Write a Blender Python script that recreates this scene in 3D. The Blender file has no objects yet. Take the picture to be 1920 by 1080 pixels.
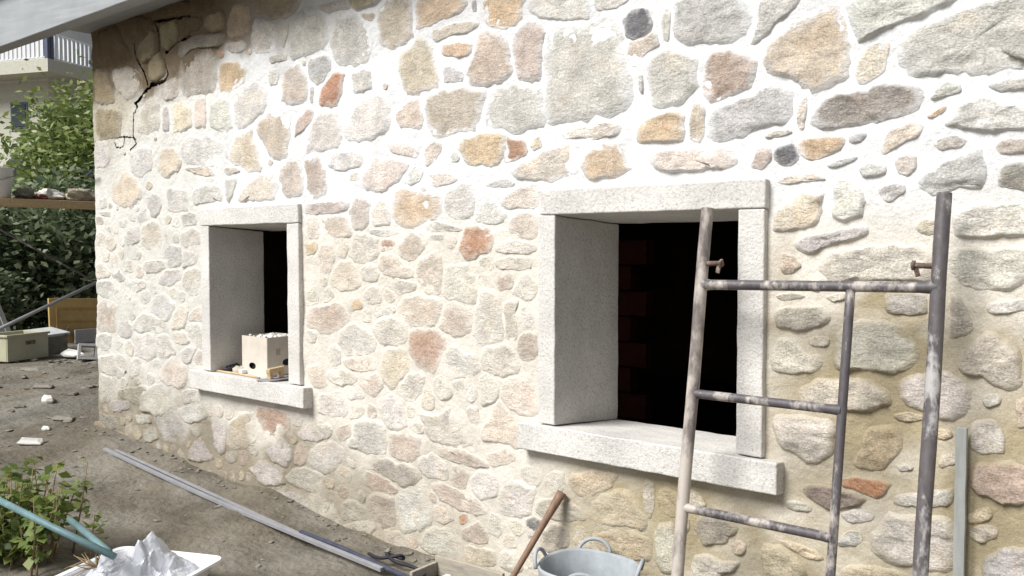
import bpy, math, random
import numpy as np
from mathutils import Vector, Matrix, Euler, noise as mn

random.seed(7)
rng = np.random.default_rng(7)
scene = bpy.context.scene
col = scene.collection

# ------------------------------------------------------------------ camera
YAW, PITCH, ROLL = 0.6958926, 0.0426681, -0.000423
cam_d = bpy.data.cameras.new('camera')
cam = bpy.data.objects.new('camera', cam_d)
col.objects.link(cam)
cam_d.sensor_width = 36.0
cam_d.lens = 36.0 * 1679.46 / 1920.0
cam_d.clip_start, cam_d.clip_end = 0.05, 3000.0
cam.location = (0.0, -3.4027, 1.6)
cam.rotation_euler = (math.radians(90) - PITCH, 0.0, YAW)
scene.camera = cam

# ------------------------------------------------------------------ sky, sun, exposure
SUN_TO = Vector((-0.25, -0.88, 0.98)).normalized()
world = bpy.data.worlds.new('World')
scene.world = world
world.use_nodes = True
wn = world.node_tree
wn.nodes.clear()
sky = wn.nodes.new('ShaderNodeTexSky')
sky.sky_type = 'NISHITA'
sky.sun_disc = False
sky.sun_elevation = math.asin(SUN_TO.z)
sky.sun_rotation = math.atan2(SUN_TO.x, SUN_TO.y)
sky.air_density, sky.dust_density, sky.ozone_density = 1.0, 1.6, 1.0
bgd = wn.nodes.new('ShaderNodeBackground')
bgd.inputs['Strength'].default_value = 0.05
wout = wn.nodes.new('ShaderNodeOutputWorld')
hs = wn.nodes.new('ShaderNodeHueSaturation'); hs.inputs['Saturation'].default_value = 0.5   # thin white cloud
wn.links.new(sky.outputs[0], hs.inputs['Color']); wn.links.new(hs.outputs[0], bgd.inputs[0])
wn.links.new(bgd.outputs[0], wout.inputs[0])

sun_d = bpy.data.lights.new('sun', 'SUN')
sun_d.energy = 3.2
sun_d.angle = math.radians(28)
sun_d.color = (1.0, 0.985, 0.965)
sun = bpy.data.objects.new('sun', sun_d)
sun.rotation_euler = (-SUN_TO).to_track_quat('-Z', 'Y').to_euler()
sun.location = (-3, -6, 9)
col.objects.link(sun)

scene.view_settings.view_transform = 'Standard'
scene.view_settings.look = 'None'
scene.view_settings.gamma = 1.0
scene.view_settings.use_curve_mapping = False
scene.view_settings.exposure = 0.82
scene.render.engine = 'CYCLES'
scene.cycles.use_denoising = True
scene.cycles.max_bounces = 6

# ------------------------------------------------------------------ helpers
def tag(o, label=None, cat=None, group=None, kind=None):
    if label: o['label'] = label
    if cat: o['category'] = cat
    if group: o['group'] = group
    if kind: o['kind'] = kind
    return o

def empty(name, loc=(0, 0, 0), parent=None):
    o = bpy.data.objects.new(name, None)
    o.location = loc
    o.empty_display_size = 0.1
    col.objects.link(o)
    if parent: o.parent = parent
    return o

class MB:
    """collects verts and faces for one mesh"""
    def __init__(s): s.v = []; s.f = []
    def add(s, vs, fs):
        b = len(s.v); s.v += [tuple(v) for v in vs]; s.f += [tuple(b + i for i in f) for f in fs]
        return s
    def box(s, x0, x1, y0, y1, z0, z1):
        vs = [(x, y, z) for x in (x0, x1) for y in (y0, y1) for z in (z0, z1)]
        return s.add(vs, [(0, 1, 3, 2), (4, 6, 7, 5), (0, 4, 5, 1), (2, 3, 7, 6), (0, 2, 6, 4), (1, 5, 7, 3)])
    def rbox(s, c, size, rot=(0, 0, 0)):
        R = Euler(rot).to_matrix(); c = Vector(c); h = Vector(size) / 2
        vs = [c + R @ Vector((sx * h.x, sy * h.y, sz * h.z)) for sx in (-1, 1) for sy in (-1, 1) for sz in (-1, 1)]
        return s.add(vs, [(0, 1, 3, 2), (4, 6, 7, 5), (0, 4, 5, 1), (2, 3, 7, 6), (0, 2, 6, 4), (1, 5, 7, 3)])
    def tube(s, pts, r, n=12, cap=True):
        pts = [Vector(p) for p in pts]
        rs = r if isinstance(r, (list, tuple)) else [r] * len(pts)
        rings = []
        up = None
        for i, p in enumerate(pts):
            t = (pts[min(i + 1, len(pts) - 1)] - pts[max(i - 1, 0)]).normalized()
            if up is None:
                a = Vector((0, 0, 1)) if abs(t.z) < 0.9 else Vector((1, 0, 0))
                up = (a - t * a.dot(t)).normalized()
            else:
                up = (up - t * up.dot(t)).normalized()
            w = t.cross(up)
            rings.append([p + (up * math.cos(k * 2 * math.pi / n) + w * math.sin(k * 2 * math.pi / n)) * rs[i] for k in range(n)])
        b = len(s.v)
        for rg in rings: s.v += [tuple(q) for q in rg]
        for i in range(len(rings) - 1):
            for k in range(n):
                s.f.append((b + i * n + k, b + i * n + (k + 1) % n, b + (i + 1) * n + (k + 1) % n, b + (i + 1) * n + k))
        if cap:
            s.f.append(tuple(b + k for k in range(n))[::-1])
            s.f.append(tuple(b + (len(rings) - 1) * n + k for k in range(n)))
        return s
    def lathe(s, c, prof, n=40, sx=1.0, sy=1.0):
        c = Vector(c); b = len(s.v)
        for (r, z) in prof:
            for k in range(n):
                a = 2 * math.pi * k / n
                s.v.append((c.x + r * sx * math.cos(a), c.y + r * sy * math.sin(a), c.z + z))
        for i in range(len(prof) - 1):
            for k in range(n):
                s.f.append((b + i * n + k, b + i * n + (k + 1) % n, b + (i + 1) * n + (k + 1) % n, b + (i + 1) * n + k))
        return s
    def mesh(s, name, mat=None, smooth=False):
        me = bpy.data.meshes.new(name)
        me.from_pydata(s.v, [], s.f)
        me.update()
        if smooth: me.polygons.foreach_set('use_smooth', [True] * len(me.polygons))
        if mat: me.materials.append(mat)
        return me
    def build(s, name, mat, parent=None, smooth=False, bevel=0.0, seg=2, loc=None):
        me = s.mesh(name, mat, smooth)
        o = bpy.data.objects.new(name, me)
        col.objects.link(o)
        if parent: o.parent = parent
        if loc: o.location = loc
        if bevel:
            m = o.modifiers.new('bevel', 'BEVEL'); m.width = bevel; m.segments = seg; m.limit_method = 'ANGLE'
        return o

def fbm(x, y, z, o=4):
    return mn.fractal(Vector((x, y, z)), 0.9, 2.0, o)

def sstep(a, b, x):
    t = min(1.0, max(0.0, (x - a) / (b - a)))
    return t * t * (3 - 2 * t)

def mix3(a, b, t): return tuple(a[i] * (1 - t) + b[i] * t for i in range(3))

# ------------------------------------------------------------------ materials
def new_mat(name):
    m = bpy.data.materials.new(name); m.use_nodes = True
    nt = m.node_tree
    return m, nt, nt.nodes['Principled BSDF'], nt.links

def mat(name, c, rough=0.8, var=0.25, scale=6.0, c2=None, c2lo=0.5, c2hi=0.62, c2scale=4.0, bump=0.3, bscale=60.0, bdist=0.004, metal=0.0, stretch=(1, 1, 1), spec=0.3):
    m, nt, bs, L = new_mat(name)
    tc = nt.nodes.new('ShaderNodeTexCoord')
    mp = nt.nodes.new('ShaderNodeMapping'); mp.inputs['Scale'].default_value = stretch
    L.new(tc.outputs['Object'], mp.inputs[0])
    n1 = nt.nodes.new('ShaderNodeTexNoise'); n1.inputs['Scale'].default_value = scale; n1.inputs['Detail'].default_value = 6; n1.inputs['Roughness'].default_value = 0.65
    L.new(mp.outputs[0], n1.inputs['Vector'])
    r1 = nt.nodes.new('ShaderNodeMapRange'); r1.inputs[1].default_value = 0.3; r1.inputs[2].default_value = 0.7
    r1.inputs[3].default_value = 1 - var; r1.inputs[4].default_value = 1 + var
    L.new(n1.outputs['Fac'], r1.inputs[0])
    mu = nt.nodes.new('ShaderNodeVectorMath'); mu.operation = 'SCALE'
    mu.inputs[0].default_value = c[:3]
    L.new(r1.outputs[0], mu.inputs['Scale'])
    out = mu.outputs[0]
    if c2:
        n2 = nt.nodes.new('ShaderNodeTexNoise'); n2.inputs['Scale'].default_value = c2scale; n2.inputs['Detail'].default_value = 7; n2.inputs['Roughness'].default_value = 0.7
        L.new(mp.outputs[0], n2.inputs['Vector'])
        r2 = nt.nodes.new('ShaderNodeMapRange'); r2.inputs[1].default_value = c2lo; r2.inputs[2].default_value = c2hi
        L.new(n2.outputs['Fac'], r2.inputs[0])
        mx = nt.nodes.new('ShaderNodeMix'); mx.data_type = 'RGBA'
        L.new(r2.outputs[0], mx.inputs[0]); L.new(out, mx.inputs[6]); mx.inputs[7].default_value = (*c2[:3], 1)
        out = mx.outputs[2]
    L.new(out, bs.inputs['Base Color'])
    bs.inputs['Roughness'].default_value = rough
    bs.inputs['Metallic'].default_value = metal
    bs.inputs['Specular IOR Level'].default_value = spec
    if bump:
        n3 = nt.nodes.new('ShaderNodeTexNoise'); n3.inputs['Scale'].default_value = bscale; n3.inputs['Detail'].default_value = 5
        L.new(mp.outputs[0], n3.inputs['Vector'])
        bp = nt.nodes.new('ShaderNodeBump'); bp.inputs['Strength'].default_value = bump; bp.inputs['Distance'].default_value = bdist
        L.new(n3.outputs['Fac'], bp.inputs['Height']); L.new(bp.outputs[0], bs.inputs['Normal'])
    return m

def make_stone_mat():
    m, nt, bs, L = new_mat('field_stone')
    N = nt.nodes.new
    oi = N('ShaderNodeObjectInfo'); tc = N('ShaderNodeTexCoord')
    off = N('ShaderNodeVectorMath'); off.operation = 'ADD'
    sc = N('ShaderNodeVectorMath'); sc.operation = 'SCALE'; sc.inputs[0].default_value = (37, 11, 23)
    L.new(oi.outputs['Random'], sc.inputs['Scale']); L.new(tc.outputs['Object'], off.inputs[0]); L.new(sc.outputs[0], off.inputs[1])
    n1 = N('ShaderNodeTexNoise'); n1.inputs['Scale'].default_value = 9; n1.inputs['Detail'].default_value = 8; n1.inputs['Roughness'].default_value = 0.7
    L.new(off.outputs[0], n1.inputs['Vector'])
    r1 = N('ShaderNodeMapRange'); r1.inputs[1].default_value = 0.3; r1.inputs[2].default_value = 0.7; r1.inputs[3].default_value = 0.72; r1.inputs[4].default_value = 1.22
    L.new(n1.outputs['Fac'], r1.inputs[0])
    at = N('ShaderNodeAttribute'); at.attribute_name = 'tint'
    mu = N('ShaderNodeVectorMath'); mu.operation = 'SCALE'
    L.new(at.outputs['Color'], mu.inputs[0]); L.new(r1.outputs[0], mu.inputs['Scale'])
    # grain speckle
    n4 = N('ShaderNodeTexNoise'); n4.inputs['Scale'].default_value = 140; n4.inputs['Detail'].default_value = 3
    L.new(off.outputs[0], n4.inputs['Vector'])
    r4 = N('ShaderNodeMapRange'); r4.inputs[1].default_value = 0.35; r4.inputs[2].default_value = 0.65; r4.inputs[3].default_value = 0.78; r4.inputs[4].default_value = 1.18
    L.new(n4.outputs['Fac'], r4.inputs[0])
    mu2 = N('ShaderNodeVectorMath'); mu2.operation = 'SCALE'
    L.new(mu.outputs[0], mu2.inputs[0]); L.new(r4.outputs[0], mu2.inputs['Scale'])
    # rusty veins
    n5 = N('ShaderNodeTexNoise'); n5.inputs['Scale'].default_value = 7; n5.inputs['Detail'].default_value = 5; n5.inputs['Distortion'].default_value = 0.6
    L.new(off.outputs[0], n5.inputs['Vector'])
    r5 = N('ShaderNodeMapRange'); r5.inputs[1].default_value = 0.55; r5.inputs[2].default_value = 0.75; r5.inputs[3].default_value = 0.0; r5.inputs[4].default_value = 0.45
    L.new(n5.outputs['Fac'], r5.inputs[0])
    tn = N('ShaderNodeVectorMath'); tn.operation = 'MULTIPLY'; tn.inputs[1].default_value = (1.03, 0.86, 0.68)
    L.new(mu2.outputs[0], tn.inputs[0])
    mx0 = N('ShaderNodeMix'); mx0.data_type = 'RGBA'
    L.new(r5.outputs[0], mx0.inputs[0]); L.new(mu2.outputs[0], mx0.inputs[6]); L.new(tn.outputs[0], mx0.inputs[7])
    # mortar smeared over the rim
    am = N('ShaderNodeAttribute'); am.attribute_name = 'mort'
    n2 = N('ShaderNodeTexNoise'); n2.inputs['Scale'].default_value = 22; n2.inputs['Detail'].default_value = 6; n2.inputs['Roughness'].default_value = 0.75
    L.new(off.outputs[0], n2.inputs['Vector'])
    ad = N('ShaderNodeMath'); ad.operation = 'ADD'
    L.new(am.outputs['Alpha'], ad.inputs[0]); L.new(n2.outputs['Fac'], ad.inputs[1])
    r2 = N('ShaderNodeMapRange'); r2.inputs[1].default_value = 0.66; r2.inputs[2].default_value = 1.12; r2.inputs[3].default_value = 0.0; r2.inputs[4].default_value = 0.92
    L.new(ad.outputs[0], r2.inputs[0])
    mx = N('ShaderNodeMix'); mx.data_type = 'RGBA'
    L.new(r2.outputs[0], mx.inputs[0]); L.new(mx0.outputs[2], mx.inputs[6]); L.new(am.outputs['Color'], mx.inputs[7])
    L.new(mx.outputs[2], bs.inputs['Base Color'])
    bs.inputs['Roughness'].default_value = 0.9; bs.inputs['Specular IOR Level'].default_value = 0.2
    n3 = N('ShaderNodeTexNoise'); n3.inputs['Scale'].default_value = 34; n3.inputs['Detail'].default_value = 9; n3.inputs['Roughness'].default_value = 0.68; n3.inputs['Distortion'].default_value = 0.5
    mpb = N('ShaderNodeMapping'); mpb.inputs['Scale'].default_value = (1, 1, 1.7); L.new(off.outputs[0], mpb.inputs[0]); L.new(mpb.outputs[0], n3.inputs['Vector'])
    bp = N('ShaderNodeBump'); bp.inputs['Strength'].default_value = 0.8; bp.inputs['Distance'].default_value = 0.013
    L.new(n3.outputs['Fac'], bp.inputs['Height']); L.new(bp.outputs[0], bs.inputs['Normal'])
    return m

def make_mortar_mat():
    m, nt, bs, L = new_mat('lime_mortar')
    N = nt.nodes.new
    tc = N('ShaderNodeTexCoord'); am = N('ShaderNodeAttribute'); am.attribute_name = 'mort'
    n1 = N('ShaderNodeTexNoise'); n1.inputs['Scale'].default_value = 5; n1.inputs['Detail'].default_value = 8; n1.inputs['Roughness'].default_value = 0.65
    L.new(tc.outputs['Object'], n1.inputs['Vector'])
    r1 = N('ShaderNodeMapRange'); r1.inputs[1].default_value = 0.3; r1.inputs[2].default_value = 0.7; r1.inputs[3].default_value = 0.86; r1.inputs[4].default_value = 1.1
    L.new(n1.outputs['Fac'], r1.inputs[0])
    n4 = N('ShaderNodeTexNoise'); n4.inputs['Scale'].default_value = 170; n4.inputs['Detail'].default_value = 2
    L.new(tc.outputs['Object'], n4.inputs['Vector'])
    r4 = N('ShaderNodeMapRange'); r4.inputs[1].default_value = 0.35; r4.inputs[2].default_value = 0.65; r4.inputs[3].default_value = 0.9; r4.inputs[4].default_value = 1.08
    L.new(n4.outputs['Fac'], r4.inputs[0])
    mm = N('ShaderNodeMath'); mm.operation = 'MULTIPLY'; L.new(r1.outputs[0], mm.inputs[0]); L.new(r4.outputs[0], mm.inputs[1])
    mu = N('ShaderNodeVectorMath'); mu.operation = 'SCALE'
    L.new(am.outputs['Color'], mu.inputs[0]); L.new(mm.outputs[0], mu.inputs['Scale'])
    L.new(mu.outputs[0], bs.inputs['Base Color'])
    bs.inputs['Roughness'].default_value = 0.95; bs.inputs['Specular IOR Level'].default_value = 0.15
    n3 = N('ShaderNodeTexNoise'); n3.inputs['Scale'].default_value = 28; n3.inputs['Detail'].default_value = 8; n3.inputs['Roughness'].default_value = 0.62
    L.new(tc.outputs['Object'], n3.inputs['Vector'])
    bp = N('ShaderNodeBump'); bp.inputs['Strength'].default_value = 0.65; bp.inputs['Distance'].default_value = 0.014
    L.new(n3.outputs['Fac'], bp.inputs['Height']); L.new(bp.outputs[0], bs.inputs['Normal'])
    return m

def make_granite_mat():
    m, nt, bs, L = new_mat('cut_granite')
    N = nt.nodes.new
    tc = N('ShaderNodeTexCoord')
    v = N('ShaderNodeTexNoise'); v.inputs['Scale'].default_value = 95; v.inputs['Detail'].default_value = 4; v.inputs['Roughness'].default_value = 0.75
    L.new(tc.outputs['Object'], v.inputs['Vector'])
    cr = N('ShaderNodeValToRGB')
    e = cr.color_ramp.elements
    e[0].position = 0.30; e[0].color = (0.36, 0.34, 0.31, 1)
    e[1].position = 0.62; e[1].color = (0.74, 0.715, 0.675, 1)
    x = e.new(0.45); x.color = (0.655, 0.63, 0.59, 1)
    L.new(v.outputs['Fac'], cr.inputs[0])
    n2 = N('ShaderNodeTexNoise'); n2.inputs['Scale'].default_value = 3.5; n2.inputs['Detail'].default_value = 5
    L.new(tc.outputs['Object'], n2.inputs['Vector'])
    r2 = N('ShaderNodeMapRange'); r2.inputs[1].default_value = 0.3; r2.inputs[2].default_value = 0.7; r2.inputs[3].default_value = 0.82; r2.inputs[4].default_value = 1.06
    L.new(n2.outputs['Fac'], r2.inputs[0])
    mu = N('ShaderNodeVectorMath'); mu.operation = 'SCALE'
    L.new(cr.outputs[0], mu.inputs[0]); L.new(r2.outputs[0], mu.inputs['Scale'])
    L.new(mu.outputs[0], bs.inputs['Base Color'])
    bs.inputs['Roughness'].default_value = 0.85; bs.inputs['Specular IOR Level'].default_value = 0.25
    n3 = N('ShaderNodeTexNoise'); n3.inputs['Scale'].default_value = 75; n3.inputs['Detail'].default_value = 6; n3.inputs['Roughness'].default_value = 0.7
    L.new(tc.outputs['Object'], n3.inputs['Vector'])
    bp = N('ShaderNodeBump'); bp.inputs['Strength'].default_value = 0.7; bp.inputs['Distance'].default_value = 0.009
    L.new(n3.outputs['Fac'], bp.inputs['Height']); L.new(bp.outputs[0], bs.inputs['Normal'])
    return m

def make_steel_mat(name, base, splash, lo, hi):
    """old painted tube with mortar splashes and scratches"""
    return mat(name, base, 0.55, 0.35, 30, c2=splash, c2lo=lo, c2hi=hi, c2scale=9, bump=0.4, bscale=90, bdist=0.002, metal=0.0, stretch=(1, 1, 0.45), spec=0.5)

def leaf_mat(name, c, c2):
    m, nt, bs, L = new_mat(name)
    N = nt.nodes.new
    g = N('ShaderNodeNewGeometry')
    mx = N('ShaderNodeMix'); mx.data_type = 'RGBA'
    L.new(g.outputs['Random Per Island'], mx.inputs[0])
    mx.inputs[6].default_value = (*c, 1); mx.inputs[7].default_value = (*c2, 1)
    L.new(mx.outputs[2], bs.inputs['Base Color'])
    bs.inputs['Roughness'].default_value = 0.5
    tr = N('ShaderNodeBsdfTranslucent'); L.new(mx.outputs[2], tr.inputs[0])
    ms = N('ShaderNodeMixShader'); ms.inputs[0].default_value = 0.35
    L.new(bs.outputs[0], ms.inputs[1]); L.new(tr.outputs[0], ms.inputs[2])
    L.new(ms.outputs[0], nt.nodes['Material Output'].inputs[0])
    return m

M = {}
M['stone'] = make_stone_mat()
M['mortar'] = make_mortar_mat()
M['granite'] = make_granite_mat()
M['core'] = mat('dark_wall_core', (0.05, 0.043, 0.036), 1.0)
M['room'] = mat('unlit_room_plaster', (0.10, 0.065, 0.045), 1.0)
M['brick'] = mat('hollow_clay_brick', (0.16, 0.05, 0.035), 0.9)
M['fascia'] = mat('painted_eave_board', (0.33, 0.345, 0.355), 0.6, 0.08, 3, bump=0.15)
M['roof'] = mat('old_roof_tile', (0.10, 0.07, 0.055), 0.9)
M['ground'] = mat('trodden_earth', (0.12, 0.104, 0.078), 0.95, 0.45, 1.9, c2=(0.205, 0.19, 0.158), c2lo=0.42, c2hi=0.62, c2scale=1.1, bump=0.9, bscale=22, bdist=0.03)
M['steel'] = make_steel_mat('splashed_scaffold_tube', (0.085, 0.075, 0.08), (0.42, 0.38, 0.34), 0.49, 0.60)
M['steel_pale'] = make_steel_mat('mortar_coated_scaffold_tube', (0.16, 0.135, 0.125), (0.47, 0.42, 0.37), 0.40, 0.56)
M['steel_dark'] = make_steel_mat('worn_brown_scaffold_tube', (0.10, 0.088, 0.09), (0.40, 0.385, 0.375), 0.51, 0.60)
M['rust'] = mat('rusty_steel', (0.12, 0.078, 0.062), 0.8, 0.4, 40, c2=(0.32, 0.26, 0.22), c2scale=30)
M['galv'] = mat('galvanised_bar', (0.29, 0.29, 0.305), 0.55, 0.15, 12, bump=0.1, metal=0.2)
M['darkpipe'] = mat('dark_blue_conduit', (0.045, 0.05, 0.075), 0.5, 0.3, 14)
M['wood'] = mat('handle_wood', (0.22, 0.14, 0.095), 0.6, 0.3, 14, stretch=(6, 6, 1), bump=0.3, bscale=40)
M['palewood'] = mat('pale_plank', (0.52, 0.39, 0.23), 0.75, 0.25, 10, stretch=(1, 6, 6), bump=0.3)
M['rubber'] = mat('dusty_grey_rubber', (0.31, 0.335, 0.35), 0.7, 0.22, 7, c2=(0.42, 0.45, 0.46), c2lo=0.5, c2hi=0.75, c2scale=6, bump=0.2)
M['greywood'] = mat('dusty_grey_wood', (0.36, 0.32, 0.25), 0.8, 0.25, 10, stretch=(1, 6, 6), bump=0.3)
M['batten'] = mat('grey_weathered_batten', (0.40, 0.41, 0.39), 0.8, 0.12, 8, stretch=(6, 6, 1), bump=0.2)
M['card'] = mat('pale_cardboard', (0.58, 0.52, 0.45), 0.85, 0.12, 8, bump=0.1)
M['cardin'] = mat('brown_cardboard_inside', (0.20, 0.14, 0.09), 0.9)
M['white'] = mat('white_plastic', (0.74, 0.75, 0.76), 0.4, 0.08, 6, bump=0.1)
M['crumb'] = mat('white_plaster_lump', (0.66, 0.64, 0.60), 0.9)
M['dark'] = mat('black_rubber', (0.02, 0.02, 0.028), 0.6)
M['blue'] = mat('blue_printed_sack', (0.02, 0.10, 0.42), 0.5, 0.15)
M['teal'] = mat('blue_green_painted_tube', (0.13, 0.215, 0.225), 0.5, 0.2, 10, c2=(0.25, 0.31, 0.31), c2lo=0.56, c2hi=0.7, c2scale=8)
M['bark'] = mat('bark', (0.09, 0.07, 0.05), 0.95)
M['yellowdoor'] = mat('ochre_painted_wood', (0.50, 0.34, 0.13), 0.6, 0.15, 6, bump=0.15)
M['yellowdark'] = mat('ochre_moulding', (0.40, 0.26, 0.09), 0.6)
M['crate'] = mat('pale_olive_plastic', (0.42, 0.41, 0.29), 0.6, 0.12)
M['cream'] = mat('cream_render', (0.50, 0.49, 0.41), 0.9, 0.1)
M['offwhite'] = mat('white_render', (0.62, 0.62, 0.60), 0.9, 0.08)
M['glass'] = mat('dark_window_pane', (0.04, 0.05, 0.06), 0.15, 0.1, bump=0)
M['rail'] = mat('white_railing', (0.70, 0.71, 0.74), 0.5, 0.05, bump=0)
M['railpost'] = mat('dark_railing_post', (0.10, 0.11, 0.16), 0.5, 0.05, bump=0)
M['slate'] = mat('grey_rubble', (0.20, 0.183, 0.15), 0.9, 0.35, 12)
M['palestone'] = mat('pale_broken_stone', (0.46, 0.45, 0.42), 0.9, 0.25, 12)
M['concrete'] = mat('concrete_block', (0.42, 0.42, 0.42), 0.9, 0.15, 12)
M['sack'] = mat('dusty_sack', (0.42, 0.38, 0.31), 0.9, 0.2, 10)
M['straw'] = mat('dry_twig', (0.26, 0.19, 0.10), 0.9)
M['leafA'] = leaf_mat('tree_leaf', (0.12, 0.18, 0.05), (0.32, 0.37, 0.12))
M['leafB'] = leaf_mat('hedge_leaf', (0.075, 0.115, 0.055), (0.27, 0.32, 0.18))
M['leafC'] = leaf_mat('weed_leaf', (0.10, 0.165, 0.035), (0.27, 0.31, 0.09))
mp_, nt_, bs_, L_ = new_mat('clear_plastic_film')
bs_.inputs['Base Color'].default_value = (0.66, 0.68, 0.72, 1); bs_.inputs['Roughness'].default_value = 0.25
bs_.inputs['Transmission Weight'].default_value = 0.25
M['film'] = mp_

# ------------------------------------------------------------------ ground
def ground_h(x, y):
    h = 0.12 * sstep(-5.2, -7.4, x) - 0.07 * sstep(-5.4, -3.6, x)
    h += 0.05 * sstep(-0.55, 0.0, y) * sstep(-3, -5, x)
    h += 0.035 * fbm(x * 0.9, y * 0.9, 3.1) + 0.012 * fbm(x * 5, y * 5, 7.7)
    if x < -7.6: h += 0.10 * max(0, fbm(x * 0.8, y * 0.8, 1.0)) * sstep(-7.6, -9, x)
    return h

def build_ground():
    xs = np.concatenate([np.linspace(-600, -22, 14), np.linspace(-20, -8.1, 80), np.linspace(-8, 2, 200), np.linspace(2.5, 12, 14), [40, 600]])
    ys = np.concatenate([np.linspace(-600, -8, 10), np.linspace(-5, -2.3, 20), np.linspace(-2.2, 0.3, 75), np.linspace(0.4, 8, 50), [14, 40, 600]])
    v = []
    for x in xs:
        for y in ys:
            v.append((x, y, ground_h(x, y)))
    ny = len(ys)
    f = [(i * ny + j, (i + 1) * ny + j, (i + 1) * ny + j + 1, i * ny + j + 1) for i in range(len(xs) - 1) for j in range(ny - 1)]
    mb = MB(); mb.v = v; mb.f = f
    return tag(mb.build('ground', M['ground'], smooth=True), kind='structure')
build_ground()

# ------------------------------------------------------------------ the stone house
house = empty('stone_house', (-7.25, 0, 0))
tag(house, 'stone house with pale pointed rubble wall and two granite-framed windows', 'house')
HO = Vector((-7.25, 0, 0))
def hb(mb, name, m, parent=None, **k):
    """build a mesh given in world coordinates under the house"""
    o = mb.build(name, m, None, **k)
    p = parent or house
    o.parent = p
    o.location = -HO
    return o

XC = -7.25
WIN = [(-5.515, -4.636), (-2.554, -1.626)]     # openings
ZB, ZT = 0.766, 1.765

def mort_col(x, z):
    n = fbm(x * 1.3, 0, z * 1.3) * 0.5
    n2 = fbm(x * 3.1 + 9, 4, z * 3.1) * 0.5
    white = (0.725, 0.724, 0.718); cream = (0.665, 0.62, 0.545); tan = (0.35, 0.295, 0.19); grey = (0.61, 0.595, 0.545); earth = (0.17, 0.13, 0.085)  # earth: old unpointed mortar, darkened for the eave's shade
    c = mix3(white, cream, sstep(1.98, 1.62, z + 0.25 * n))
    c = mix3(c, grey, sstep(-4.9, -5.9, x + 0.4 * n) * 0.8)
    t = sstep(-1.75, -1.45, x + 0.3 * n2) * sstep(1.62, 1.25, z + 0.5 * n2)
    t = max(t, sstep(-2.75, -2.2, x + 0.4 * n) * sstep(0.75, 0.52, z + 0.2 * n))
    t = max(t, 0.42 * sstep(0.55, 0.0, z + 0.35 * n2) * sstep(-4.9, -4.0, x))
    n3 = fbm(x * 2.3 + 3, 8, z * 2.9) * 0.5
    c = mix3(c, tan, min(1, max(0, t * (0.8 + 1.4 * n3))))
    e = sstep(2.66, 2.96, z + 0.35 * n2 + 0.25 * n) * sstep(-3.6, -5.6, x)  # unpointed band under the eave, with the eave's shade painted in
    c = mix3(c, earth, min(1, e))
    d = sstep(0.66, 0.16, z + 0.5 * n2) * sstep(-2.7, -4.9, x) + 0.35 * sstep(1.0, 0.3, z + 0.5 * n) * sstep(-5.2, -6.4, x)
    c = mix3(c, (0.22, 0.185, 0.13), min(1, d) * 0.9)
    d2 = sstep(-6.2, -6.9, x + 0.3 * n2) * sstep(2.1, 2.6, z + 0.3 * n)
    c = mix3(c, (0.36, 0.315, 0.22), d2 * 0.75 * (1 - e))
    return c

def mort_d(x, z):
    return mort_lo(x, z) + 0.0027 * fbm(x * 13, 5.5, z * 13, 3) + 0.0022 * mn.noise(Vector((x * 45, 2, z * 45)))

def mort_lo(x, z):
    return 0.012 * fbm(x * 2.2, 1.5, z * 2.2, 2)

CRACKS = [([(-6.631, 3.289), (-6.539, 3.136), (-6.518, 3.034), (-6.419, 2.922), (-6.39, 2.86), (-6.368, 2.818)], 0.0102), ([(-6.222, 3.248), (-6.18, 3.172), (-6.17, 3.025), (-6.098, 2.947), (-6.064, 2.859), (-6.117, 2.819), (-6.215, 2.808), (-6.329, 2.806)], 0.0131), ([(-6.314, 2.812), (-6.409, 2.776), (-6.474, 2.732), (-6.555, 2.704)], 0.0184), ([(-6.555, 2.704), (-6.524, 2.677), (-6.557, 2.633)], 0.0115), ([(-6.574, 2.634), (-6.58, 2.45), (-6.541, 2.431)], 0.0076), ([(-6.813, 2.469), (-6.703, 2.464), (-6.58, 2.45), (-6.534, 2.399), (-6.625, 2.357)], 0.0078), ([(-6.704, 2.46), (-6.731, 2.397), (-6.782, 2.385)], 0.0069), ([(-6.865, 2.432), (-6.841, 2.393), (-6.807, 2.395)], 0.007), ([(-6.252, 3.26), (-5.872, 3.232), (-5.598, 3.195), (-5.587, 3.117), (-5.841, 3.072), (-6.08, 3.02)], 0.0147), ([(-5.477, 3.285), (-5.453, 3.21), (-5.531, 3.205)], 0.0113), ([(-6.329, 2.821), (-6.154, 2.824)], 0.0133)]

def crack_at(x, z):
    for (pts, w) in CRACKS:
        for i in range(len(pts) - 1):
            (x0, z0), (x1, z1) = pts[i], pts[i + 1]
            dx, dz = x1 - x0, z1 - z0
            t = max(0, min(1, ((x - x0) * dx + (z - z0) * dz) / (dx * dx + dz * dz + 1e-9)))
            if math.hypot(x - x0 - t * dx, z - z0 - t * dz) < w * (0.75 + 0.6 * mn.noise(Vector((x * 30, z * 30, 1)))):
                return True
    return False

def in_opening(x, z):
    for (a, b) in WIN:
        if a - 0.05 < x < b + 0.05 and ZB - 0.10 < z < ZT + 0.08: return True
    return False

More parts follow.
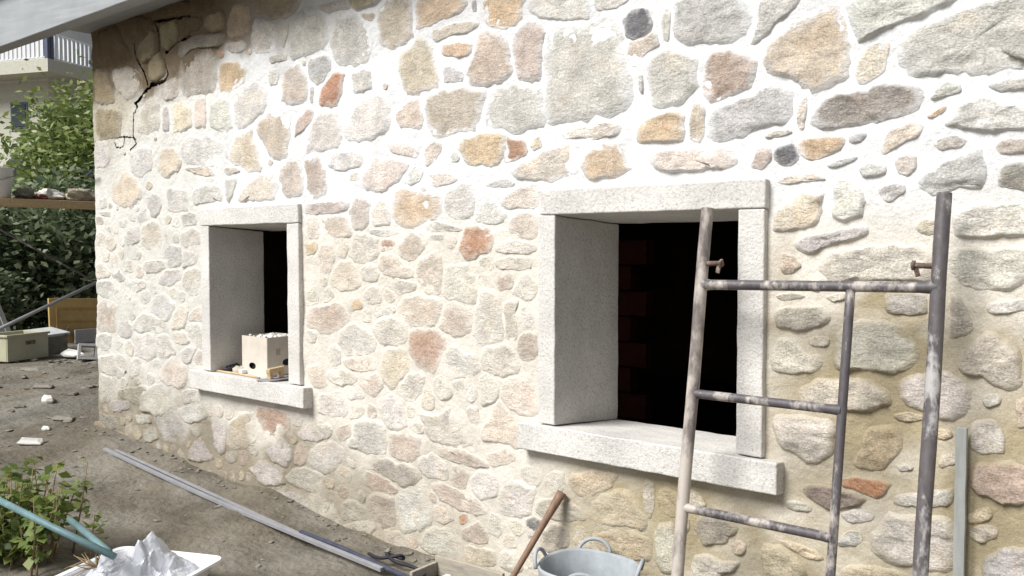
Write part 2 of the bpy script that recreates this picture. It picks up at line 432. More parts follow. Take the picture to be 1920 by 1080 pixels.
def mortar_grid(mb, cols, xs, zs, cracks=False):
    nz = len(zs); b = len(mb.v)
    for u in xs:
        for z in zs:
            d = mort_d(u, z)
            wob = 0.018 * fbm(7.7, 3.3, z * 4) + 0.01 * fbm(1.7, 3.3, z * 14)
            if u < XC + 0.03:   # turn the rough corner
                t = (XC + 0.03 - u)
                a = min(t / 0.06, 1.0) * math.pi / 2
                x = XC + 0.03 - 0.04 * math.sin(a) - d * math.sin(a) + wob
                y = 0.04 * (1 - math.cos(a)) + max(0, t - 0.06) - d * math.cos(a)
            else:
                x = u + wob * sstep(XC + 0.3, XC, u); y = -d
            mb.v.append((x, y, z))
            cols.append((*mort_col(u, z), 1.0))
    for i in range(len(xs) - 1):
        for j in range(nz - 1):
            xm, zm = (xs[i] + xs[i + 1]) / 2, (zs[j] + zs[j + 1]) / 2
            if in_opening(xm, zm): continue
            if cracks and crack_at(xm, zm): continue
            mb.f.append((b + i * nz + j, b + (i + 1) * nz + j, b + (i + 1) * nz + j + 1, b + i * nz + j + 1))

def build_wall():
    mb = MB(); cols = []
    xsA = np.concatenate([np.linspace(XC - 0.5, XC - 0.06, 8)[:-1], np.linspace(XC - 0.06, -5.75, 250)])
    zsA = np.linspace(2.2, 3.5, 210)
    mortar_grid(mb, cols, xsA, zsA, True)
    zsB = np.linspace(-0.35, 2.2, 150)
    xsA2 = np.concatenate([np.linspace(XC - 0.5, XC - 0.06, 8)[:-1], np.linspace(XC - 0.06, -5.75, 100)])
    mortar_grid(mb, cols, xsA2, zsB)
    xsC = np.linspace(-5.75, 2.2, 470)
    mortar_grid(mb, cols, xsC, np.linspace(-0.35, 3.5, 225))
    o = hb(mb, 'wall', M['mortar'], smooth=True)
    a = o.data.attributes.new('mort', 'FLOAT_COLOR', 'POINT')
    a.data.foreach_set('color', np.array(cols, dtype=np.float32).ravel())
    return o
wall = build_wall()

# stones: outlines on the wall face, (colour code, x, z, x, z ...) in centimetres
STONES = """
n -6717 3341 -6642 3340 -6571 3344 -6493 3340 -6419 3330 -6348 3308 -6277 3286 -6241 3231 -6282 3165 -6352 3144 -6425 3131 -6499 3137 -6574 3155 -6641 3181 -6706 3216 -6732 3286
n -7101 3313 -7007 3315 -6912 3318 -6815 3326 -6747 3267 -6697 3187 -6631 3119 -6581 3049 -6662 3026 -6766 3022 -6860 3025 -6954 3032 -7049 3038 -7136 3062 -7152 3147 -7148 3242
N -6482 3118 -6440 3155 -6398 3191 -6352 3220 -6297 3219 -6245 3197 -6199 3170 -6193 3116 -6192 3060 -6218 3016 -6268 2992 -6322 2981 -6378 2982 -6433 2988 -6482 3020 -6501 3069
N -6118 3224 -6068 3223 -6022 3225 -5975 3227 -5931 3219 -5910 3182 -5910 3134 -5916 3090 -5955 3070 -6000 3057 -6045 3039 -6090 3039 -6132 3049 -6139 3094 -6140 3140 -6145 3189
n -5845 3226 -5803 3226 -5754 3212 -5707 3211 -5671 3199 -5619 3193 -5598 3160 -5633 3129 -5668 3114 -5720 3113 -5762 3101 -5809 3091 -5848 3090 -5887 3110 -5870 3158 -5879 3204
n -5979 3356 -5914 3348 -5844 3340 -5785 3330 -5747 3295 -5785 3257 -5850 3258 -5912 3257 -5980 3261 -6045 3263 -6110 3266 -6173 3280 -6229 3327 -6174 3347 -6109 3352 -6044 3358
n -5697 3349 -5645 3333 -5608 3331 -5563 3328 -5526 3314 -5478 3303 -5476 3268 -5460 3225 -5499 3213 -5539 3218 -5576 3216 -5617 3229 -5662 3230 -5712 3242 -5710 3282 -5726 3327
N -5534 3194 -5492 3191 -5451 3187 -5406 3189 -5354 3190 -5325 3166 -5314 3124 -5321 3082 -5349 3061 -5393 3065 -5432 3067 -5477 3062 -5512 3084 -5559 3099 -5593 3134 -5570 3177
t -5292 3145 -5247 3184 -5204 3222 -5143 3204 -5082 3212 -5031 3197 -5018 3146 -5009 3091 -5033 3043 -5052 2992 -5107 2981 -5159 2989 -5211 2989 -5268 2990 -5304 3027 -5296 3087
N -6342 2973 -6301 2996 -6260 3019 -6215 3028 -6168 3028 -6134 3004 -6118 2960 -6112 2913 -6108 2867 -6147 2848 -6192 2838 -6240 2833 -6286 2836 -6329 2848 -6358 2883 -6356 2930
k -6069 2996 -5991 3032 -5895 3070 -5762 3070 -5645 3077 -5548 3068 -5465 3061 -5320 3047 -5352 2969 -5440 2972 -5580 2985 -5683 2988 -5791 2971 -5899 2935 -6021 2870 -6077 2907
G -6904 2993 -6830 2994 -6755 2995 -6681 3000 -6609 2979 -6539 2955 -6474 2920 -6436 2856 -6476 2801 -6548 2766 -6618 2742 -6690 2740 -6751 2781 -6818 2821 -6867 2873 -6905 2937
N -7151 3049 -7088 3030 -7026 3011 -6973 2975 -6935 2921 -6909 2861 -6879 2803 -6880 2750 -6945 2745 -7009 2738 -7076 2750 -7141 2757 -7185 2796 -7183 2862 -7186 2929 -7177 2993
N -7138 2731 -7060 2723 -6982 2716 -6905 2708 -6827 2700 -6759 2659 -6766 2577 -6763 2499 -6821 2465 -6899 2464 -6978 2460 -7056 2472 -7134 2478 -7182 2527 -7185 2605 -7196 2687
g -6493 2622 -6449 2667 -6396 2704 -6337 2725 -6273 2727 -6212 2723 -6186 2669 -6191 2602 -6189 2538 -6215 2483 -6278 2472 -6341 2455 -6404 2451 -6464 2468 -6516 2502 -6515 2564
G -6111 2810 -6069 2817 -6028 2828 -5986 2832 -5948 2819 -5934 2779 -5920 2739 -5907 2698 -5945 2681 -5987 2674 -6028 2668 -6070 2672 -6115 2676 -6146 2697 -6143 2738 -6136 2779
g -5869 2974 -5762 2954 -5682 2967 -5586 2981 -5506 2962 -5454 2905 -5439 2828 -5450 2747 -5479 2674 -5585 2671 -5672 2669 -5756 2678 -5855 2675 -5898 2747 -5924 2831 -5896 2910
o -5430 2845 -5380 2862 -5311 2851 -5253 2848 -5185 2842 -5138 2818 -5080 2783 -5099 2728 -5132 2689 -5195 2670 -5250 2658 -5311 2641 -5363 2654 -5422 2679 -5435 2733 -5429 2788
q -5444 2941 -5424 2940 -5410 2944 -5395 2943 -5379 2946 -5365 2939 -5364 2922 -5355 2908 -5361 2897 -5371 2890 -5385 2884 -5401 2885 -5416 2887 -5422 2902 -5433 2913 -5443 2926
g -5333 2967 -5307 2973 -5256 2968 -5217 2966 -5181 2967 -5146 2966 -5104 2959 -5076 2932 -5083 2899 -5129 2887 -5162 2886 -5201 2888 -5240 2900 -5285 2905 -5308 2925 -5342 2950
g -5007 3040 -4986 3091 -4930 3074 -4885 3063 -4841 3042 -4793 3022 -4768 2975 -4750 2915 -4762 2867 -4804 2845 -4856 2852 -4909 2849 -4971 2849 -5000 2897 -5039 2942 -5024 2996
N -5007 3191 -4933 3194 -4865 3195 -4793 3194 -4713 3171 -4626 3161 -4569 3143 -4483 3123 -4536 3069 -4591 3044 -4661 3033 -4729 3033 -4801 3049 -4863 3072 -4926 3095 -5003 3130
b -6149 2639 -6118 2636 -6086 2633 -6069 2609 -6064 2578 -6063 2545 -6060 2514 -6057 2482 -6070 2457 -6101 2452 -6133 2455 -6146 2483 -6149 2515 -6152 2546 -6156 2579 -6157 2609
T -5984 2650 -5922 2641 -5871 2658 -5829 2628 -5782 2605 -5751 2560 -5761 2507 -5744 2451 -5806 2445 -5851 2437 -5905 2429 -5953 2442 -6010 2444 -6006 2496 -6009 2544 -6011 2602
P -5712 2650 -5669 2647 -5629 2649 -5592 2643 -5591 2594 -5582 2557 -5576 2514 -5579 2477 -5587 2431 -5633 2442 -5673 2430 -5711 2438 -5712 2489 -5721 2527 -5716 2567 -5725 2611
G -5500 2603 -5452 2616 -5395 2632 -5342 2620 -5293 2595 -5298 2533 -5277 2480 -5254 2417 -5296 2389 -5346 2379 -5405 2395 -5458 2403 -5517 2424 -5546 2464 -5554 2517 -5532 2567
G -5214 2644 -5146 2653 -5079 2673 -4999 2691 -4937 2659 -4871 2636 -4861 2568 -4863 2506 -4920 2463 -4995 2436 -5063 2405 -5128 2394 -5203 2383 -5243 2446 -5252 2521 -5268 2597
B -7193 2460 -7138 2462 -7084 2464 -7030 2466 -6983 2442 -6962 2391 -6942 2341 -6957 2289 -6993 2257 -7045 2248 -7101 2251 -7155 2248 -7205 2260 -7219 2308 -7224 2362 -7218 2416
B -6602 2354 -6538 2360 -6480 2370 -6422 2380 -6364 2376 -6308 2349 -6303 2288 -6298 2230 -6336 2191 -6392 2172 -6447 2147 -6505 2144 -6559 2168 -6611 2194 -6629 2247 -6634 2308
T -6185 2331 -6131 2341 -6068 2329 -6006 2338 -5962 2314 -5925 2274 -5897 2225 -5915 2183 -5959 2158 -6023 2149 -6075 2124 -6139 2119 -6184 2149 -6242 2173 -6217 2234 -6222 2292
B -5867 2388 -5796 2394 -5711 2400 -5615 2381 -5517 2387 -5453 2356 -5361 2310 -5328 2218 -5419 2170 -5523 2173 -5599 2168 -5675 2179 -5750 2194 -5833 2206 -5896 2257 -5911 2339
P -5869 2189 -5792 2182 -5737 2177 -5692 2175 -5647 2173 -5602 2170 -5557 2166 -5497 2148 -5471 2097 -5546 2104 -5591 2106 -5649 2117 -5700 2123 -5760 2136 -5797 2155 -5862 2173
T -5288 2302 -5240 2346 -5166 2360 -5102 2380 -5030 2392 -5010 2317 -4969 2257 -4952 2199 -4904 2136 -4950 2101 -5037 2109 -5104 2110 -5168 2141 -5221 2164 -5301 2177 -5307 2239
g -5354 2156 -5316 2153 -5289 2153 -5262 2153 -5238 2151 -5214 2149 -5196 2137 -5169 2117 -5199 2110 -5221 2104 -5252 2104 -5277 2101 -5301 2099 -5324 2099 -5350 2111 -5371 2138
g -5355 2088 -5316 2078 -5284 2078 -5251 2081 -5217 2078 -5215 2052 -5228 2020 -5255 1988 -5272 1952 -5294 1931 -5311 1911 -5333 1915 -5341 1951 -5355 1984 -5356 2021 -5371 2058
T -5174 1976 -5123 2011 -5071 2051 -4998 2066 -4928 2086 -4867 2088 -4799 2078 -4746 2026 -4772 1958 -4798 1914 -4879 1916 -4944 1913 -5013 1914 -5078 1918 -5160 1913 -5210 1925
G -5741 2031 -5672 2034 -5620 2043 -5562 2056 -5508 2047 -5443 2042 -5403 2020 -5381 1967 -5395 1930 -5471 1930 -5522 1921 -5581 1922 -5639 1916 -5708 1906 -5739 1931 -5764 1986
T -6879 2195 -6805 2211 -6715 2196 -6632 2194 -6569 2147 -6490 2113 -6431 2042 -6484 1980 -6552 1950 -6620 1912 -6713 1932 -6798 1936 -6869 1954 -6929 1983 -6958 2051 -6924 2131
b -6407 1990 -6356 2000 -6323 2024 -6284 2024 -6246 2018 -6205 2000 -6188 1965 -6179 1927 -6200 1890 -6214 1855 -6252 1837 -6295 1839 -6335 1837 -6350 1879 -6376 1910 -6406 1948
B -6104 2046 -6054 2052 -5989 2038 -5932 2042 -5884 2030 -5824 2016 -5796 1962 -5807 1908 -5831 1870 -5895 1879 -5945 1873 -6005 1867 -6055 1880 -6117 1895 -6109 1954 -6134 2009
G -7140 2002 -7118 2006 -7095 2012 -7070 2010 -7043 2017 -7025 2007 -7020 1986 -7015 1961 -7027 1940 -7045 1927 -7071 1930 -7096 1926 -7120 1925 -7137 1940 -7150 1962 -7151 1985
g -7161 1907 -7109 1904 -7075 1904 -7034 1905 -6995 1901 -6948 1902 -6921 1898 -6882 1883 -6894 1859 -6950 1862 -6985 1861 -7029 1865 -7064 1867 -7089 1870 -7119 1874 -7160 1895
G -6821 1830 -6803 1838 -6768 1838 -6739 1845 -6711 1848 -6692 1844 -6681 1835 -6672 1814 -6660 1788 -6679 1773 -6716 1776 -6746 1771 -6774 1774 -6798 1777 -6807 1795 -6823 1814
B -6541 1868 -6506 1876 -6482 1889 -6456 1893 -6429 1907 -6397 1908 -6397 1875 -6383 1849 -6389 1826 -6406 1811 -6431 1805 -6461 1808 -6491 1801 -6512 1807 -6536 1819 -6546 1845
b -5900 1858 -5859 1858 -5823 1860 -5786 1866 -5753 1862 -5712 1862 -5683 1838 -5690 1800 -5696 1771 -5743 1773 -5776 1768 -5815 1762 -5849 1767 -5892 1769 -5898 1800 -5920 1835
b -6714 1735 -6676 1751 -6629 1770 -6579 1773 -6528 1791 -6499 1767 -6499 1723 -6496 1687 -6503 1660 -6531 1647 -6583 1646 -6631 1635 -6687 1624 -6717 1636 -6723 1666 -6740 1705
T -6476 1785 -6413 1793 -6348 1808 -6271 1824 -6210 1806 -6185 1759 -6171 1715 -6161 1676 -6192 1650 -6241 1618 -6305 1585 -6374 1601 -6442 1618 -6476 1650 -6485 1689 -6494 1742
g -5923 1708 -5885 1728 -5828 1737 -5783 1755 -5742 1757 -5691 1755 -5650 1721 -5639 1681 -5641 1644 -5703 1630 -5746 1620 -5782 1615 -5821 1616 -5870 1614 -5906 1633 -5922 1673
b -6188 1631 -6124 1634 -6069 1645 -6011 1638 -5965 1635 -5915 1625 -5915 1575 -5916 1535 -5921 1501 -5953 1480 -6006 1476 -6050 1469 -6092 1467 -6130 1491 -6156 1533 -6202 1583
b -5893 1596 -5854 1603 -5814 1602 -5780 1601 -5743 1607 -5709 1590 -5694 1550 -5716 1508 -5753 1489 -5787 1484 -5821 1479 -5853 1477 -5897 1464 -5920 1488 -5905 1529 -5904 1564
g -6445 1509 -6402 1516 -6349 1525 -6288 1523 -6228 1533 -6184 1530 -6153 1518 -6132 1473 -6178 1451 -6207 1442 -6253 1435 -6306 1427 -6369 1418 -6415 1422 -6445 1439 -6479 1484
p -7199 1873 -7169 1870 -7147 1868 -7131 1867 -7116 1868 -7101 1864 -7096 1850 -7090 1831 -7089 1805 -7118 1803 -7141 1800 -7164 1806 -7190 1803 -7219 1807 -7212 1833 -7217 1858
g -4716 3013 -4689 3011 -4662 3012 -4642 3002 -4645 2978 -4648 2955 -4652 2927 -4667 2905 -4678 2876 -4692 2847 -4708 2856 -4724 2874 -4723 2909 -4727 2934 -4731 2965 -4727 2989
g -4620 3009 -4557 3039 -4499 3073 -4426 3062 -4362 3034 -4304 2988 -4276 2919 -4252 2840 -4302 2786 -4372 2780 -4443 2774 -4517 2772 -4603 2755 -4638 2805 -4651 2875 -4630 2943
g -4360 3054 -4322 3056 -4257 3051 -4213 3053 -4164 3048 -4114 3048 -4082 3043 -4044 3032 -4038 2991 -4066 2983 -4104 2985 -4156 2991 -4202 2992 -4256 2990 -4291 3004 -4329 3028
N -4056 3046 -4029 3045 -3990 3041 -3939 3028 -3891 3022 -3855 3012 -3801 3005 -3765 2989 -3809 2968 -3845 2962 -3900 2965 -3943 2963 -3994 2963 -4027 2977 -4049 3006 -4076 3035
g -4835 2821 -4800 2818 -4776 2821 -4748 2823 -4722 2820 -4691 2823 -4674 2814 -4660 2788 -4668 2772 -4705 2774 -4729 2772 -4758 2775 -4786 2774 -4819 2771 -4835 2783 -4854 2808
g -4199 2969 -4125 2970 -4066 2958 -3997 2941 -3945 2901 -3882 2858 -3856 2783 -3875 2717 -3904 2666 -3978 2655 -4058 2668 -4134 2663 -4192 2702 -4234 2755 -4237 2833 -4218 2904
t -3963 2940 -3938 2936 -3920 2936 -3897 2930 -3876 2929 -3850 2928 -3836 2921 -3828 2908 -3843 2891 -3854 2877 -3874 2879 -3896 2889 -3914 2895 -3930 2904 -3943 2916 -3960 2929
t -3805 2933 -3758 2974 -3695 2985 -3633 3003 -3580 2973 -3539 2940 -3542 2876 -3545 2816 -3536 2751 -3573 2717 -3627 2706 -3692 2696 -3750 2717 -3804 2742 -3803 2811 -3814 2871
o -3516 2786 -3518 2851 -3521 2918 -3479 2951 -3419 2947 -3346 2925 -3277 2919 -3195 2911 -3147 2892 -3132 2858 -3154 2824 -3207 2809 -3271 2797 -3347 2798 -3421 2790 -3471 2779
t -3414 2756 -3344 2759 -3302 2768 -3251 2773 -3199 2768 -3141 2770 -3104 2765 -3054 2749 -3068 2720 -3117 2706 -3161 2703 -3218 2707 -3269 2704 -3329 2695 -3366 2690 -3394 2713
o -3329 2667 -3301 2674 -3255 2670 -3221 2669 -3182 2667 -3149 2657 -3107 2653 -3096 2633 -3106 2606 -3125 2582 -3160 2582 -3194 2587 -3230 2602 -3268 2609 -3314 2617 -3331 2635
b -4453 2744 -4420 2754 -4378 2758 -4336 2757 -4291 2758 -4248 2747 -4235 2714 -4232 2671 -4271 2641 -4301 2614 -4337 2591 -4380 2592 -4415 2611 -4446 2633 -4461 2672 -4461 2710
p -4712 2691 -4666 2726 -4605 2731 -4551 2746 -4520 2703 -4483 2669 -4462 2620 -4460 2572 -4463 2519 -4507 2500 -4557 2493 -4618 2486 -4669 2503 -4730 2518 -4714 2580 -4724 2636
r -4355 2525 -4339 2563 -4299 2591 -4262 2616 -4221 2647 -4181 2644 -4135 2643 -4105 2610 -4135 2558 -4143 2512 -4171 2475 -4192 2432 -4237 2433 -4279 2445 -4330 2455 -4357 2484
G -4047 2621 -4005 2620 -3975 2632 -3938 2641 -3909 2621 -3870 2614 -3876 2577 -3872 2543 -3875 2507 -3916 2502 -3948 2492 -3982 2497 -4018 2491 -4044 2513 -4040 2552 -4055 2587
G -4845 2731 -4824 2736 -4799 2731 -4775 2736 -4748 2735 -4749 2708 -4745 2685 -4753 2663 -4758 2641 -4779 2632 -4805 2637 -4830 2630 -4845 2646 -4853 2665 -4861 2690 -4856 2712
t -3641 2681 -3565 2693 -3510 2743 -3448 2736 -3410 2692 -3378 2640 -3366 2569 -3332 2505 -3331 2454 -3390 2448 -3447 2441 -3510 2434 -3574 2431 -3608 2476 -3632 2537 -3653 2611
b -3311 2552 -3288 2559 -3256 2555 -3231 2550 -3211 2532 -3185 2520 -3155 2505 -3159 2485 -3168 2462 -3202 2465 -3226 2463 -3253 2464 -3278 2467 -3308 2474 -3306 2500 -3316 2527
t -3431 2422 -3369 2433 -3306 2447 -3228 2437 -3144 2438 -3083 2416 -3006 2400 -3035 2325 -3055 2257 -3103 2207 -3182 2213 -3257 2203 -3342 2192 -3402 2219 -3437 2289 -3444 2363
P -3676 2354 -3631 2372 -3604 2398 -3568 2414 -3529 2412 -3490 2412 -3483 2372 -3470 2336 -3454 2294 -3474 2262 -3500 2241 -3544 2258 -3582 2259 -3627 2261 -3654 2282 -3678 2316
G -4120 2399 -4062 2432 -3978 2445 -3910 2477 -3837 2493 -3786 2477 -3728 2432 -3727 2358 -3710 2284 -3760 2234 -3850 2225 -3924 2211 -3994 2226 -4078 2220 -4126 2266 -4134 2335
t -4983 2418 -4918 2439 -4857 2472 -4784 2465 -4711 2478 -4638 2469 -4641 2391 -4622 2321 -4657 2258 -4667 2183 -4728 2154 -4792 2182 -4849 2199 -4890 2251 -4943 2301 -4991 2363
p -4570 2391 -4542 2415 -4507 2430 -4475 2457 -4446 2452 -4409 2442 -4401 2415 -4413 2386 -4439 2369 -4464 2352 -4494 2333 -4529 2310 -4558 2303 -4601 2288 -4589 2329 -4590 2361
G -4424 2389 -4376 2408 -4324 2433 -4266 2420 -4202 2412 -4175 2358 -4144 2309 -4140 2250 -4176 2201 -4243 2199 -4294 2182 -4348 2188 -4400 2200 -4433 2234 -4456 2285 -4437 2340
b -4435 2586 -4419 2587 -4407 2586 -4403 2577 -4405 2559 -4405 2543 -4408 2527 -4408 2508 -4410 2488 -4423 2486 -4438 2482 -4439 2504 -4440 2518 -4440 2535 -4439 2552 -4437 2565
b -3105 2857 -3096 2864 -3085 2865 -3076 2867 -3072 2859 -3074 2845 -3072 2834 -3073 2824 -3071 2812 -3073 2799 -3086 2806 -3097 2805 -3101 2817 -3104 2826 -3108 2837 -3107 2847
o -3003 2864 -2960 2860 -2913 2858 -2867 2840 -2813 2837 -2756 2821 -2774 2767 -2782 2720 -2819 2696 -2856 2687 -2906 2683 -2954 2700 -2996 2717 -3027 2746 -3040 2794 -3049 2847
G -2716 2816 -2664 2812 -2590 2791 -2529 2785 -2475 2769 -2410 2760 -2380 2739 -2370 2688 -2390 2650 -2456 2662 -2510 2665 -2573 2673 -2630 2690 -2677 2706 -2728 2734 -2750 2793
G -2344 2743 -2320 2741 -2291 2738 -2260 2729 -2228 2725 -2206 2718 -2170 2712 -2165 2698 -2206 2689 -2230 2676 -2263 2676 -2292 2677 -2327 2678 -2349 2687 -2354 2709 -2359 2734
p -2835 2657 -2800 2684 -2754 2710 -2703 2693 -2657 2674 -2642 2627 -2658 2565 -2659 2511 -2665 2456 -2675 2404 -2728 2410 -2777 2420 -2817 2435 -2829 2488 -2833 2545 -2843 2605
p -3053 2703 -2994 2693 -2943 2670 -2885 2652 -2865 2594 -2861 2534 -2846 2473 -2888 2443 -2941 2426 -3000 2415 -3058 2425 -3119 2442 -3136 2489 -3125 2540 -3088 2591 -3077 2651
g -2626 2658 -2507 2639 -2397 2632 -2288 2652 -2219 2604 -2201 2494 -2165 2391 -2137 2285 -2177 2211 -2287 2203 -2396 2195 -2511 2197 -2635 2204 -2637 2327 -2643 2436 -2641 2546
g -2992 2381 -2932 2405 -2870 2416 -2804 2411 -2747 2395 -2677 2389 -2656 2329 -2649 2263 -2645 2189 -2726 2176 -2786 2165 -2856 2176 -2915 2206 -2997 2217 -3028 2259 -3008 2321
P -2538 2138 -2510 2160 -2472 2172 -2414 2164 -2367 2163 -2324 2168 -2272 2182 -2214 2170 -2205 2137 -2227 2105 -2289 2105 -2330 2101 -2378 2102 -2424 2111 -2479 2114 -2510 2122
o -3182 2173 -3112 2176 -3065 2192 -3008 2201 -2957 2188 -2909 2183 -2889 2150 -2886 2104 -2905 2061 -2930 2025 -2978 2011 -3035 2029 -3091 2029 -3150 2043 -3173 2084 -3213 2128
r -2880 2162 -2863 2152 -2832 2142 -2799 2140 -2761 2134 -2757 2102 -2741 2069 -2774 2055 -2801 2047 -2833 2037 -2865 2039 -2898 2032 -2898 2054 -2889 2081 -2882 2107 -2881 2135
d -2203 2625 -2173 2643 -2151 2668 -2119 2659 -2088 2658 -2066 2636 -2057 2603 -2045 2575 -2058 2551 -2081 2539 -2105 2527 -2132 2525 -2159 2525 -2181 2536 -2193 2559 -2195 2590
t -2169 2516 -2141 2517 -2113 2519 -2087 2529 -2061 2540 -2028 2542 -2020 2512 -2018 2486 -2044 2469 -2076 2457 -2102 2437 -2123 2403 -2145 2405 -2164 2430 -2172 2460 -2175 2490
G -2004 2611 -1991 2633 -1974 2634 -1961 2614 -1955 2597 -1958 2578 -1961 2558 -1962 2536 -1965 2514 -1968 2486 -1983 2492 -1998 2506 -2002 2527 -2005 2547 -2008 2570 -2006 2590
b -1955 2650 -1909 2674 -1852 2675 -1785 2667 -1723 2647 -1654 2635 -1625 2585 -1591 2524 -1617 2464 -1691 2445 -1751 2445 -1814 2456 -1879 2460 -1937 2480 -1941 2534 -1943 2588
g -1535 2613 -1494 2610 -1457 2596 -1410 2595 -1379 2572 -1410 2538 -1443 2519 -1480 2496 -1510 2467 -1542 2444 -1576 2421 -1599 2423 -1577 2468 -1574 2504 -1570 2547 -1559 2586
g -2061 2438 -2011 2458 -1962 2469 -1914 2439 -1863 2425 -1824 2389 -1837 2333 -1830 2277 -1873 2245 -1910 2209 -1962 2215 -2008 2211 -2057 2227 -2058 2284 -2069 2333 -2082 2392
p -1802 2378 -1771 2418 -1725 2427 -1683 2424 -1645 2400 -1600 2379 -1564 2342 -1577 2297 -1588 2251 -1642 2239 -1684 2226 -1729 2219 -1776 2211 -1808 2241 -1808 2285 -1808 2330
t -1534 2417 -1491 2443 -1434 2483 -1361 2498 -1290 2527 -1235 2498 -1217 2436 -1204 2380 -1203 2312 -1207 2236 -1265 2217 -1325 2192 -1389 2234 -1444 2272 -1521 2298 -1543 2358
t -1848 2220 -1822 2223 -1805 2207 -1795 2180 -1798 2151 -1798 2128 -1798 2105 -1801 2075 -1813 2046 -1840 2052 -1865 2059 -1867 2091 -1870 2114 -1872 2137 -1865 2164 -1859 2193
o -2117 2142 -2093 2171 -2046 2184 -2007 2189 -1969 2196 -1927 2194 -1896 2166 -1895 2125 -1887 2091 -1895 2058 -1938 2059 -1980 2060 -2020 2066 -2065 2066 -2118 2068 -2125 2102
b -1772 2178 -1723 2195 -1660 2207 -1597 2222 -1528 2250 -1472 2254 -1411 2220 -1424 2153 -1440 2098 -1503 2091 -1553 2078 -1616 2059 -1686 2043 -1744 2054 -1781 2076 -1786 2130
P -1394 2163 -1382 2186 -1369 2195 -1359 2192 -1360 2171 -1360 2152 -1360 2130 -1365 2107 -1369 2089 -1371 2067 -1379 2057 -1394 2072 -1398 2086 -1401 2102 -1400 2125 -1399 2144
g -1538 2055 -1518 2061 -1503 2067 -1488 2070 -1472 2071 -1455 2071 -1435 2072 -1424 2070 -1417 2059 -1422 2052 -1440 2050 -1457 2047 -1478 2045 -1498 2044 -1519 2042 -1534 2046
G -2116 2377 -2102 2369 -2096 2364 -2094 2352 -2094 2337 -2093 2324 -2094 2312 -2092 2298 -2093 2280 -2106 2287 -2112 2294 -2112 2310 -2114 2322 -2116 2336 -2115 2348 -2118 2363
g -1183 2547 -1129 2543 -1061 2522 -998 2516 -924 2509 -879 2492 -814 2474 -895 2444 -944 2430 -1005 2412 -1064 2397 -1110 2389 -1173 2361 -1183 2413 -1198 2464 -1221 2523
T -1171 2297 -1155 2327 -1137 2347 -1112 2355 -1088 2364 -1055 2365 -1051 2338 -1055 2308 -1065 2277 -1072 2246 -1095 2231 -1120 2223 -1144 2212 -1166 2216 -1173 2235 -1177 2263
g -1020 2342 -973 2397 -896 2412 -823 2441 -740 2450 -647 2463 -564 2444 -576 2356 -542 2276 -565 2198 -661 2204 -729 2192 -806 2202 -873 2210 -962 2214 -1029 2265
k -1338 2083 -1326 2134 -1299 2175 -1231 2190 -1169 2192 -1117 2199 -1050 2213 -987 2199 -936 2158 -946 2099 -1021 2081 -1079 2066 -1146 2065 -1199 2061 -1251 2055 -1304 2051
g -912 2132 -899 2148 -894 2162 -883 2176 -869 2183 -857 2189 -844 2187 -833 2180 -816 2174 -809 2161 -811 2145 -832 2142 -847 2137 -864 2135 -880 2131 -901 2126
g -732 2162 -710 2165 -691 2169 -672 2172 -651 2175 -631 2171 -609 2171 -595 2164 -588 2144 -595 2129 -623 2132 -643 2130 -664 2133 -686 2132 -704 2140 -722 2149
o -923 2074 -908 2080 -900 2085 -888 2090 -878 2096 -866 2103 -858 2105 -854 2100 -858 2089 -864 2083 -870 2079 -880 2074 -890 2068 -900 2066 -913 2064 -922 2068
g -835 2074 -819 2106 -781 2120 -734 2121 -691 2100 -643 2085 -586 2068 -560 2044 -565 2002 -623 2003 -661 2003 -697 1998 -741 2000 -776 2010 -814 2015 -863 2037
T -1071 1998 -1061 2018 -1047 2039 -1019 2046 -996 2054 -974 2060 -950 2055 -932 2038 -937 2014 -951 2000 -982 1995 -1004 1985 -1027 1969 -1044 1960 -1072 1943 -1070 1975
p -1589 1941 -1577 1961 -1573 1978 -1568 1998 -1555 2009 -1538 2017 -1521 2010 -1505 2005 -1500 1989 -1498 1972 -1501 1955 -1514 1944 -1527 1931 -1544 1916 -1561 1923 -1581 1926
d -1485 2007 -1468 2016 -1445 2014 -1424 2021 -1406 2013 -1398 1995 -1392 1976 -1387 1957 -1399 1943 -1414 1931 -1437 1929 -1459 1926 -1474 1941 -1490 1953 -1494 1972 -1495 1992
o -1388 2023 -1363 2030 -1332 2035 -1299 2033 -1269 2033 -1239 2033 -1210 2030 -1208 2004 -1220 1980 -1248 1967 -1278 1956 -1307 1945 -1342 1942 -1367 1948 -1385 1968 -1393 1997
b -1191 2033 -1181 2033 -1170 2034 -1156 2036 -1145 2034 -1130 2032 -1128 2020 -1138 2008 -1147 2001 -1162 2001 -1174 1998 -1184 1999 -1194 1998 -1198 2006 -1198 2017 -1198 2027
b -1280 1919 -1268 1926 -1251 1933 -1236 1939 -1220 1943 -1205 1944 -1187 1947 -1166 1952 -1164 1944 -1173 1932 -1192 1926 -1207 1921 -1223 1915 -1239 1911 -1257 1907 -1270 1913
P -1480 1883 -1445 1889 -1425 1895 -1400 1897 -1373 1894 -1345 1895 -1325 1893 -1296 1885 -1277 1865 -1315 1864 -1336 1863 -1366 1864 -1391 1861 -1420 1858 -1441 1859 -1473 1861
T -1487 1740 -1467 1767 -1430 1788 -1400 1813 -1364 1832 -1329 1820 -1283 1820 -1293 1778 -1292 1743 -1305 1706 -1340 1686 -1376 1680 -1411 1675 -1453 1669 -1492 1669 -1491 1705
G -1241 1874 -1206 1870 -1176 1868 -1160 1841 -1144 1816 -1134 1785 -1137 1754 -1139 1722 -1169 1711 -1196 1706 -1225 1707 -1250 1715 -1253 1744 -1248 1777 -1250 1808 -1252 1844
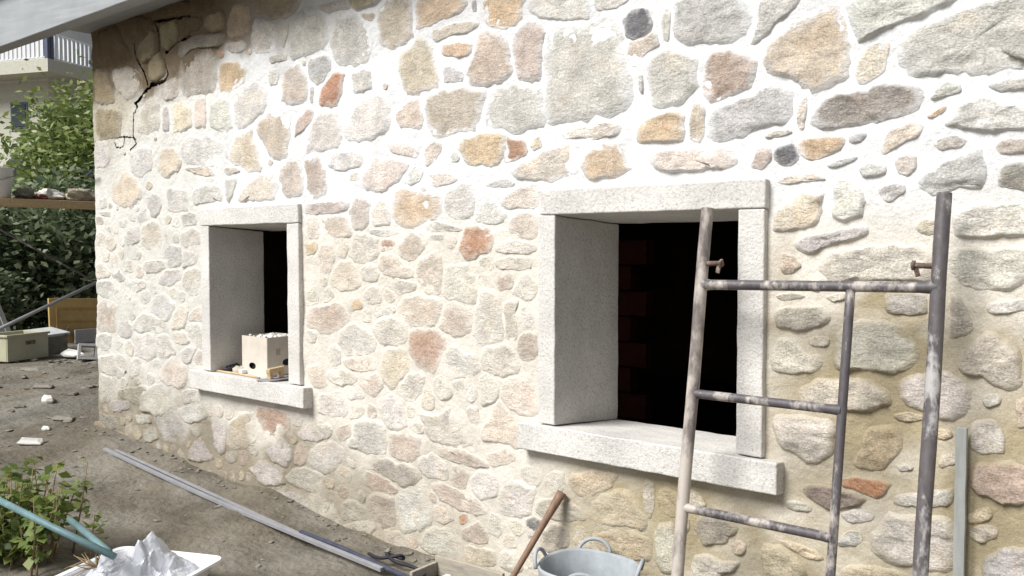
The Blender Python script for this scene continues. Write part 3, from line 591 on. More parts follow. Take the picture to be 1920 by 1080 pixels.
b -1407 1629 -1366 1653 -1332 1657 -1291 1662 -1249 1672 -1212 1680 -1173 1686 -1122 1694 -1116 1664 -1162 1640 -1202 1634 -1241 1626 -1281 1609 -1321 1586 -1355 1580 -1384 1593
P -1023 1937 -1008 1941 -992 1947 -975 1943 -958 1941 -952 1928 -953 1913 -952 1895 -960 1881 -971 1868 -985 1864 -998 1869 -1014 1874 -1020 1890 -1025 1906 -1025 1922
g -898 1985 -879 1992 -865 2000 -848 2000 -833 2000 -818 1998 -805 1990 -792 1982 -791 1969 -808 1959 -823 1954 -839 1952 -855 1948 -874 1947 -886 1957 -899 1969
b -948 1838 -929 1869 -892 1892 -863 1915 -826 1921 -790 1933 -750 1951 -735 1913 -721 1878 -726 1841 -739 1812 -776 1811 -817 1815 -854 1802 -898 1790 -928 1809
k -693 1847 -687 1869 -677 1891 -652 1894 -630 1895 -608 1896 -585 1894 -576 1874 -580 1848 -578 1824 -578 1798 -604 1798 -628 1798 -652 1805 -676 1807 -696 1822
p -698 1953 -688 1969 -667 1975 -649 1975 -632 1973 -611 1973 -590 1971 -580 1957 -577 1937 -590 1924 -609 1923 -627 1922 -645 1922 -663 1922 -683 1922 -696 1934
T -956 1677 -949 1689 -943 1703 -929 1711 -915 1713 -900 1709 -884 1709 -870 1702 -872 1685 -868 1670 -878 1659 -891 1655 -906 1649 -921 1654 -936 1659 -947 1667
G -834 1734 -783 1746 -745 1757 -702 1763 -658 1757 -610 1760 -579 1744 -569 1704 -556 1657 -608 1645 -650 1643 -691 1641 -735 1638 -786 1637 -820 1651 -838 1691
G -1281 1578 -1227 1600 -1169 1607 -1112 1618 -1044 1624 -984 1617 -912 1612 -877 1584 -880 1523 -915 1489 -994 1489 -1057 1481 -1121 1484 -1187 1480 -1258 1477 -1298 1518
G -837 1598 -780 1606 -733 1609 -688 1610 -643 1611 -590 1619 -566 1587 -559 1540 -574 1497 -609 1477 -652 1463 -701 1464 -750 1461 -790 1471 -819 1502 -839 1549
B -1084 1826 -1070 1833 -1051 1836 -1034 1842 -1019 1844 -1004 1842 -991 1832 -986 1815 -991 1801 -1009 1794 -1022 1785 -1037 1773 -1053 1774 -1067 1783 -1074 1799 -1086 1812
p -4714 2139 -4669 2152 -4615 2167 -4561 2156 -4520 2131 -4508 2082 -4493 2039 -4494 1991 -4504 1942 -4550 1920 -4607 1926 -4660 1913 -4703 1943 -4715 2002 -4743 2053 -4734 2102
p -4505 2163 -4446 2152 -4398 2163 -4345 2164 -4318 2116 -4293 2071 -4290 2022 -4271 1969 -4298 1925 -4353 1913 -4403 1905 -4448 1937 -4477 1969 -4471 2024 -4481 2071 -4495 2112
B -4228 2178 -4193 2179 -4148 2176 -4102 2174 -4047 2170 -4007 2157 -3945 2153 -3951 2118 -3963 2079 -4008 2067 -4064 2065 -4113 2054 -4158 2061 -4210 2072 -4266 2093 -4254 2143
P -3947 2031 -3896 2082 -3864 2127 -3795 2115 -3738 2122 -3681 2106 -3625 2091 -3567 2074 -3599 2025 -3634 2000 -3674 1974 -3736 1956 -3791 1921 -3841 1920 -3906 1929 -3955 1965
G -3613 1984 -3595 2003 -3575 2021 -3559 2042 -3537 2052 -3512 2053 -3484 2049 -3467 2034 -3461 2011 -3472 1986 -3490 1970 -3512 1957 -3537 1951 -3564 1948 -3586 1957 -3612 1964
P -3444 2157 -3421 2167 -3394 2178 -3367 2173 -3337 2170 -3319 2156 -3319 2136 -3331 2114 -3355 2093 -3372 2070 -3396 2063 -3423 2048 -3448 2049 -3447 2081 -3456 2106 -3451 2133
b -4466 2249 -4439 2250 -4420 2255 -4398 2266 -4378 2257 -4359 2242 -4352 2222 -4348 2207 -4365 2199 -4384 2197 -4404 2195 -4425 2190 -4450 2185 -4479 2184 -4476 2208 -4482 2231
P -3752 2188 -3723 2192 -3674 2187 -3640 2191 -3600 2187 -3567 2170 -3524 2159 -3502 2146 -3495 2118 -3516 2092 -3566 2103 -3602 2109 -3638 2120 -3678 2126 -3722 2141 -3740 2165
P -3426 2000 -3381 1998 -3352 2003 -3318 2002 -3284 2005 -3244 2008 -3228 1989 -3198 1963 -3232 1949 -3263 1943 -3295 1937 -3327 1934 -3362 1933 -3390 1940 -3424 1949 -3447 1981
o -3723 1811 -3726 1866 -3706 1919 -3645 1951 -3558 1927 -3493 1907 -3410 1908 -3328 1893 -3325 1839 -3328 1782 -3416 1757 -3470 1731 -3547 1718 -3626 1722 -3678 1745 -3716 1763
p -4060 1856 -4037 1883 -4005 1916 -3958 1903 -3912 1897 -3890 1865 -3898 1825 -3899 1792 -3899 1755 -3920 1719 -3959 1710 -3997 1710 -4034 1719 -4050 1752 -4058 1788 -4074 1825
P -3885 1814 -3871 1834 -3853 1861 -3820 1886 -3781 1874 -3754 1856 -3737 1839 -3739 1813 -3733 1787 -3726 1755 -3743 1734 -3781 1737 -3819 1732 -3860 1732 -3877 1761 -3885 1790
p -4495 1871 -4455 1883 -4370 1885 -4310 1890 -4239 1894 -4177 1889 -4096 1893 -4055 1883 -4075 1835 -4106 1821 -4180 1816 -4236 1813 -4296 1813 -4364 1809 -4423 1811 -4493 1820
p -4323 1798 -4269 1797 -4222 1805 -4167 1810 -4118 1805 -4075 1792 -4063 1749 -4033 1699 -4059 1665 -4121 1669 -4173 1667 -4228 1654 -4286 1654 -4345 1664 -4343 1716 -4353 1766
P -4460 1801 -4428 1795 -4402 1799 -4376 1800 -4360 1780 -4362 1749 -4357 1721 -4354 1693 -4362 1663 -4395 1669 -4421 1666 -4448 1661 -4464 1682 -4472 1711 -4467 1744 -4476 1778
G -4016 1700 -3963 1697 -3919 1689 -3887 1682 -3855 1680 -3827 1660 -3823 1622 -3814 1581 -3841 1549 -3888 1532 -3934 1523 -3989 1516 -4032 1533 -4076 1561 -4058 1617 -4042 1664
o -4490 1646 -4458 1647 -4434 1649 -4413 1652 -4391 1653 -4370 1643 -4369 1619 -4368 1601 -4377 1588 -4391 1581 -4410 1571 -4434 1567 -4461 1558 -4486 1568 -4486 1598 -4499 1623
q -3812 1649 -3798 1657 -3774 1661 -3753 1660 -3732 1665 -3708 1661 -3690 1642 -3687 1621 -3700 1605 -3727 1600 -3749 1596 -3769 1593 -3787 1588 -3804 1595 -3809 1614 -3811 1632
p -3672 1622 -3634 1647 -3610 1678 -3576 1693 -3539 1699 -3498 1689 -3472 1662 -3449 1629 -3464 1592 -3485 1570 -3509 1559 -3538 1543 -3577 1532 -3610 1550 -3645 1559 -3674 1586
P -4396 1563 -4362 1586 -4346 1625 -4313 1648 -4269 1643 -4221 1636 -4209 1588 -4197 1546 -4222 1506 -4248 1476 -4272 1452 -4307 1457 -4340 1459 -4380 1454 -4407 1479 -4416 1523
P -3823 1556 -3790 1575 -3743 1586 -3702 1592 -3662 1560 -3620 1528 -3559 1508 -3530 1487 -3532 1446 -3593 1446 -3646 1446 -3699 1441 -3751 1449 -3786 1465 -3808 1482 -3833 1519
b -3899 1714 -3879 1716 -3844 1715 -3802 1714 -3764 1709 -3716 1708 -3690 1704 -3659 1695 -3706 1684 -3752 1676 -3784 1673 -3817 1679 -3841 1682 -3863 1684 -3886 1688 -3911 1708
G -3283 1920 -3248 1926 -3215 1938 -3174 1957 -3124 1953 -3098 1906 -3077 1864 -3092 1821 -3097 1782 -3126 1760 -3174 1759 -3227 1751 -3269 1773 -3305 1804 -3310 1854 -3305 1894
g -3447 1739 -3412 1745 -3382 1752 -3347 1749 -3305 1742 -3255 1733 -3219 1722 -3176 1711 -3166 1702 -3189 1696 -3227 1692 -3281 1695 -3320 1697 -3356 1695 -3403 1699 -3439 1719
g -3417 1681 -3397 1683 -3373 1682 -3355 1681 -3340 1682 -3323 1683 -3305 1682 -3304 1667 -3311 1657 -3319 1654 -3331 1651 -3349 1648 -3369 1650 -3392 1650 -3404 1659 -3425 1672
T -2860 1984 -2818 2011 -2755 2039 -2688 2060 -2623 2084 -2562 2088 -2493 2098 -2425 2076 -2438 2013 -2434 1953 -2511 1943 -2569 1930 -2639 1922 -2704 1938 -2782 1939 -2826 1957
b -3014 1935 -2981 1940 -2961 1947 -2935 1954 -2907 1954 -2880 1952 -2859 1944 -2827 1939 -2829 1917 -2851 1909 -2875 1909 -2904 1912 -2930 1912 -2959 1912 -2981 1916 -3010 1923
P -2839 1892 -2804 1909 -2760 1922 -2720 1921 -2687 1916 -2679 1887 -2679 1851 -2680 1815 -2707 1797 -2757 1802 -2799 1801 -2851 1794 -2888 1808 -2913 1822 -2921 1846 -2886 1875
P -2860 1755 -2831 1774 -2802 1785 -2777 1789 -2748 1786 -2716 1784 -2688 1764 -2679 1729 -2678 1696 -2683 1661 -2718 1645 -2752 1653 -2785 1659 -2817 1674 -2855 1688 -2872 1723
r -3197 1646 -3178 1685 -3151 1720 -3104 1729 -3062 1724 -3027 1719 -2991 1705 -2959 1671 -2971 1625 -2987 1588 -3027 1578 -3058 1567 -3092 1547 -3139 1541 -3178 1564 -3210 1600
G -3076 1823 -3052 1832 -3020 1846 -2978 1842 -2945 1838 -2926 1818 -2895 1795 -2874 1763 -2900 1744 -2932 1726 -2976 1724 -3013 1728 -3044 1737 -3085 1739 -3086 1771 -3080 1800
o -2412 2022 -2374 2049 -2341 2077 -2296 2084 -2254 2084 -2205 2079 -2198 2033 -2179 1992 -2142 1957 -2191 1941 -2227 1921 -2275 1922 -2320 1917 -2368 1913 -2397 1940 -2423 1978
P -2059 2018 -2018 2040 -1946 2033 -1890 2029 -1827 2027 -1773 2019 -1702 2019 -1659 2006 -1649 1957 -1685 1926 -1764 1931 -1819 1924 -1880 1931 -1942 1934 -2015 1937 -2048 1966
b -7225 1333 -7195 1344 -7153 1356 -7093 1360 -7023 1363 -6955 1358 -6928 1325 -6929 1290 -6945 1254 -6979 1224 -7039 1213 -7112 1217 -7168 1230 -7204 1241 -7230 1257 -7232 1295
p -7224 1160 -7171 1196 -7090 1202 -7012 1204 -6938 1188 -6861 1160 -6879 1074 -6895 1010 -6905 948 -6974 930 -7045 943 -7103 940 -7162 937 -7223 958 -7228 1025 -7225 1090
b -6884 1023 -6861 1044 -6831 1076 -6783 1084 -6735 1097 -6710 1055 -6674 1024 -6649 984 -6660 941 -6693 914 -6730 911 -6770 909 -6820 912 -6860 931 -6896 954 -6897 993
B -6655 1367 -6608 1369 -6571 1376 -6529 1373 -6496 1373 -6452 1379 -6422 1358 -6416 1324 -6446 1305 -6473 1299 -6501 1288 -6537 1278 -6581 1265 -6632 1264 -6645 1304 -6651 1337
b -6971 1432 -6948 1441 -6905 1440 -6872 1448 -6834 1446 -6809 1421 -6773 1401 -6758 1381 -6764 1362 -6783 1346 -6822 1348 -6855 1354 -6888 1369 -6925 1376 -6953 1388 -6961 1409
B -6352 1232 -6311 1251 -6254 1276 -6179 1282 -6112 1272 -6071 1232 -6007 1209 -6036 1158 -6072 1116 -6103 1081 -6160 1064 -6219 1072 -6259 1098 -6311 1117 -6378 1142 -6390 1196
G -6582 1081 -6539 1101 -6482 1131 -6388 1131 -6318 1116 -6266 1097 -6179 1093 -6106 1062 -6101 994 -6210 986 -6287 979 -6368 982 -6440 973 -6534 963 -6641 980 -6649 1031
P -6038 1143 -6010 1169 -5971 1203 -5927 1214 -5888 1222 -5837 1217 -5832 1168 -5853 1119 -5862 1078 -5883 1042 -5928 1027 -5971 1023 -6017 1021 -6072 1017 -6083 1062 -6064 1111
P -5836 1140 -5817 1152 -5793 1170 -5754 1190 -5716 1197 -5672 1214 -5653 1190 -5638 1154 -5641 1118 -5668 1100 -5712 1099 -5746 1099 -5774 1096 -5799 1093 -5835 1094 -5840 1121
G -5848 1072 -5819 1082 -5780 1081 -5746 1086 -5709 1088 -5670 1068 -5637 1035 -5642 990 -5638 942 -5665 909 -5721 912 -5770 925 -5802 959 -5831 985 -5858 1013 -5866 1049
P -6084 1005 -6040 1007 -5997 1007 -5957 1010 -5913 1017 -5870 1010 -5849 979 -5816 951 -5837 932 -5875 922 -5927 913 -5981 916 -6017 920 -6043 926 -6062 944 -6085 976
G -6287 960 -6239 971 -6191 989 -6136 990 -6095 977 -6074 942 -6040 912 -6000 871 -6029 838 -6089 824 -6133 808 -6191 794 -6252 797 -6283 826 -6280 875 -6288 918
B -6630 957 -6542 957 -6476 964 -6412 982 -6362 974 -6302 958 -6293 900 -6295 850 -6318 798 -6369 773 -6435 757 -6507 767 -6560 780 -6636 780 -6626 840 -6650 901
b -7226 905 -7194 916 -7150 931 -7093 939 -7047 935 -6994 933 -6993 889 -6983 846 -7007 819 -7043 788 -7108 782 -7167 796 -7206 807 -7234 816 -7252 843 -7250 882
b -6145 1455 -6096 1461 -6051 1457 -6002 1462 -5936 1464 -5914 1419 -5927 1389 -5981 1372 -6028 1350 -6087 1332 -6145 1335 -6201 1339 -6235 1350 -6247 1372 -6233 1403 -6185 1435
G -5860 1461 -5823 1467 -5783 1471 -5738 1482 -5685 1483 -5644 1447 -5644 1387 -5640 1332 -5672 1295 -5722 1282 -5783 1267 -5838 1281 -5876 1304 -5910 1336 -5913 1391 -5894 1436
B -5917 892 -5876 905 -5833 907 -5790 916 -5764 914 -5730 907 -5766 875 -5781 848 -5805 814 -5839 789 -5870 777 -5897 786 -5920 792 -5945 802 -5948 830 -5953 868
G -7225 1482 -7195 1492 -7153 1504 -7100 1495 -7051 1485 -7018 1453 -6981 1426 -6974 1402 -6994 1382 -7042 1376 -7089 1372 -7132 1371 -7174 1363 -7225 1366 -7225 1410 -7226 1447
G -7201 753 -7076 757 -6984 776 -6878 786 -6798 777 -6739 772 -6675 751 -6689 678 -6714 638 -6794 616 -6856 587 -6936 592 -7007 596 -7086 592 -7175 613 -7227 696
B -6670 747 -6642 765 -6606 775 -6574 778 -6546 773 -6533 750 -6530 714 -6549 675 -6560 639 -6595 631 -6629 619 -6672 599 -6701 614 -6691 658 -6681 691 -6679 719
P -6118 802 -6053 822 -5987 822 -5938 790 -5882 775 -5849 730 -5872 674 -5895 638 -5936 602 -6008 588 -6076 604 -6151 596 -6213 611 -6283 637 -6268 700 -6187 763
G -6370 580 -6309 599 -6224 612 -6145 606 -6068 606 -5970 593 -5852 564 -5941 511 -6010 456 -6112 413 -6200 361 -6314 350 -6411 358 -6556 368 -6565 461 -6462 545
G -7200 606 -7120 599 -7052 598 -6993 592 -6915 606 -6879 557 -6881 495 -6890 448 -6951 418 -7011 400 -7064 374 -7129 367 -7210 357 -7221 419 -7225 481 -7223 546
g -6908 496 -6815 509 -6749 529 -6663 546 -6588 551 -6494 576 -6443 568 -6372 523 -6353 449 -6472 433 -6565 416 -6652 414 -6715 422 -6761 431 -6836 427 -6916 464
b -7001 396 -6967 405 -6917 416 -6860 419 -6815 420 -6774 424 -6725 428 -6686 399 -6702 360 -6769 351 -6809 339 -6864 320 -6922 318 -6988 306 -7019 329 -7029 373
k -7221 282 -7151 278 -7088 271 -7040 279 -6981 285 -6911 286 -6881 252 -6831 204 -6886 177 -6948 172 -6995 159 -7047 146 -7099 162 -7139 188 -7183 211 -7221 251
r -7218 23 -7191 80 -7112 129 -7021 146 -6936 161 -6853 167 -6797 130 -6695 111 -6645 48 -6696 -20 -6783 -44 -6879 -57 -6957 -53 -7023 -48 -7113 -60 -7160 -31
N -7306 187 -7282 193 -7259 198 -7235 203 -7208 203 -7174 193 -7141 175 -7103 153 -7125 127 -7176 120 -7212 117 -7238 114 -7261 111 -7279 125 -7292 145 -7305 166
b -6347 375 -6271 397 -6188 426 -6092 434 -6017 424 -5971 377 -5892 332 -5833 257 -5908 210 -5976 176 -6058 181 -6126 173 -6212 173 -6265 221 -6300 262 -6358 318
B -6656 322 -6621 331 -6567 335 -6526 345 -6478 357 -6439 357 -6387 354 -6372 319 -6373 296 -6409 286 -6466 281 -6508 270 -6551 268 -6599 258 -6650 264 -6663 298
b -5739 265 -5697 281 -5646 305 -5587 318 -5561 277 -5542 236 -5535 194 -5543 142 -5607 126 -5667 109 -5738 89 -5796 94 -5877 81 -5872 151 -5820 203 -5787 244
g -6510 222 -6487 237 -6442 248 -6396 265 -6352 268 -6321 267 -6304 249 -6277 219 -6272 189 -6312 175 -6352 159 -6400 141 -6446 137 -6492 132 -6505 165 -6509 198
B -5995 454 -5946 469 -5884 485 -5818 492 -5750 512 -5701 506 -5661 476 -5612 434 -5655 405 -5709 386 -5781 378 -5837 355 -5897 357 -5940 376 -5971 390 -6015 423
g -5945 584 -5904 590 -5869 599 -5827 610 -5787 610 -5745 613 -5729 588 -5687 560 -5698 535 -5754 528 -5791 515 -5833 511 -5875 497 -5924 491 -5943 523 -5957 558
B -5530 448 -5481 440 -5442 438 -5402 446 -5389 409 -5381 366 -5381 317 -5371 260 -5395 212 -5448 188 -5500 203 -5532 228 -5543 266 -5556 307 -5575 363 -5562 416
T -5323 448 -5280 471 -5221 504 -5145 525 -5063 544 -4981 516 -4994 421 -5035 353 -5111 316 -5159 271 -5223 260 -5294 243 -5360 242 -5377 297 -5375 356 -5376 416
q -5030 586 -4947 588 -4881 587 -4830 587 -4781 585 -4717 585 -4665 570 -4672 520 -4669 468 -4710 430 -4776 414 -4830 410 -4889 404 -4962 411 -5010 465 -5056 530
B -4954 382 -4879 394 -4821 402 -4774 406 -4723 400 -4687 379 -4641 355 -4638 312 -4648 276 -4675 238 -4724 212 -4787 223 -4836 231 -4883 235 -4928 267 -4962 323
B -5137 142 -5061 186 -5019 222 -4947 228 -4887 228 -4840 223 -4783 216 -4733 202 -4743 158 -4733 108 -4779 87 -4832 78 -4886 73 -4945 59 -5010 75 -5060 106
p -4623 361 -4597 373 -4575 397 -4545 407 -4512 399 -4491 370 -4485 339 -4493 311 -4500 281 -4526 263 -4560 248 -4595 246 -4629 241 -4634 275 -4626 308 -4630 335
B -4473 362 -4437 387 -4383 416 -4316 431 -4248 461 -4191 448 -4121 429 -4138 368 -4186 317 -4226 288 -4268 253 -4328 227 -4387 244 -4441 254 -4488 271 -4478 325
B -4618 446 -4595 462 -4565 485 -4512 515 -4440 542 -4384 561 -4346 565 -4320 537 -4270 512 -4309 466 -4344 443 -4387 433 -4430 420 -4491 412 -4549 419 -4588 430
B -4729 163 -4699 185 -4660 217 -4579 238 -4508 257 -4443 246 -4375 238 -4327 220 -4332 165 -4356 129 -4412 113 -4475 108 -4561 101 -4639 106 -4692 113 -4728 133
b -4107 469 -4052 523 -4043 579 -3992 613 -3934 631 -3861 628 -3799 616 -3759 591 -3760 540 -3757 493 -3762 454 -3799 442 -3858 427 -3941 420 -4011 434 -4082 437
p -3745 551 -3721 573 -3678 582 -3635 585 -3582 596 -3537 590 -3478 576 -3491 519 -3503 468 -3541 435 -3599 425 -3647 430 -3698 429 -3733 447 -3746 478 -3750 516
p -4205 551 -4168 556 -4142 568 -4114 570 -4084 584 -4059 574 -4065 542 -4070 517 -4080 499 -4095 488 -4117 479 -4143 466 -4171 458 -4191 471 -4205 496 -4220 525
k -3983 391 -3936 409 -3840 415 -3762 422 -3688 417 -3619 417 -3528 408 -3489 377 -3515 316 -3588 290 -3638 276 -3683 290 -3747 306 -3816 324 -3895 331 -3992 340
p -3948 325 -3901 322 -3856 321 -3807 311 -3762 299 -3717 285 -3681 271 -3675 248 -3700 223 -3742 224 -3772 220 -3808 220 -3849 220 -3903 224 -3963 240 -3957 287
p -3947 119 -3929 156 -3905 194 -3848 206 -3798 208 -3760 209 -3717 212 -3712 172 -3703 131 -3700 88 -3704 38 -3754 28 -3804 10 -3852 27 -3890 55 -3911 89
G -4483 83 -4398 113 -4332 139 -4264 148 -4196 144 -4180 75 -4170 16 -4143 -42 -4169 -95 -4214 -144 -4283 -133 -4371 -148 -4442 -158 -4511 -150 -4572 -82 -4523 8
B -4910 58 -4850 68 -4783 79 -4712 88 -4627 88 -4527 87 -4463 60 -4400 -9 -4436 -88 -4506 -122 -4589 -104 -4643 -110 -4717 -108 -4793 -81 -4852 -43 -4875 6
g -4171 80 -4146 103 -4103 126 -4056 141 -4013 125 -3977 109 -3943 95 -3914 74 -3912 45 -3965 37 -4001 26 -4044 13 -4098 -4 -4146 -11 -4172 3 -4165 46
g -4162 -44 -4119 -21 -4061 -3 -4017 9 -3981 21 -3938 29 -3882 32 -3847 13 -3888 -29 -3901 -61 -3933 -86 -3981 -109 -4039 -130 -4080 -129 -4110 -110 -4161 -83
B -3681 234 -3645 268 -3591 280 -3535 304 -3464 319 -3445 257 -3409 207 -3394 148 -3436 92 -3499 55 -3559 37 -3623 13 -3672 41 -3691 96 -3698 143 -3701 190
B -3509 448 -3484 476 -3441 493 -3407 513 -3368 497 -3336 482 -3295 473 -3281 439 -3285 403 -3293 372 -3338 366 -3376 366 -3411 361 -3454 365 -3490 380 -3512 412
p -3426 543 -3346 548 -3281 553 -3224 553 -3175 555 -3111 548 -3060 534 -3020 519 -2997 486 -3052 479 -3102 471 -3166 474 -3218 474 -3273 480 -3317 488 -3378 509
p -3423 329 -3386 352 -3339 358 -3291 350 -3229 335 -3160 333 -3101 318 -3042 292 -3001 247 -3080 223 -3154 230 -3203 223 -3262 234 -3309 246 -3356 258 -3375 290
B -3130 409 -3114 424 -3093 446 -3057 465 -3017 474 -2980 463 -2936 447 -2922 411 -2936 373 -2943 340 -2979 330 -3017 316 -3061 312 -3098 332 -3115 364 -3129 386
B -2920 392 -2891 422 -2848 447 -2792 457 -2744 443 -2691 438 -2696 384 -2712 337 -2720 297 -2763 278 -2795 258 -2830 261 -2872 255 -2924 257 -2939 301 -2929 351
r -3210 204 -3195 213 -3179 217 -3166 221 -3153 217 -3146 205 -3147 186 -3149 172 -3156 163 -3167 160 -3177 155 -3187 153 -3200 149 -3208 156 -3216 170 -3217 188
p -3179 140 -3156 148 -3136 161 -3110 180 -3069 196 -3035 181 -3017 158 -3000 126 -3008 91 -3048 77 -3081 71 -3108 70 -3137 70 -3176 70 -3202 89 -3196 121
T -3181 -10 -3178 20 -3161 54 -3117 57 -3084 56 -3047 62 -2999 69 -2956 63 -2949 30 -2941 -4 -2978 -22 -3021 -32 -3053 -38 -3089 -40 -3140 -45 -3166 -30
G -3487 44 -3445 73 -3395 108 -3330 112 -3264 118 -3216 85 -3187 53 -3193 8 -3182 -34 -3214 -55 -3266 -73 -3327 -69 -3373 -55 -3418 -49 -3483 -48 -3509 -3
P -3017 557 -2977 567 -2953 581 -2924 596 -2895 602 -2868 609 -2845 600 -2826 575 -2818 547 -2856 533 -2881 518 -2913 512 -2942 496 -2979 487 -2995 513 -3021 534
d -2753 269 -2735 277 -2715 289 -2692 297 -2669 289 -2649 276 -2644 255 -2662 237 -2677 219 -2690 194 -2710 182 -2735 167 -2750 182 -2755 205 -2760 228 -2766 251
k -2644 239 -2618 262 -2584 282 -2549 289 -2510 290 -2488 270 -2486 243 -2483 217 -2485 186 -2518 167 -2552 158 -2580 140 -2619 122 -2648 146 -2683 169 -2666 209
g -2697 354 -2675 375 -2632 397 -2585 412 -2537 407 -2483 404 -2420 400 -2393 375 -2379 334 -2440 322 -2480 307 -2534 302 -2583 299 -2640 296 -2678 305 -2701 320
B -2618 517 -2597 529 -2571 543 -2547 545 -2518 549 -2516 518 -2502 495 -2495 468 -2524 454 -2544 437 -2568 430 -2594 424 -2624 429 -2640 448 -2643 472 -2633 498
T -2472 548 -2413 560 -2374 580 -2329 588 -2289 586 -2248 587 -2208 586 -2216 551 -2247 516 -2273 495 -2307 484 -2335 469 -2372 450 -2424 444 -2466 462 -2487 505
p -4471 1243 -4410 1254 -4351 1268 -4287 1274 -4214 1295 -4150 1295 -4101 1255 -4078 1195 -4132 1149 -4182 1124 -4230 1106 -4297 1087 -4359 1095 -4403 1116 -4478 1131 -4499 1191
G -4494 1333 -4466 1349 -4446 1372 -4425 1382 -4400 1395 -4387 1374 -4384 1342 -4373 1315 -4374 1289 -4390 1271 -4415 1267 -4440 1263 -4465 1258 -4492 1257 -4502 1277 -4502 1306
g -4334 1349 -4316 1362 -4294 1371 -4275 1382 -4259 1384 -4248 1371 -4236 1357 -4224 1339 -4220 1318 -4244 1309 -4262 1298 -4283 1291 -4303 1283 -4327 1284 -4328 1310 -4341 1329
T -4262 1445 -4230 1474 -4200 1510 -4152 1537 -4101 1536 -4050 1540 -4009 1504 -3994 1457 -3960 1417 -3970 1380 -4027 1366 -4081 1357 -4146 1351 -4198 1368 -4236 1379 -4266 1404
G -3988 1479 -3967 1499 -3934 1512 -3905 1516 -3874 1523 -3847 1517 -3831 1503 -3820 1482 -3807 1461 -3817 1442 -3838 1417 -3878 1418 -3913 1415 -3944 1423 -3965 1433 -3976 1453
P -3494 1551 -3460 1572 -3413 1592 -3357 1604 -3326 1563 -3326 1499 -3331 1448 -3335 1403 -3344 1360 -3389 1357 -3426 1359 -3454 1369 -3475 1396 -3505 1432 -3520 1485 -3517 1526
g -3760 1412 -3719 1418 -3687 1427 -3642 1428 -3606 1433 -3564 1433 -3529 1424 -3507 1410 -3520 1379 -3547 1369 -3574 1365 -3605 1361 -3638 1352 -3675 1354 -3700 1372 -3730 1389
P -3673 1248 -3667 1300 -3619 1346 -3557 1355 -3503 1369 -3452 1352 -3394 1348 -3319 1340 -3325 1278 -3346 1227 -3378 1188 -3437 1182 -3490 1185 -3545 1185 -3595 1197 -3634 1213
o -4096 1310 -4077 1316 -4054 1323 -4028 1322 -4002 1329 -3983 1321 -3970 1304 -3952 1280 -3967 1262 -3986 1253 -4014 1253 -4037 1246 -4064 1238 -4082 1252 -4097 1272 -4103 1293
B -3879 1270 -3838 1272 -3809 1277 -3775 1283 -3743 1283 -3706 1289 -3686 1284 -3682 1261 -3691 1248 -3711 1242 -3747 1239 -3776 1233 -3810 1224 -3850 1216 -3871 1227 -3881 1254
G -3893 1151 -3864 1189 -3800 1215 -3747 1225 -3696 1229 -3653 1213 -3617 1192 -3571 1174 -3583 1136 -3590 1103 -3622 1086 -3671 1073 -3726 1065 -3785 1053 -3825 1070 -3854 1109
q -3572 1157 -3531 1176 -3484 1176 -3431 1175 -3370 1180 -3328 1163 -3279 1140 -3294 1087 -3325 1038 -3344 981 -3391 927 -3461 947 -3523 962 -3557 1004 -3586 1052 -3578 1110
B -4197 1113 -4142 1138 -4093 1170 -4029 1186 -3960 1162 -3900 1137 -3863 1104 -3832 1067 -3854 1017 -3918 993 -3974 989 -4022 984 -4065 979 -4120 971 -4153 1008 -4197 1056
P -4150 957 -4104 963 -4056 968 -4011 971 -3967 980 -3908 984 -3850 978 -3823 966 -3833 939 -3871 912 -3922 901 -3971 892 -4027 895 -4069 899 -4104 906 -4150 930
p -3338 1220 -3323 1255 -3314 1299 -3277 1326 -3233 1327 -3196 1315 -3151 1308 -3109 1281 -3117 1232 -3118 1191 -3139 1160 -3185 1144 -3234 1137 -3276 1153 -3311 1162 -3348 1178
B -3104 1238 -3098 1297 -3073 1343 -3057 1405 -3003 1406 -2955 1401 -2914 1360 -2900 1299 -2893 1252 -2891 1208 -2893 1156 -2939 1131 -2990 1121 -3048 1107 -3125 1098 -3114 1176
G -2885 1338 -2851 1358 -2817 1364 -2792 1353 -2799 1309 -2807 1275 -2807 1248 -2802 1215 -2804 1172 -2832 1147 -2864 1149 -2885 1162 -2881 1204 -2881 1235 -2883 1264 -2889 1297
G -3311 1511 -3266 1536 -3203 1529 -3146 1532 -3114 1486 -3089 1440 -3075 1397 -3084 1355 -3099 1322 -3146 1320 -3193 1330 -3235 1339 -3290 1339 -3334 1362 -3323 1412 -3319 1459
p -2942 1475 -2923 1483 -2898 1486 -2876 1487 -2855 1490 -2839 1478 -2829 1457 -2830 1434 -2836 1415 -2850 1402 -2876 1403 -2899 1395 -2926 1390 -2936 1413 -2950 1434 -2950 1457
B -2792 1274 -2786 1292 -2777 1318 -2759 1336 -2738 1319 -2717 1304 -2703 1281 -2681 1263 -2687 1239 -2708 1224 -2728 1220 -2746 1217 -2768 1212 -2787 1220 -2793 1239 -2794 1257
p -2764 1198 -2739 1203 -2718 1209 -2693 1203 -2676 1185 -2676 1152 -2676 1120 -2681 1089 -2705 1067 -2739 1052 -2771 1057 -2794 1068 -2804 1089 -2813 1117 -2808 1152 -2786 1181
G -3062 1058 -3046 1086 -3008 1111 -2964 1118 -2921 1127 -2870 1137 -2828 1113 -2811 1077 -2788 1034 -2802 993 -2859 976 -2906 958 -2953 961 -2989 981 -3036 988 -3049 1025
B -3308 1053 -3284 1078 -3249 1107 -3203 1100 -3152 1063 -3107 1066 -3076 1067 -3062 1029 -3046 984 -3075 954 -3130 934 -3185 936 -3238 923 -3292 925 -3323 967 -3323 1016
G -3052 955 -3025 969 -3000 972 -2978 959 -2952 944 -2930 917 -2927 885 -2938 856 -2955 835 -2975 814 -3007 802 -3045 790 -3060 822 -3052 860 -3060 889 -3062 924
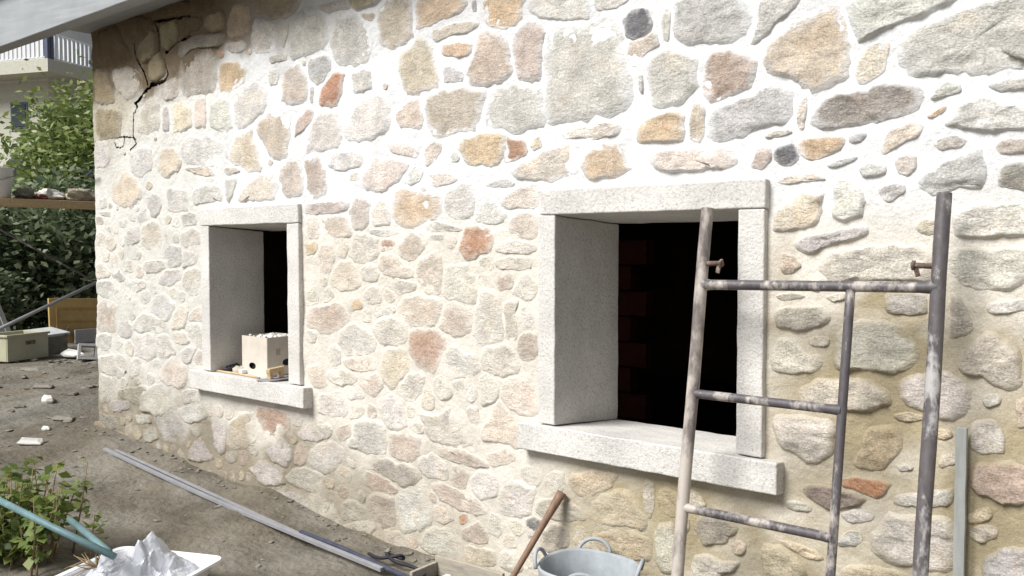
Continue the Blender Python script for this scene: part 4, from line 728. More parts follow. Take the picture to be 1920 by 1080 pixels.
P -2901 949 -2851 959 -2803 979 -2746 998 -2704 961 -2681 919 -2678 880 -2676 841 -2681 803 -2718 782 -2769 782 -2814 782 -2859 800 -2892 826 -2920 860 -2915 906
P -2961 819 -2921 848 -2893 807 -2840 778 -2773 768 -2769 702 -2769 635 -2810 606 -2875 622 -2942 621 -3008 620 -3048 624 -3051 671 -3039 702 -2999 729 -2977 781
g -3519 712 -3480 708 -3418 709 -3334 730 -3264 772 -3199 777 -3155 736 -3138 688 -3099 630 -3110 577 -3196 562 -3262 560 -3327 559 -3402 567 -3447 610 -3465 659
G -3140 790 -3113 791 -3091 797 -3072 795 -3066 772 -3059 746 -3054 715 -3057 690 -3061 671 -3072 649 -3099 652 -3122 667 -3130 691 -3134 713 -3143 737 -3153 769
P -3468 824 -3460 847 -3449 868 -3438 896 -3416 898 -3403 864 -3391 841 -3375 818 -3377 789 -3377 754 -3395 738 -3422 731 -3455 727 -3480 744 -3491 769 -3480 802
P -4475 888 -4429 890 -4396 904 -4357 919 -4324 915 -4298 893 -4304 853 -4299 821 -4286 783 -4317 767 -4351 757 -4390 763 -4424 764 -4454 783 -4465 819 -4488 855
G -4287 872 -4256 886 -4200 891 -4153 897 -4116 897 -4082 889 -4033 875 -4003 853 -4019 831 -4050 811 -4111 802 -4160 786 -4207 796 -4255 803 -4283 816 -4296 845
P -3991 879 -3946 886 -3905 888 -3871 896 -3830 905 -3811 877 -3795 853 -3786 827 -3809 803 -3835 775 -3870 750 -3911 766 -3941 780 -3961 792 -3986 812 -3997 846
T -3819 942 -3809 996 -3774 1044 -3715 1053 -3660 1062 -3601 1069 -3576 1017 -3550 976 -3544 941 -3606 922 -3641 889 -3663 850 -3701 809 -3755 818 -3786 852 -3810 892
G -3683 809 -3660 843 -3637 876 -3610 905 -3576 921 -3536 931 -3487 935 -3449 928 -3454 887 -3473 851 -3485 821 -3509 797 -3545 767 -3587 762 -3620 775 -3659 785
B -3848 744 -3803 764 -3759 792 -3705 796 -3662 775 -3623 759 -3620 717 -3607 679 -3586 632 -3615 600 -3665 595 -3707 588 -3747 596 -3786 620 -3820 657 -3828 698
B -4379 710 -4340 730 -4282 737 -4236 758 -4179 774 -4140 745 -4112 718 -4092 686 -4095 640 -4132 613 -4195 612 -4245 598 -4291 600 -4348 589 -4396 615 -4394 669
B -4118 755 -4081 761 -4056 769 -4025 773 -3998 780 -3980 780 -3966 778 -3949 768 -3943 747 -3962 736 -3993 731 -4021 729 -4048 720 -4074 716 -4100 721 -4119 740
G -4419 532 -4390 544 -4353 542 -4327 541 -4295 555 -4260 549 -4240 518 -4252 479 -4285 460 -4317 454 -4340 444 -4364 435 -4388 432 -4409 445 -4431 471 -4447 507
G -2957 1547 -2919 1558 -2881 1566 -2852 1568 -2827 1567 -2798 1566 -2767 1564 -2723 1564 -2704 1542 -2714 1508 -2767 1502 -2804 1498 -2846 1501 -2886 1501 -2931 1501 -2949 1523
G -2959 1616 -2926 1630 -2892 1647 -2850 1659 -2802 1647 -2762 1639 -2720 1632 -2680 1623 -2684 1592 -2729 1576 -2771 1578 -2802 1579 -2831 1580 -2858 1581 -2895 1579 -2944 1588
g -1486 1355 -1453 1372 -1421 1378 -1388 1381 -1355 1383 -1320 1381 -1278 1379 -1260 1355 -1257 1327 -1279 1304 -1323 1297 -1355 1285 -1390 1282 -1426 1284 -1470 1290 -1477 1323
w -1490 1188 -1480 1224 -1458 1253 -1415 1253 -1381 1246 -1356 1216 -1334 1188 -1302 1198 -1281 1177 -1288 1144 -1321 1123 -1361 1117 -1398 1103 -1433 1113 -1475 1118 -1493 1149
G -1342 1246 -1334 1256 -1319 1264 -1305 1269 -1290 1267 -1275 1268 -1259 1268 -1255 1256 -1254 1242 -1262 1234 -1274 1227 -1289 1224 -1302 1224 -1316 1224 -1329 1227 -1338 1234
G -1247 1180 -1230 1231 -1233 1287 -1186 1320 -1135 1341 -1080 1338 -1025 1335 -969 1312 -946 1263 -935 1207 -968 1166 -1012 1146 -1060 1143 -1118 1151 -1172 1145 -1222 1144
b -1046 1444 -1016 1441 -992 1443 -964 1446 -940 1443 -912 1438 -912 1414 -906 1388 -913 1366 -944 1363 -969 1362 -995 1367 -1021 1367 -1051 1374 -1052 1401 -1061 1427
G -1381 1008 -1366 1056 -1321 1093 -1275 1107 -1223 1114 -1170 1117 -1114 1120 -1072 1100 -1030 1077 -1026 1031 -1073 1007 -1120 989 -1177 989 -1229 982 -1281 985 -1334 991
B -1007 1110 -970 1144 -934 1158 -891 1161 -846 1165 -807 1159 -776 1141 -756 1102 -763 1057 -781 1021 -816 992 -863 997 -903 1009 -943 1021 -982 1035 -1003 1065
G -1483 921 -1449 946 -1396 950 -1351 957 -1307 952 -1263 955 -1226 930 -1239 879 -1237 832 -1261 797 -1298 773 -1342 770 -1387 790 -1433 805 -1461 835 -1480 877
t -1132 863 -1125 899 -1110 936 -1074 947 -1036 956 -1005 942 -984 914 -984 878 -1005 842 -1023 814 -1045 788 -1079 779 -1113 777 -1146 774 -1171 794 -1147 831
r -1216 725 -1182 735 -1157 746 -1126 745 -1099 748 -1068 750 -1042 746 -1016 736 -1035 710 -1048 686 -1074 675 -1106 678 -1131 687 -1158 695 -1185 695 -1210 699
D -1353 640 -1356 677 -1317 691 -1282 691 -1243 692 -1206 686 -1170 688 -1136 679 -1104 665 -1123 642 -1157 631 -1190 617 -1221 598 -1257 597 -1289 613 -1323 623
B -1015 686 -996 706 -968 717 -932 723 -902 732 -868 743 -840 749 -806 763 -809 730 -812 702 -835 688 -872 680 -903 671 -934 669 -964 665 -1003 662
B -1097 487 -1090 540 -1056 586 -1028 632 -968 634 -916 641 -851 653 -802 635 -783 584 -788 529 -797 476 -841 449 -904 441 -959 437 -1010 439 -1058 452
B -1211 590 -1195 600 -1178 610 -1161 620 -1142 622 -1123 621 -1100 622 -1075 620 -1079 601 -1087 587 -1106 580 -1125 572 -1144 567 -1163 565 -1187 568 -1200 578
b -1218 496 -1201 509 -1190 522 -1176 535 -1158 535 -1142 539 -1124 538 -1122 521 -1120 504 -1129 489 -1141 476 -1160 473 -1178 470 -1199 464 -1215 466 -1224 479
T -1456 441 -1431 441 -1408 442 -1384 441 -1356 439 -1332 434 -1301 430 -1283 419 -1268 403 -1286 391 -1320 388 -1346 393 -1369 400 -1393 406 -1416 415 -1437 427
T -1523 411 -1480 415 -1445 417 -1414 403 -1384 388 -1357 368 -1335 338 -1337 310 -1382 302 -1412 286 -1447 267 -1480 264 -1520 259 -1517 299 -1524 332 -1533 372
T -1200 366 -1184 392 -1145 408 -1112 415 -1076 419 -1044 421 -1012 419 -980 418 -955 401 -989 378 -1018 367 -1050 357 -1086 351 -1122 341 -1152 336 -1188 336
g -1423 603 -1410 607 -1395 610 -1375 610 -1358 609 -1343 605 -1327 602 -1314 595 -1318 580 -1330 573 -1350 573 -1367 571 -1386 568 -1401 570 -1420 576 -1423 591
k -1828 427 -1815 449 -1792 474 -1758 488 -1719 479 -1679 484 -1652 473 -1628 450 -1640 420 -1664 402 -1681 379 -1713 366 -1747 350 -1787 341 -1808 373 -1829 399
G -2023 356 -2001 397 -1965 408 -1928 424 -1914 386 -1904 360 -1894 322 -1899 280 -1892 235 -1909 195 -1947 180 -1987 178 -2015 213 -2018 251 -2016 281 -2021 313
G -1826 294 -1779 307 -1738 310 -1698 300 -1654 310 -1612 317 -1627 279 -1655 261 -1696 237 -1706 196 -1738 169 -1778 166 -1824 148 -1847 170 -1842 208 -1841 250
T -1654 381 -1644 389 -1635 398 -1624 404 -1612 401 -1599 395 -1586 388 -1587 373 -1590 359 -1598 348 -1609 341 -1623 337 -1637 338 -1651 341 -1653 356 -1660 369
T -2352 274 -2302 302 -2242 321 -2194 330 -2152 335 -2102 339 -2050 328 -2032 291 -2030 256 -2036 221 -2070 214 -2119 207 -2184 202 -2242 210 -2303 210 -2341 233
T -2325 458 -2283 479 -2243 503 -2197 529 -2140 521 -2104 484 -2087 444 -2059 412 -2045 370 -2074 347 -2140 347 -2191 341 -2249 332 -2326 324 -2379 350 -2356 416
G -2068 587 -2042 586 -2029 579 -2024 561 -2022 527 -2022 490 -2022 448 -2034 424 -2043 405 -2059 410 -2073 429 -2076 450 -2079 474 -2084 507 -2082 546 -2076 570
g -829 1451 -804 1435 -791 1416 -782 1391 -771 1370 -758 1346 -757 1324 -774 1306 -797 1299 -819 1286 -834 1291 -832 1321 -833 1345 -830 1370 -831 1395 -833 1424
B -718 1412 -701 1419 -674 1424 -651 1429 -629 1430 -605 1434 -576 1440 -567 1426 -565 1404 -594 1397 -615 1393 -636 1389 -658 1383 -682 1378 -701 1380 -719 1391
G -808 1190 -794 1225 -777 1263 -745 1291 -716 1322 -677 1309 -642 1290 -615 1259 -606 1217 -606 1180 -609 1142 -639 1120 -682 1131 -712 1148 -749 1160 -783 1164
G -618 1373 -604 1377 -591 1380 -581 1374 -578 1362 -577 1347 -579 1332 -577 1317 -575 1298 -584 1291 -599 1292 -610 1304 -615 1317 -619 1331 -620 1347 -621 1360
G -725 1093 -715 1099 -703 1103 -693 1106 -683 1110 -675 1104 -666 1096 -664 1085 -665 1075 -674 1068 -687 1064 -697 1058 -708 1056 -717 1061 -725 1071 -727 1083
P -618 1097 -602 1102 -585 1109 -574 1099 -572 1084 -569 1068 -571 1050 -570 1032 -579 1020 -592 1009 -608 996 -615 1013 -618 1029 -618 1047 -621 1064 -625 1083
B -759 998 -739 1013 -713 1016 -687 1020 -671 1003 -660 982 -649 959 -651 934 -652 908 -679 905 -702 898 -728 894 -751 903 -763 923 -759 950 -763 974
p -758 812 -746 847 -715 866 -678 874 -639 881 -604 878 -567 874 -553 840 -560 799 -555 759 -587 741 -622 733 -661 727 -696 744 -739 748 -755 776
T -763 675 -747 685 -736 695 -722 705 -707 709 -694 714 -686 703 -681 688 -685 674 -697 666 -710 658 -723 651 -737 647 -750 642 -760 647 -767 660
w -754 629 -740 637 -726 645 -712 652 -697 653 -681 651 -663 647 -665 628 -667 613 -679 602 -696 594 -710 583 -726 582 -741 588 -755 599 -757 615
b -710 532 -684 557 -657 578 -627 588 -594 599 -557 607 -557 567 -553 535 -559 501 -568 472 -595 455 -630 452 -664 441 -692 443 -708 464 -714 496
G -849 881 -838 891 -826 897 -813 907 -806 894 -803 882 -798 868 -799 854 -806 843 -821 839 -833 831 -848 824 -860 831 -867 841 -860 856 -857 869
T -1024 995 -1010 1001 -990 1005 -974 1009 -958 1009 -942 1007 -925 1005 -909 1002 -902 990 -918 986 -933 982 -949 979 -967 975 -985 974 -1004 976 -1016 985
B -1002 809 -994 812 -986 814 -978 819 -969 819 -960 818 -953 814 -943 811 -945 805 -956 801 -964 797 -973 795 -981 791 -992 789 -997 796 -1001 803
G -1481 1418 -1468 1422 -1445 1426 -1430 1431 -1412 1435 -1395 1432 -1374 1433 -1363 1430 -1356 1419 -1373 1408 -1389 1405 -1406 1402 -1422 1399 -1439 1398 -1456 1401 -1472 1408
G -1272 1425 -1258 1427 -1246 1431 -1234 1432 -1222 1435 -1208 1440 -1197 1438 -1192 1426 -1197 1415 -1206 1411 -1217 1407 -1230 1405 -1243 1401 -1253 1402 -1264 1409 -1277 1417
P -1450 1588 -1434 1590 -1416 1583 -1402 1577 -1393 1564 -1382 1550 -1374 1533 -1390 1523 -1402 1510 -1417 1505 -1433 1504 -1451 1509 -1459 1524 -1464 1539 -1457 1556 -1459 1574
*P -1765 -6 -1746 -22 -1724 -35 -1696 -30 -1677 -23 -1669 -2 -1679 21 -1706 33 -1734 33 -1757 16
*P -6888 1454 -6862 1488 -6842 1532 -6874 1565 -6920 1581 -6957 1577 -6980 1542 -6992 1504 -6969 1473 -6926 1454
*G -2772 69 -2753 30 -2724 3 -2681 -1 -2650 22 -2629 49 -2633 91 -2670 121 -2715 142 -2754 110
*G -5135 -152 -5086 -106 -5064 -64 -5094 -25 -5149 6 -5198 -5 -5226 -41 -5271 -70 -5255 -107 -5203 -139
*T -6762 273 -6738 267 -6703 261 -6673 283 -6677 318 -6708 337 -6737 343 -6763 340 -6786 318 -6781 290
*g -2389 161 -2416 166 -2441 158 -2451 136 -2445 114 -2436 94 -2412 88 -2390 98 -2369 115 -2368 141
*w -1232 3193 -1233 3162 -1233 3136 -1205 3130 -1176 3131 -1146 3134 -1142 3163 -1145 3188 -1173 3194 -1202 3195
*t -2135 -25 -2103 -22 -2074 -16 -2061 3 -2068 28 -2074 51 -2100 56 -2133 54 -2153 35 -2153 0
*G -6274 -54 -6243 -40 -6210 -30 -6208 3 -6232 26 -6262 34 -6298 39 -6338 18 -6341 -16 -6313 -45
*t -5490 -10 -5444 -16 -5391 -8 -5362 21 -5356 59 -5370 83 -5414 85 -5449 84 -5481 72 -5495 32
*B -6736 1390 -6756 1352 -6789 1324 -6766 1292 -6729 1275 -6699 1271 -6673 1290 -6658 1321 -6669 1350 -6697 1381
*B -3200 -101 -3200 -141 -3185 -173 -3151 -197 -3114 -181 -3080 -160 -3079 -122 -3092 -94 -3125 -71 -3163 -84
*g -2619 40 -2640 14 -2642 -12 -2620 -36 -2592 -49 -2549 -56 -2522 -24 -2507 13 -2544 39 -2581 51
*T -6578 131 -6540 155 -6514 175 -6523 207 -6547 226 -6585 245 -6636 250 -6662 208 -6664 170 -6629 139
*p -2014 159 -2056 152 -2086 147 -2106 137 -2113 113 -2118 82 -2089 73 -2055 79 -2031 94 -2013 126
*T -2192 106 -2157 109 -2131 116 -2120 135 -2108 155 -2123 175 -2149 191 -2180 186 -2210 166 -2215 132
*p -1841 34 -1802 64 -1814 108 -1848 143 -1900 140 -1940 127 -1952 91 -1939 65 -1920 41 -1887 35
*B -6559 1172 -6555 1212 -6583 1233 -6621 1230 -6649 1218 -6668 1192 -6668 1165 -6639 1150 -6615 1144 -6590 1154
*p -6347 -30 -6379 -27 -6412 -32 -6434 -45 -6427 -71 -6417 -89 -6398 -94 -6371 -98 -6338 -91 -6329 -56
*B -5664 -81 -5640 -46 -5650 -7 -5676 29 -5724 20 -5769 10 -5806 -23 -5791 -56 -5756 -84 -5708 -84
*t -3819 -5 -3850 -17 -3873 -33 -3888 -58 -3895 -92 -3861 -104 -3825 -119 -3802 -88 -3794 -59 -3806 -33
*B -1467 3084 -1477 3065 -1473 3048 -1457 3034 -1436 3036 -1413 3038 -1409 3056 -1411 3077 -1423 3092 -1445 3087
*g -3004 148 -2974 138 -2937 135 -2919 162 -2897 191 -2899 225 -2938 250 -2984 258 -3005 217 -3011 177
*G -3870 1284 -3824 1289 -3790 1310 -3800 1353 -3825 1388 -3868 1402 -3922 1385 -3958 1349 -3957 1308 -3919 1288
*t -1890 521 -1910 555 -1953 570 -1997 555 -2010 516 -2010 482 -1984 452 -1942 436 -1897 448 -1878 481
*P -6356 599 -6329 633 -6353 663 -6398 674 -6443 664 -6467 629 -6466 597 -6434 582 -6409 575 -6385 582
*P -2461 -125 -2430 -98 -2396 -79 -2407 -45 -2430 -19 -2457 -16 -2488 -22 -2516 -38 -2513 -69 -2489 -99
*T -4229 221 -4267 223 -4296 222 -4315 213 -4318 190 -4321 165 -4296 157 -4269 159 -4240 161 -4225 190
*g -3240 835 -3253 883 -3281 914 -3327 941 -3372 920 -3402 891 -3385 854 -3365 823 -3329 795 -3276 801
*g -6571 1626 -6614 1607 -6644 1579 -6641 1534 -6596 1523 -6552 1517 -6505 1523 -6482 1552 -6485 1596 -6530 1614
*T -7152 -44 -7182 -27 -7211 -37 -7228 -61 -7228 -86 -7218 -115 -7186 -132 -7145 -133 -7119 -100 -7129 -68
*B -6233 737 -6245 768 -6271 797 -6309 791 -6338 780 -6366 765 -6363 729 -6340 701 -6296 709 -6259 721
*T -4109 1550 -4090 1578 -4071 1616 -4094 1645 -4129 1657 -4159 1659 -4179 1631 -4197 1594 -4181 1559 -4140 1547
*G -2369 39 -2346 26 -2313 15 -2267 21 -2241 64 -2260 106 -2309 111 -2349 111 -2378 91 -2381 64
*B -3458 -87 -3498 -83 -3553 -83 -3603 -106 -3574 -160 -3548 -205 -3493 -196 -3447 -171 -3422 -147 -3441 -114
*B -3067 1479 -3076 1451 -3073 1428 -3047 1415 -3021 1414 -2994 1421 -2970 1441 -2978 1473 -3010 1478 -3036 1479
*P -3083 -82 -3071 -110 -3046 -139 -3008 -127 -2985 -102 -2987 -70 -2997 -48 -3024 -46 -3045 -48 -3064 -60
*T -4076 309 -4131 315 -4172 316 -4199 294 -4231 269 -4220 236 -4187 205 -4142 215 -4091 222 -4057 262
*T -6071 1249 -6048 1243 -6017 1242 -5993 1267 -5996 1299 -6018 1328 -6054 1326 -6084 1319 -6097 1291 -6088 1264
*T -5814 -105 -5794 -77 -5815 -53 -5842 -37 -5875 -40 -5905 -51 -5929 -76 -5907 -97 -5880 -114 -5847 -111
*p -423 2909 -414 2940 -429 2967 -458 2981 -490 2980 -514 2962 -527 2932 -514 2908 -482 2898 -449 2896
*g -6753 1429 -6696 1427 -6646 1421 -6606 1432 -6590 1469 -6583 1503 -6626 1512 -6676 1521 -6730 1520 -6747 1473
*G -1047 -21 -1074 -27 -1097 -39 -1102 -65 -1087 -83 -1057 -82 -1028 -84 -1009 -66 -997 -44 -1019 -28
*T -1657 -35 -1664 -61 -1653 -85 -1620 -91 -1591 -88 -1570 -69 -1559 -46 -1577 -18 -1609 -10 -1638 -22
*T -6752 1607 -6787 1613 -6815 1628 -6845 1615 -6864 1583 -6856 1555 -6830 1535 -6796 1518 -6766 1538 -6750 1575
*T -2736 2110 -2727 2093 -2715 2076 -2695 2082 -2674 2086 -2656 2098 -2663 2122 -2678 2151 -2707 2140 -2726 2125
*T -2130 -139 -2080 -148 -2024 -156 -1974 -141 -1990 -82 -1996 -27 -2049 -20 -2095 -30 -2137 -46 -2133 -95
*T -6961 1741 -6958 1760 -6957 1774 -6967 1783 -6984 1791 -7007 1794 -7027 1774 -7034 1749 -7006 1739 -6979 1735
*w -2886 -25 -2848 -24 -2798 -13 -2761 20 -2785 60 -2825 95 -2882 86 -2924 66 -2937 27 -2924 -8
*B -5273 -121 -5290 -86 -5321 -63 -5358 -65 -5388 -76 -5395 -98 -5390 -126 -5377 -153 -5343 -152 -5307 -138
*P -7099 1609 -7103 1565 -7103 1519 -7061 1503 -7024 1497 -7002 1511 -6992 1541 -6988 1578 -7022 1590 -7056 1604
*G -6404 2730 -6398 2740 -6392 2750 -6401 2756 -6413 2760 -6424 2759 -6432 2750 -6437 2740 -6428 2734 -6416 2730
*T -7058 1710 -7092 1738 -7136 1750 -7181 1738 -7223 1718 -7205 1673 -7186 1633 -7138 1632 -7092 1632 -7072 1671
*P -3790 -37 -3770 -70 -3735 -102 -3676 -105 -3632 -72 -3629 -17 -3661 22 -3710 22 -3752 18 -3790 1
*g -5939 1650 -5936 1679 -5939 1704 -5963 1726 -5995 1723 -6024 1706 -6039 1680 -6017 1655 -5994 1646 -5969 1646
*t -6863 517 -6821 514 -6781 520 -6747 540 -6718 572 -6758 595 -6790 608 -6821 603 -6845 586 -6859 556
*w -6697 1181 -6674 1206 -6658 1227 -6676 1247 -6707 1259 -6736 1263 -6769 1244 -6801 1219 -6775 1195 -6733 1183
*P -5658 491 -5625 462 -5595 435 -5553 445 -5525 468 -5519 501 -5529 535 -5559 557 -5610 564 -5647 530
*T -2635 3059 -2611 3045 -2590 3030 -2568 3043 -2547 3057 -2552 3082 -2568 3101 -2593 3108 -2617 3105 -2630 3084
*G -7088 284 -7057 296 -7029 316 -7037 340 -7057 364 -7087 374 -7121 364 -7161 348 -7156 314 -7119 291
*T -6118 107 -6125 138 -6139 160 -6161 168 -6183 164 -6209 150 -6213 122 -6191 108 -6171 97 -6147 97
*P -2360 166 -2340 139 -2319 123 -2293 124 -2264 133 -2243 153 -2262 182 -2280 201 -2306 201 -2334 186
*g -4959 41 -4989 21 -4990 -5 -4967 -28 -4936 -38 -4903 -31 -4884 -9 -4880 14 -4904 28 -4927 36
*w -3854 -121 -3884 -112 -3924 -109 -3932 -145 -3924 -175 -3894 -198 -3859 -196 -3822 -183 -3799 -160 -3825 -135
*g -6905 -84 -6924 -114 -6940 -140 -6921 -164 -6890 -191 -6839 -193 -6787 -178 -6787 -125 -6814 -88 -6867 -79
*G -3990 364 -4000 397 -4029 420 -4070 422 -4108 418 -4121 384 -4116 348 -4081 323 -4042 316 -4008 337
*w -1881 545 -1876 523 -1861 511 -1838 497 -1805 501 -1766 515 -1782 547 -1806 573 -1843 580 -1869 565
*B -6370 1219 -6362 1256 -6379 1292 -6425 1304 -6464 1288 -6506 1275 -6523 1230 -6493 1197 -6439 1192 -6399 1204
*B -6917 809 -6867 825 -6810 854 -6846 903 -6888 936 -6931 930 -6961 902 -6983 882 -6974 858 -6952 833
*B -5377 220 -5398 188 -5380 163 -5342 148 -5302 156 -5262 172 -5259 202 -5288 229 -5317 238 -5348 233
*t -6137 29 -6101 12 -6061 -2 -6030 25 -6007 53 -6025 82 -6053 98 -6081 93 -6114 90 -6141 66
*G -6880 1230 -6852 1244 -6834 1264 -6845 1294 -6876 1304 -6903 1305 -6920 1289 -6926 1272 -6926 1252 -6909 1239
*T -7033 -163 -6983 -148 -6950 -132 -6931 -101 -6943 -69 -6979 -51 -7014 -59 -7048 -66 -7086 -94 -7077 -136
*P -6059 -101 -6061 -65 -6056 -30 -6084 -18 -6117 -17 -6150 -21 -6151 -53 -6144 -78 -6122 -92 -6091 -103
*G -3939 689 -3980 708 -4009 719 -4038 712 -4075 695 -4084 655 -4075 607 -4022 617 -3984 628 -3949 651
*P -6464 55 -6440 47 -6420 38 -6398 44 -6370 58 -6376 87 -6392 112 -6425 114 -6454 105 -6466 78
*B -3160 872 -3165 841 -3164 804 -3126 803 -3097 811 -3072 833 -3065 862 -3081 890 -3109 918 -3141 895
*B -6169 -196 -6142 -187 -6122 -169 -6122 -142 -6130 -114 -6159 -112 -6178 -120 -6195 -135 -6209 -158 -6193 -183
*t -4377 1387 -4344 1376 -4311 1377 -4284 1392 -4278 1415 -4284 1438 -4310 1445 -4334 1445 -4362 1441 -4379 1419
*T -2854 -96 -2855 -58 -2884 -41 -2910 -28 -2942 -27 -2980 -38 -2974 -75 -2960 -106 -2931 -139 -2886 -123
*G -2747 1491 -2792 1463 -2818 1426 -2844 1384 -2791 1368 -2749 1347 -2700 1360 -2677 1390 -2677 1432 -2703 1466
*T -5859 679 -5849 665 -5836 645 -5809 644 -5780 657 -5756 676 -5784 698 -5807 718 -5833 707 -5851 693
*T -4702 416 -4681 390 -4658 377 -4631 375 -4609 382 -4589 403 -4602 423 -4625 434 -4649 445 -4681 437
*G -6374 1303 -6336 1278 -6295 1271 -6258 1287 -6242 1322 -6249 1356 -6270 1380 -6306 1397 -6350 1383 -6380 1347
*B -1479 2865 -1464 2884 -1457 2906 -1462 2931 -1479 2942 -1502 2938 -1522 2925 -1527 2902 -1524 2881 -1501 2872
*T -6787 210 -6800 177 -6818 130 -6779 114 -6726 107 -6677 125 -6676 176 -6669 225 -6715 236 -6759 227
*P -5803 53 -5833 72 -5862 72 -5883 62 -5891 43 -5894 26 -5884 9 -5867 -6 -5838 -2 -5816 21
*p -5126 238 -5149 258 -5180 265 -5210 253 -5243 235 -5245 194 -5227 153 -5177 158 -5138 171 -5126 210
*T -2281 -93 -2308 -95 -2346 -97 -2371 -123 -2363 -166 -2334 -192 -2289 -183 -2256 -172 -2256 -141 -2268 -114
*T -3424 -121 -3400 -129 -3368 -140 -3346 -116 -3346 -82 -3367 -67 -3393 -62 -3416 -59 -3431 -73 -3433 -100
*G -5149 69 -5128 55 -5099 51 -5074 66 -5064 86 -5077 109 -5096 119 -5120 125 -5146 121 -5147 93
*T -2502 30 -2474 1 -2439 -6 -2408 -4 -2391 17 -2383 35 -2391 55 -2409 73 -2439 71 -2470 55
*G -4527 -133 -4552 -120 -4573 -111 -4597 -115 -4628 -125 -4631 -157 -4620 -192 -4580 -191 -4543 -190 -4528 -159
*P -3211 1654 -3230 1672 -3259 1678 -3282 1666 -3297 1655 -3301 1635 -3292 1615 -3265 1604 -3231 1603 -3216 1629
*g -6567 82 -6610 76 -6637 52 -6646 12 -6624 -19 -6585 -26 -6548 -20 -6531 7 -6520 34 -6537 59
*P -5443 453 -5421 467 -5419 489 -5423 513 -5446 528 -5480 536 -5508 512 -5511 485 -5502 457 -5472 451
*T -6943 1727 -7002 1722 -7048 1700 -7068 1650 -7036 1610 -6999 1592 -6958 1585 -6915 1600 -6866 1639 -6903 1685
*T -5965 8 -5933 16 -5912 22 -5906 37 -5906 58 -5917 76 -5944 75 -5970 73 -5992 61 -5991 29
*G -3535 736 -3561 747 -3588 748 -3601 728 -3606 710 -3601 693 -3588 677 -3563 676 -3536 684 -3535 711
*B -1895 378 -1873 379 -1851 389 -1846 407 -1845 427 -1850 447 -1873 445 -1895 434 -1910 419 -1904 397
*G -5927 1763 -5918 1796 -5925 1818 -5949 1827 -5982 1840 -6015 1835 -6029 1803 -6036 1769 -5997 1764 -5961 1756
*G -5678 307 -5666 353 -5709 372 -5760 371 -5804 360 -5841 328 -5828 284 -5781 272 -5747 274 -5716 287
*T -2742 -169 -2705 -194 -2662 -201 -2627 -175 -2611 -138 -2635 -108 -2659 -92 -2687 -96 -2722 -99 -2745 -129
*g -2789 525 -2787 481 -2756 460 -2717 451 -2676 445 -2655 475 -2647 505 -2667 531 -2703 542 -2746 537
*T -4924 -86 -4951 -54 -4988 -37 -5025 -51 -5050 -73 -5058 -107 -5056 -149 -5014 -150 -4972 -150 -4944 -120
*T -6765 781 -6717 776 -6669 777 -6643 815 -6633 848 -6655 875 -6690 903 -6737 900 -6795 878 -6794 821
*P -2421 2887 -2443 2879 -2465 2872 -2465 2850 -2453 2831 -2432 2822 -2410 2822 -2394 2837 -2385 2857 -2404 2873
*T -4499 2755 -4510 2749 -4520 2742 -4516 2731 -4507 2723 -4494 2719 -4481 2719 -4479 2731 -4477 2743 -4487 2752
*w -3487 1931 -3477 1919 -3469 1911 -3458 1910 -3445 1913 -3433 1919 -3437 1932 -3445 1943 -3460 1944 -3478 1940
*T -1066 314 -1083 317 -1095 318 -1106 313 -1116 305 -1115 290 -1102 278 -1081 275 -1057 275 -1058 298
*B -6243 95 -6259 73 -6260 47 -6232 41 -6207 29 -6174 34 -6161 57 -6174 82 -6193 94 -6219 103
*g -3941 169 -3956 189 -3983 204 -4010 186 -4016 161 -4013 139 -3994 130 -3975 124 -3957 131 -3947 147
*G -5949 1223 -5920 1227 -5896 1233 -5881 1253 -5869 1285 -5887 1302 -5916 1304 -5955 1306 -5979 1282 -5967 1245
*B -6438 -30 -6403 -13 -6404 13 -6433 29 -6459 39 -6493 45 -6513 23 -6520 -5 -6510 -39 -6470 -40
*T -1347 3187 -1344 3207 -1347 3227 -1364 3234 -1385 3233 -1404 3229 -1407 3209 -1404 3190 -1387 3182 -1366 3183
*t -6080 1663 -6050 1692 -6043 1727 -6074 1758 -6112 1774 -6150 1762 -6162 1730 -6162 1703 -6148 1679 -6120 1663
*G -3735 3224 -3714 3236 -3699 3255 -3718 3271 -3743 3282 -3768 3287 -3778 3263 -3784 3246 -3769 3238 -3755 3230
*P -6762 2409 -6764 2401 -6765 2393 -6757 2389 -6749 2387 -6742 2392 -6736 2398 -6740 2405 -6746 2411 -6754 2412
*P -4804 2152 -4811 2166 -4821 2173 -4832 2177 -4845 2177 -4855 2167 -4862 2152 -4851 2138 -4831 2132 -4813 2142
*p -2728 3129 -2713 3142 -2701 3156 -2702 3171 -2722 3178 -2739 3186 -2756 3177 -2766 3161 -2763 3145 -2745 3135
*T -5551 -53 -5591 -51 -5636 -59 -5655 -103 -5633 -142 -5583 -159 -5541 -145 -5515 -127 -5515 -96 -5523 -72
*w -5399 520 -5406 493 -5400 471 -5381 444 -5346 444 -5318 462 -5294 492 -5290 527 -5334 542 -5374 533
*p -3929 666 -3911 642 -3882 633 -3853 642 -3835 664 -3838 689 -3851 705 -3877 718 -3911 724 -3924 693
*P -6024 156 -6049 167 -6069 184 -6088 166 -6110 152 -6109 126 -6095 106 -6072 108 -6048 111 -6032 132
*w -6474 -152 -6444 -140 -6430 -120 -6425 -99 -6436 -84 -6456 -71 -6485 -70 -6519 -81 -6534 -116 -6506 -139
*P -1331 1487 -1338 1467 -1342 1451 -1332 1440 -1314 1437 -1300 1438 -1291 1449 -1282 1464 -1296 1472 -1311 1481
*g -4395 1096 -4420 1109 -4446 1116 -4476 1107 -4503 1090 -4500 1060 -4475 1034 -4439 1030 -4399 1034 -4390 1068
*t -901 296 -928 293 -953 285 -971 273 -954 252 -929 240 -902 243 -877 250 -860 264 -876 286
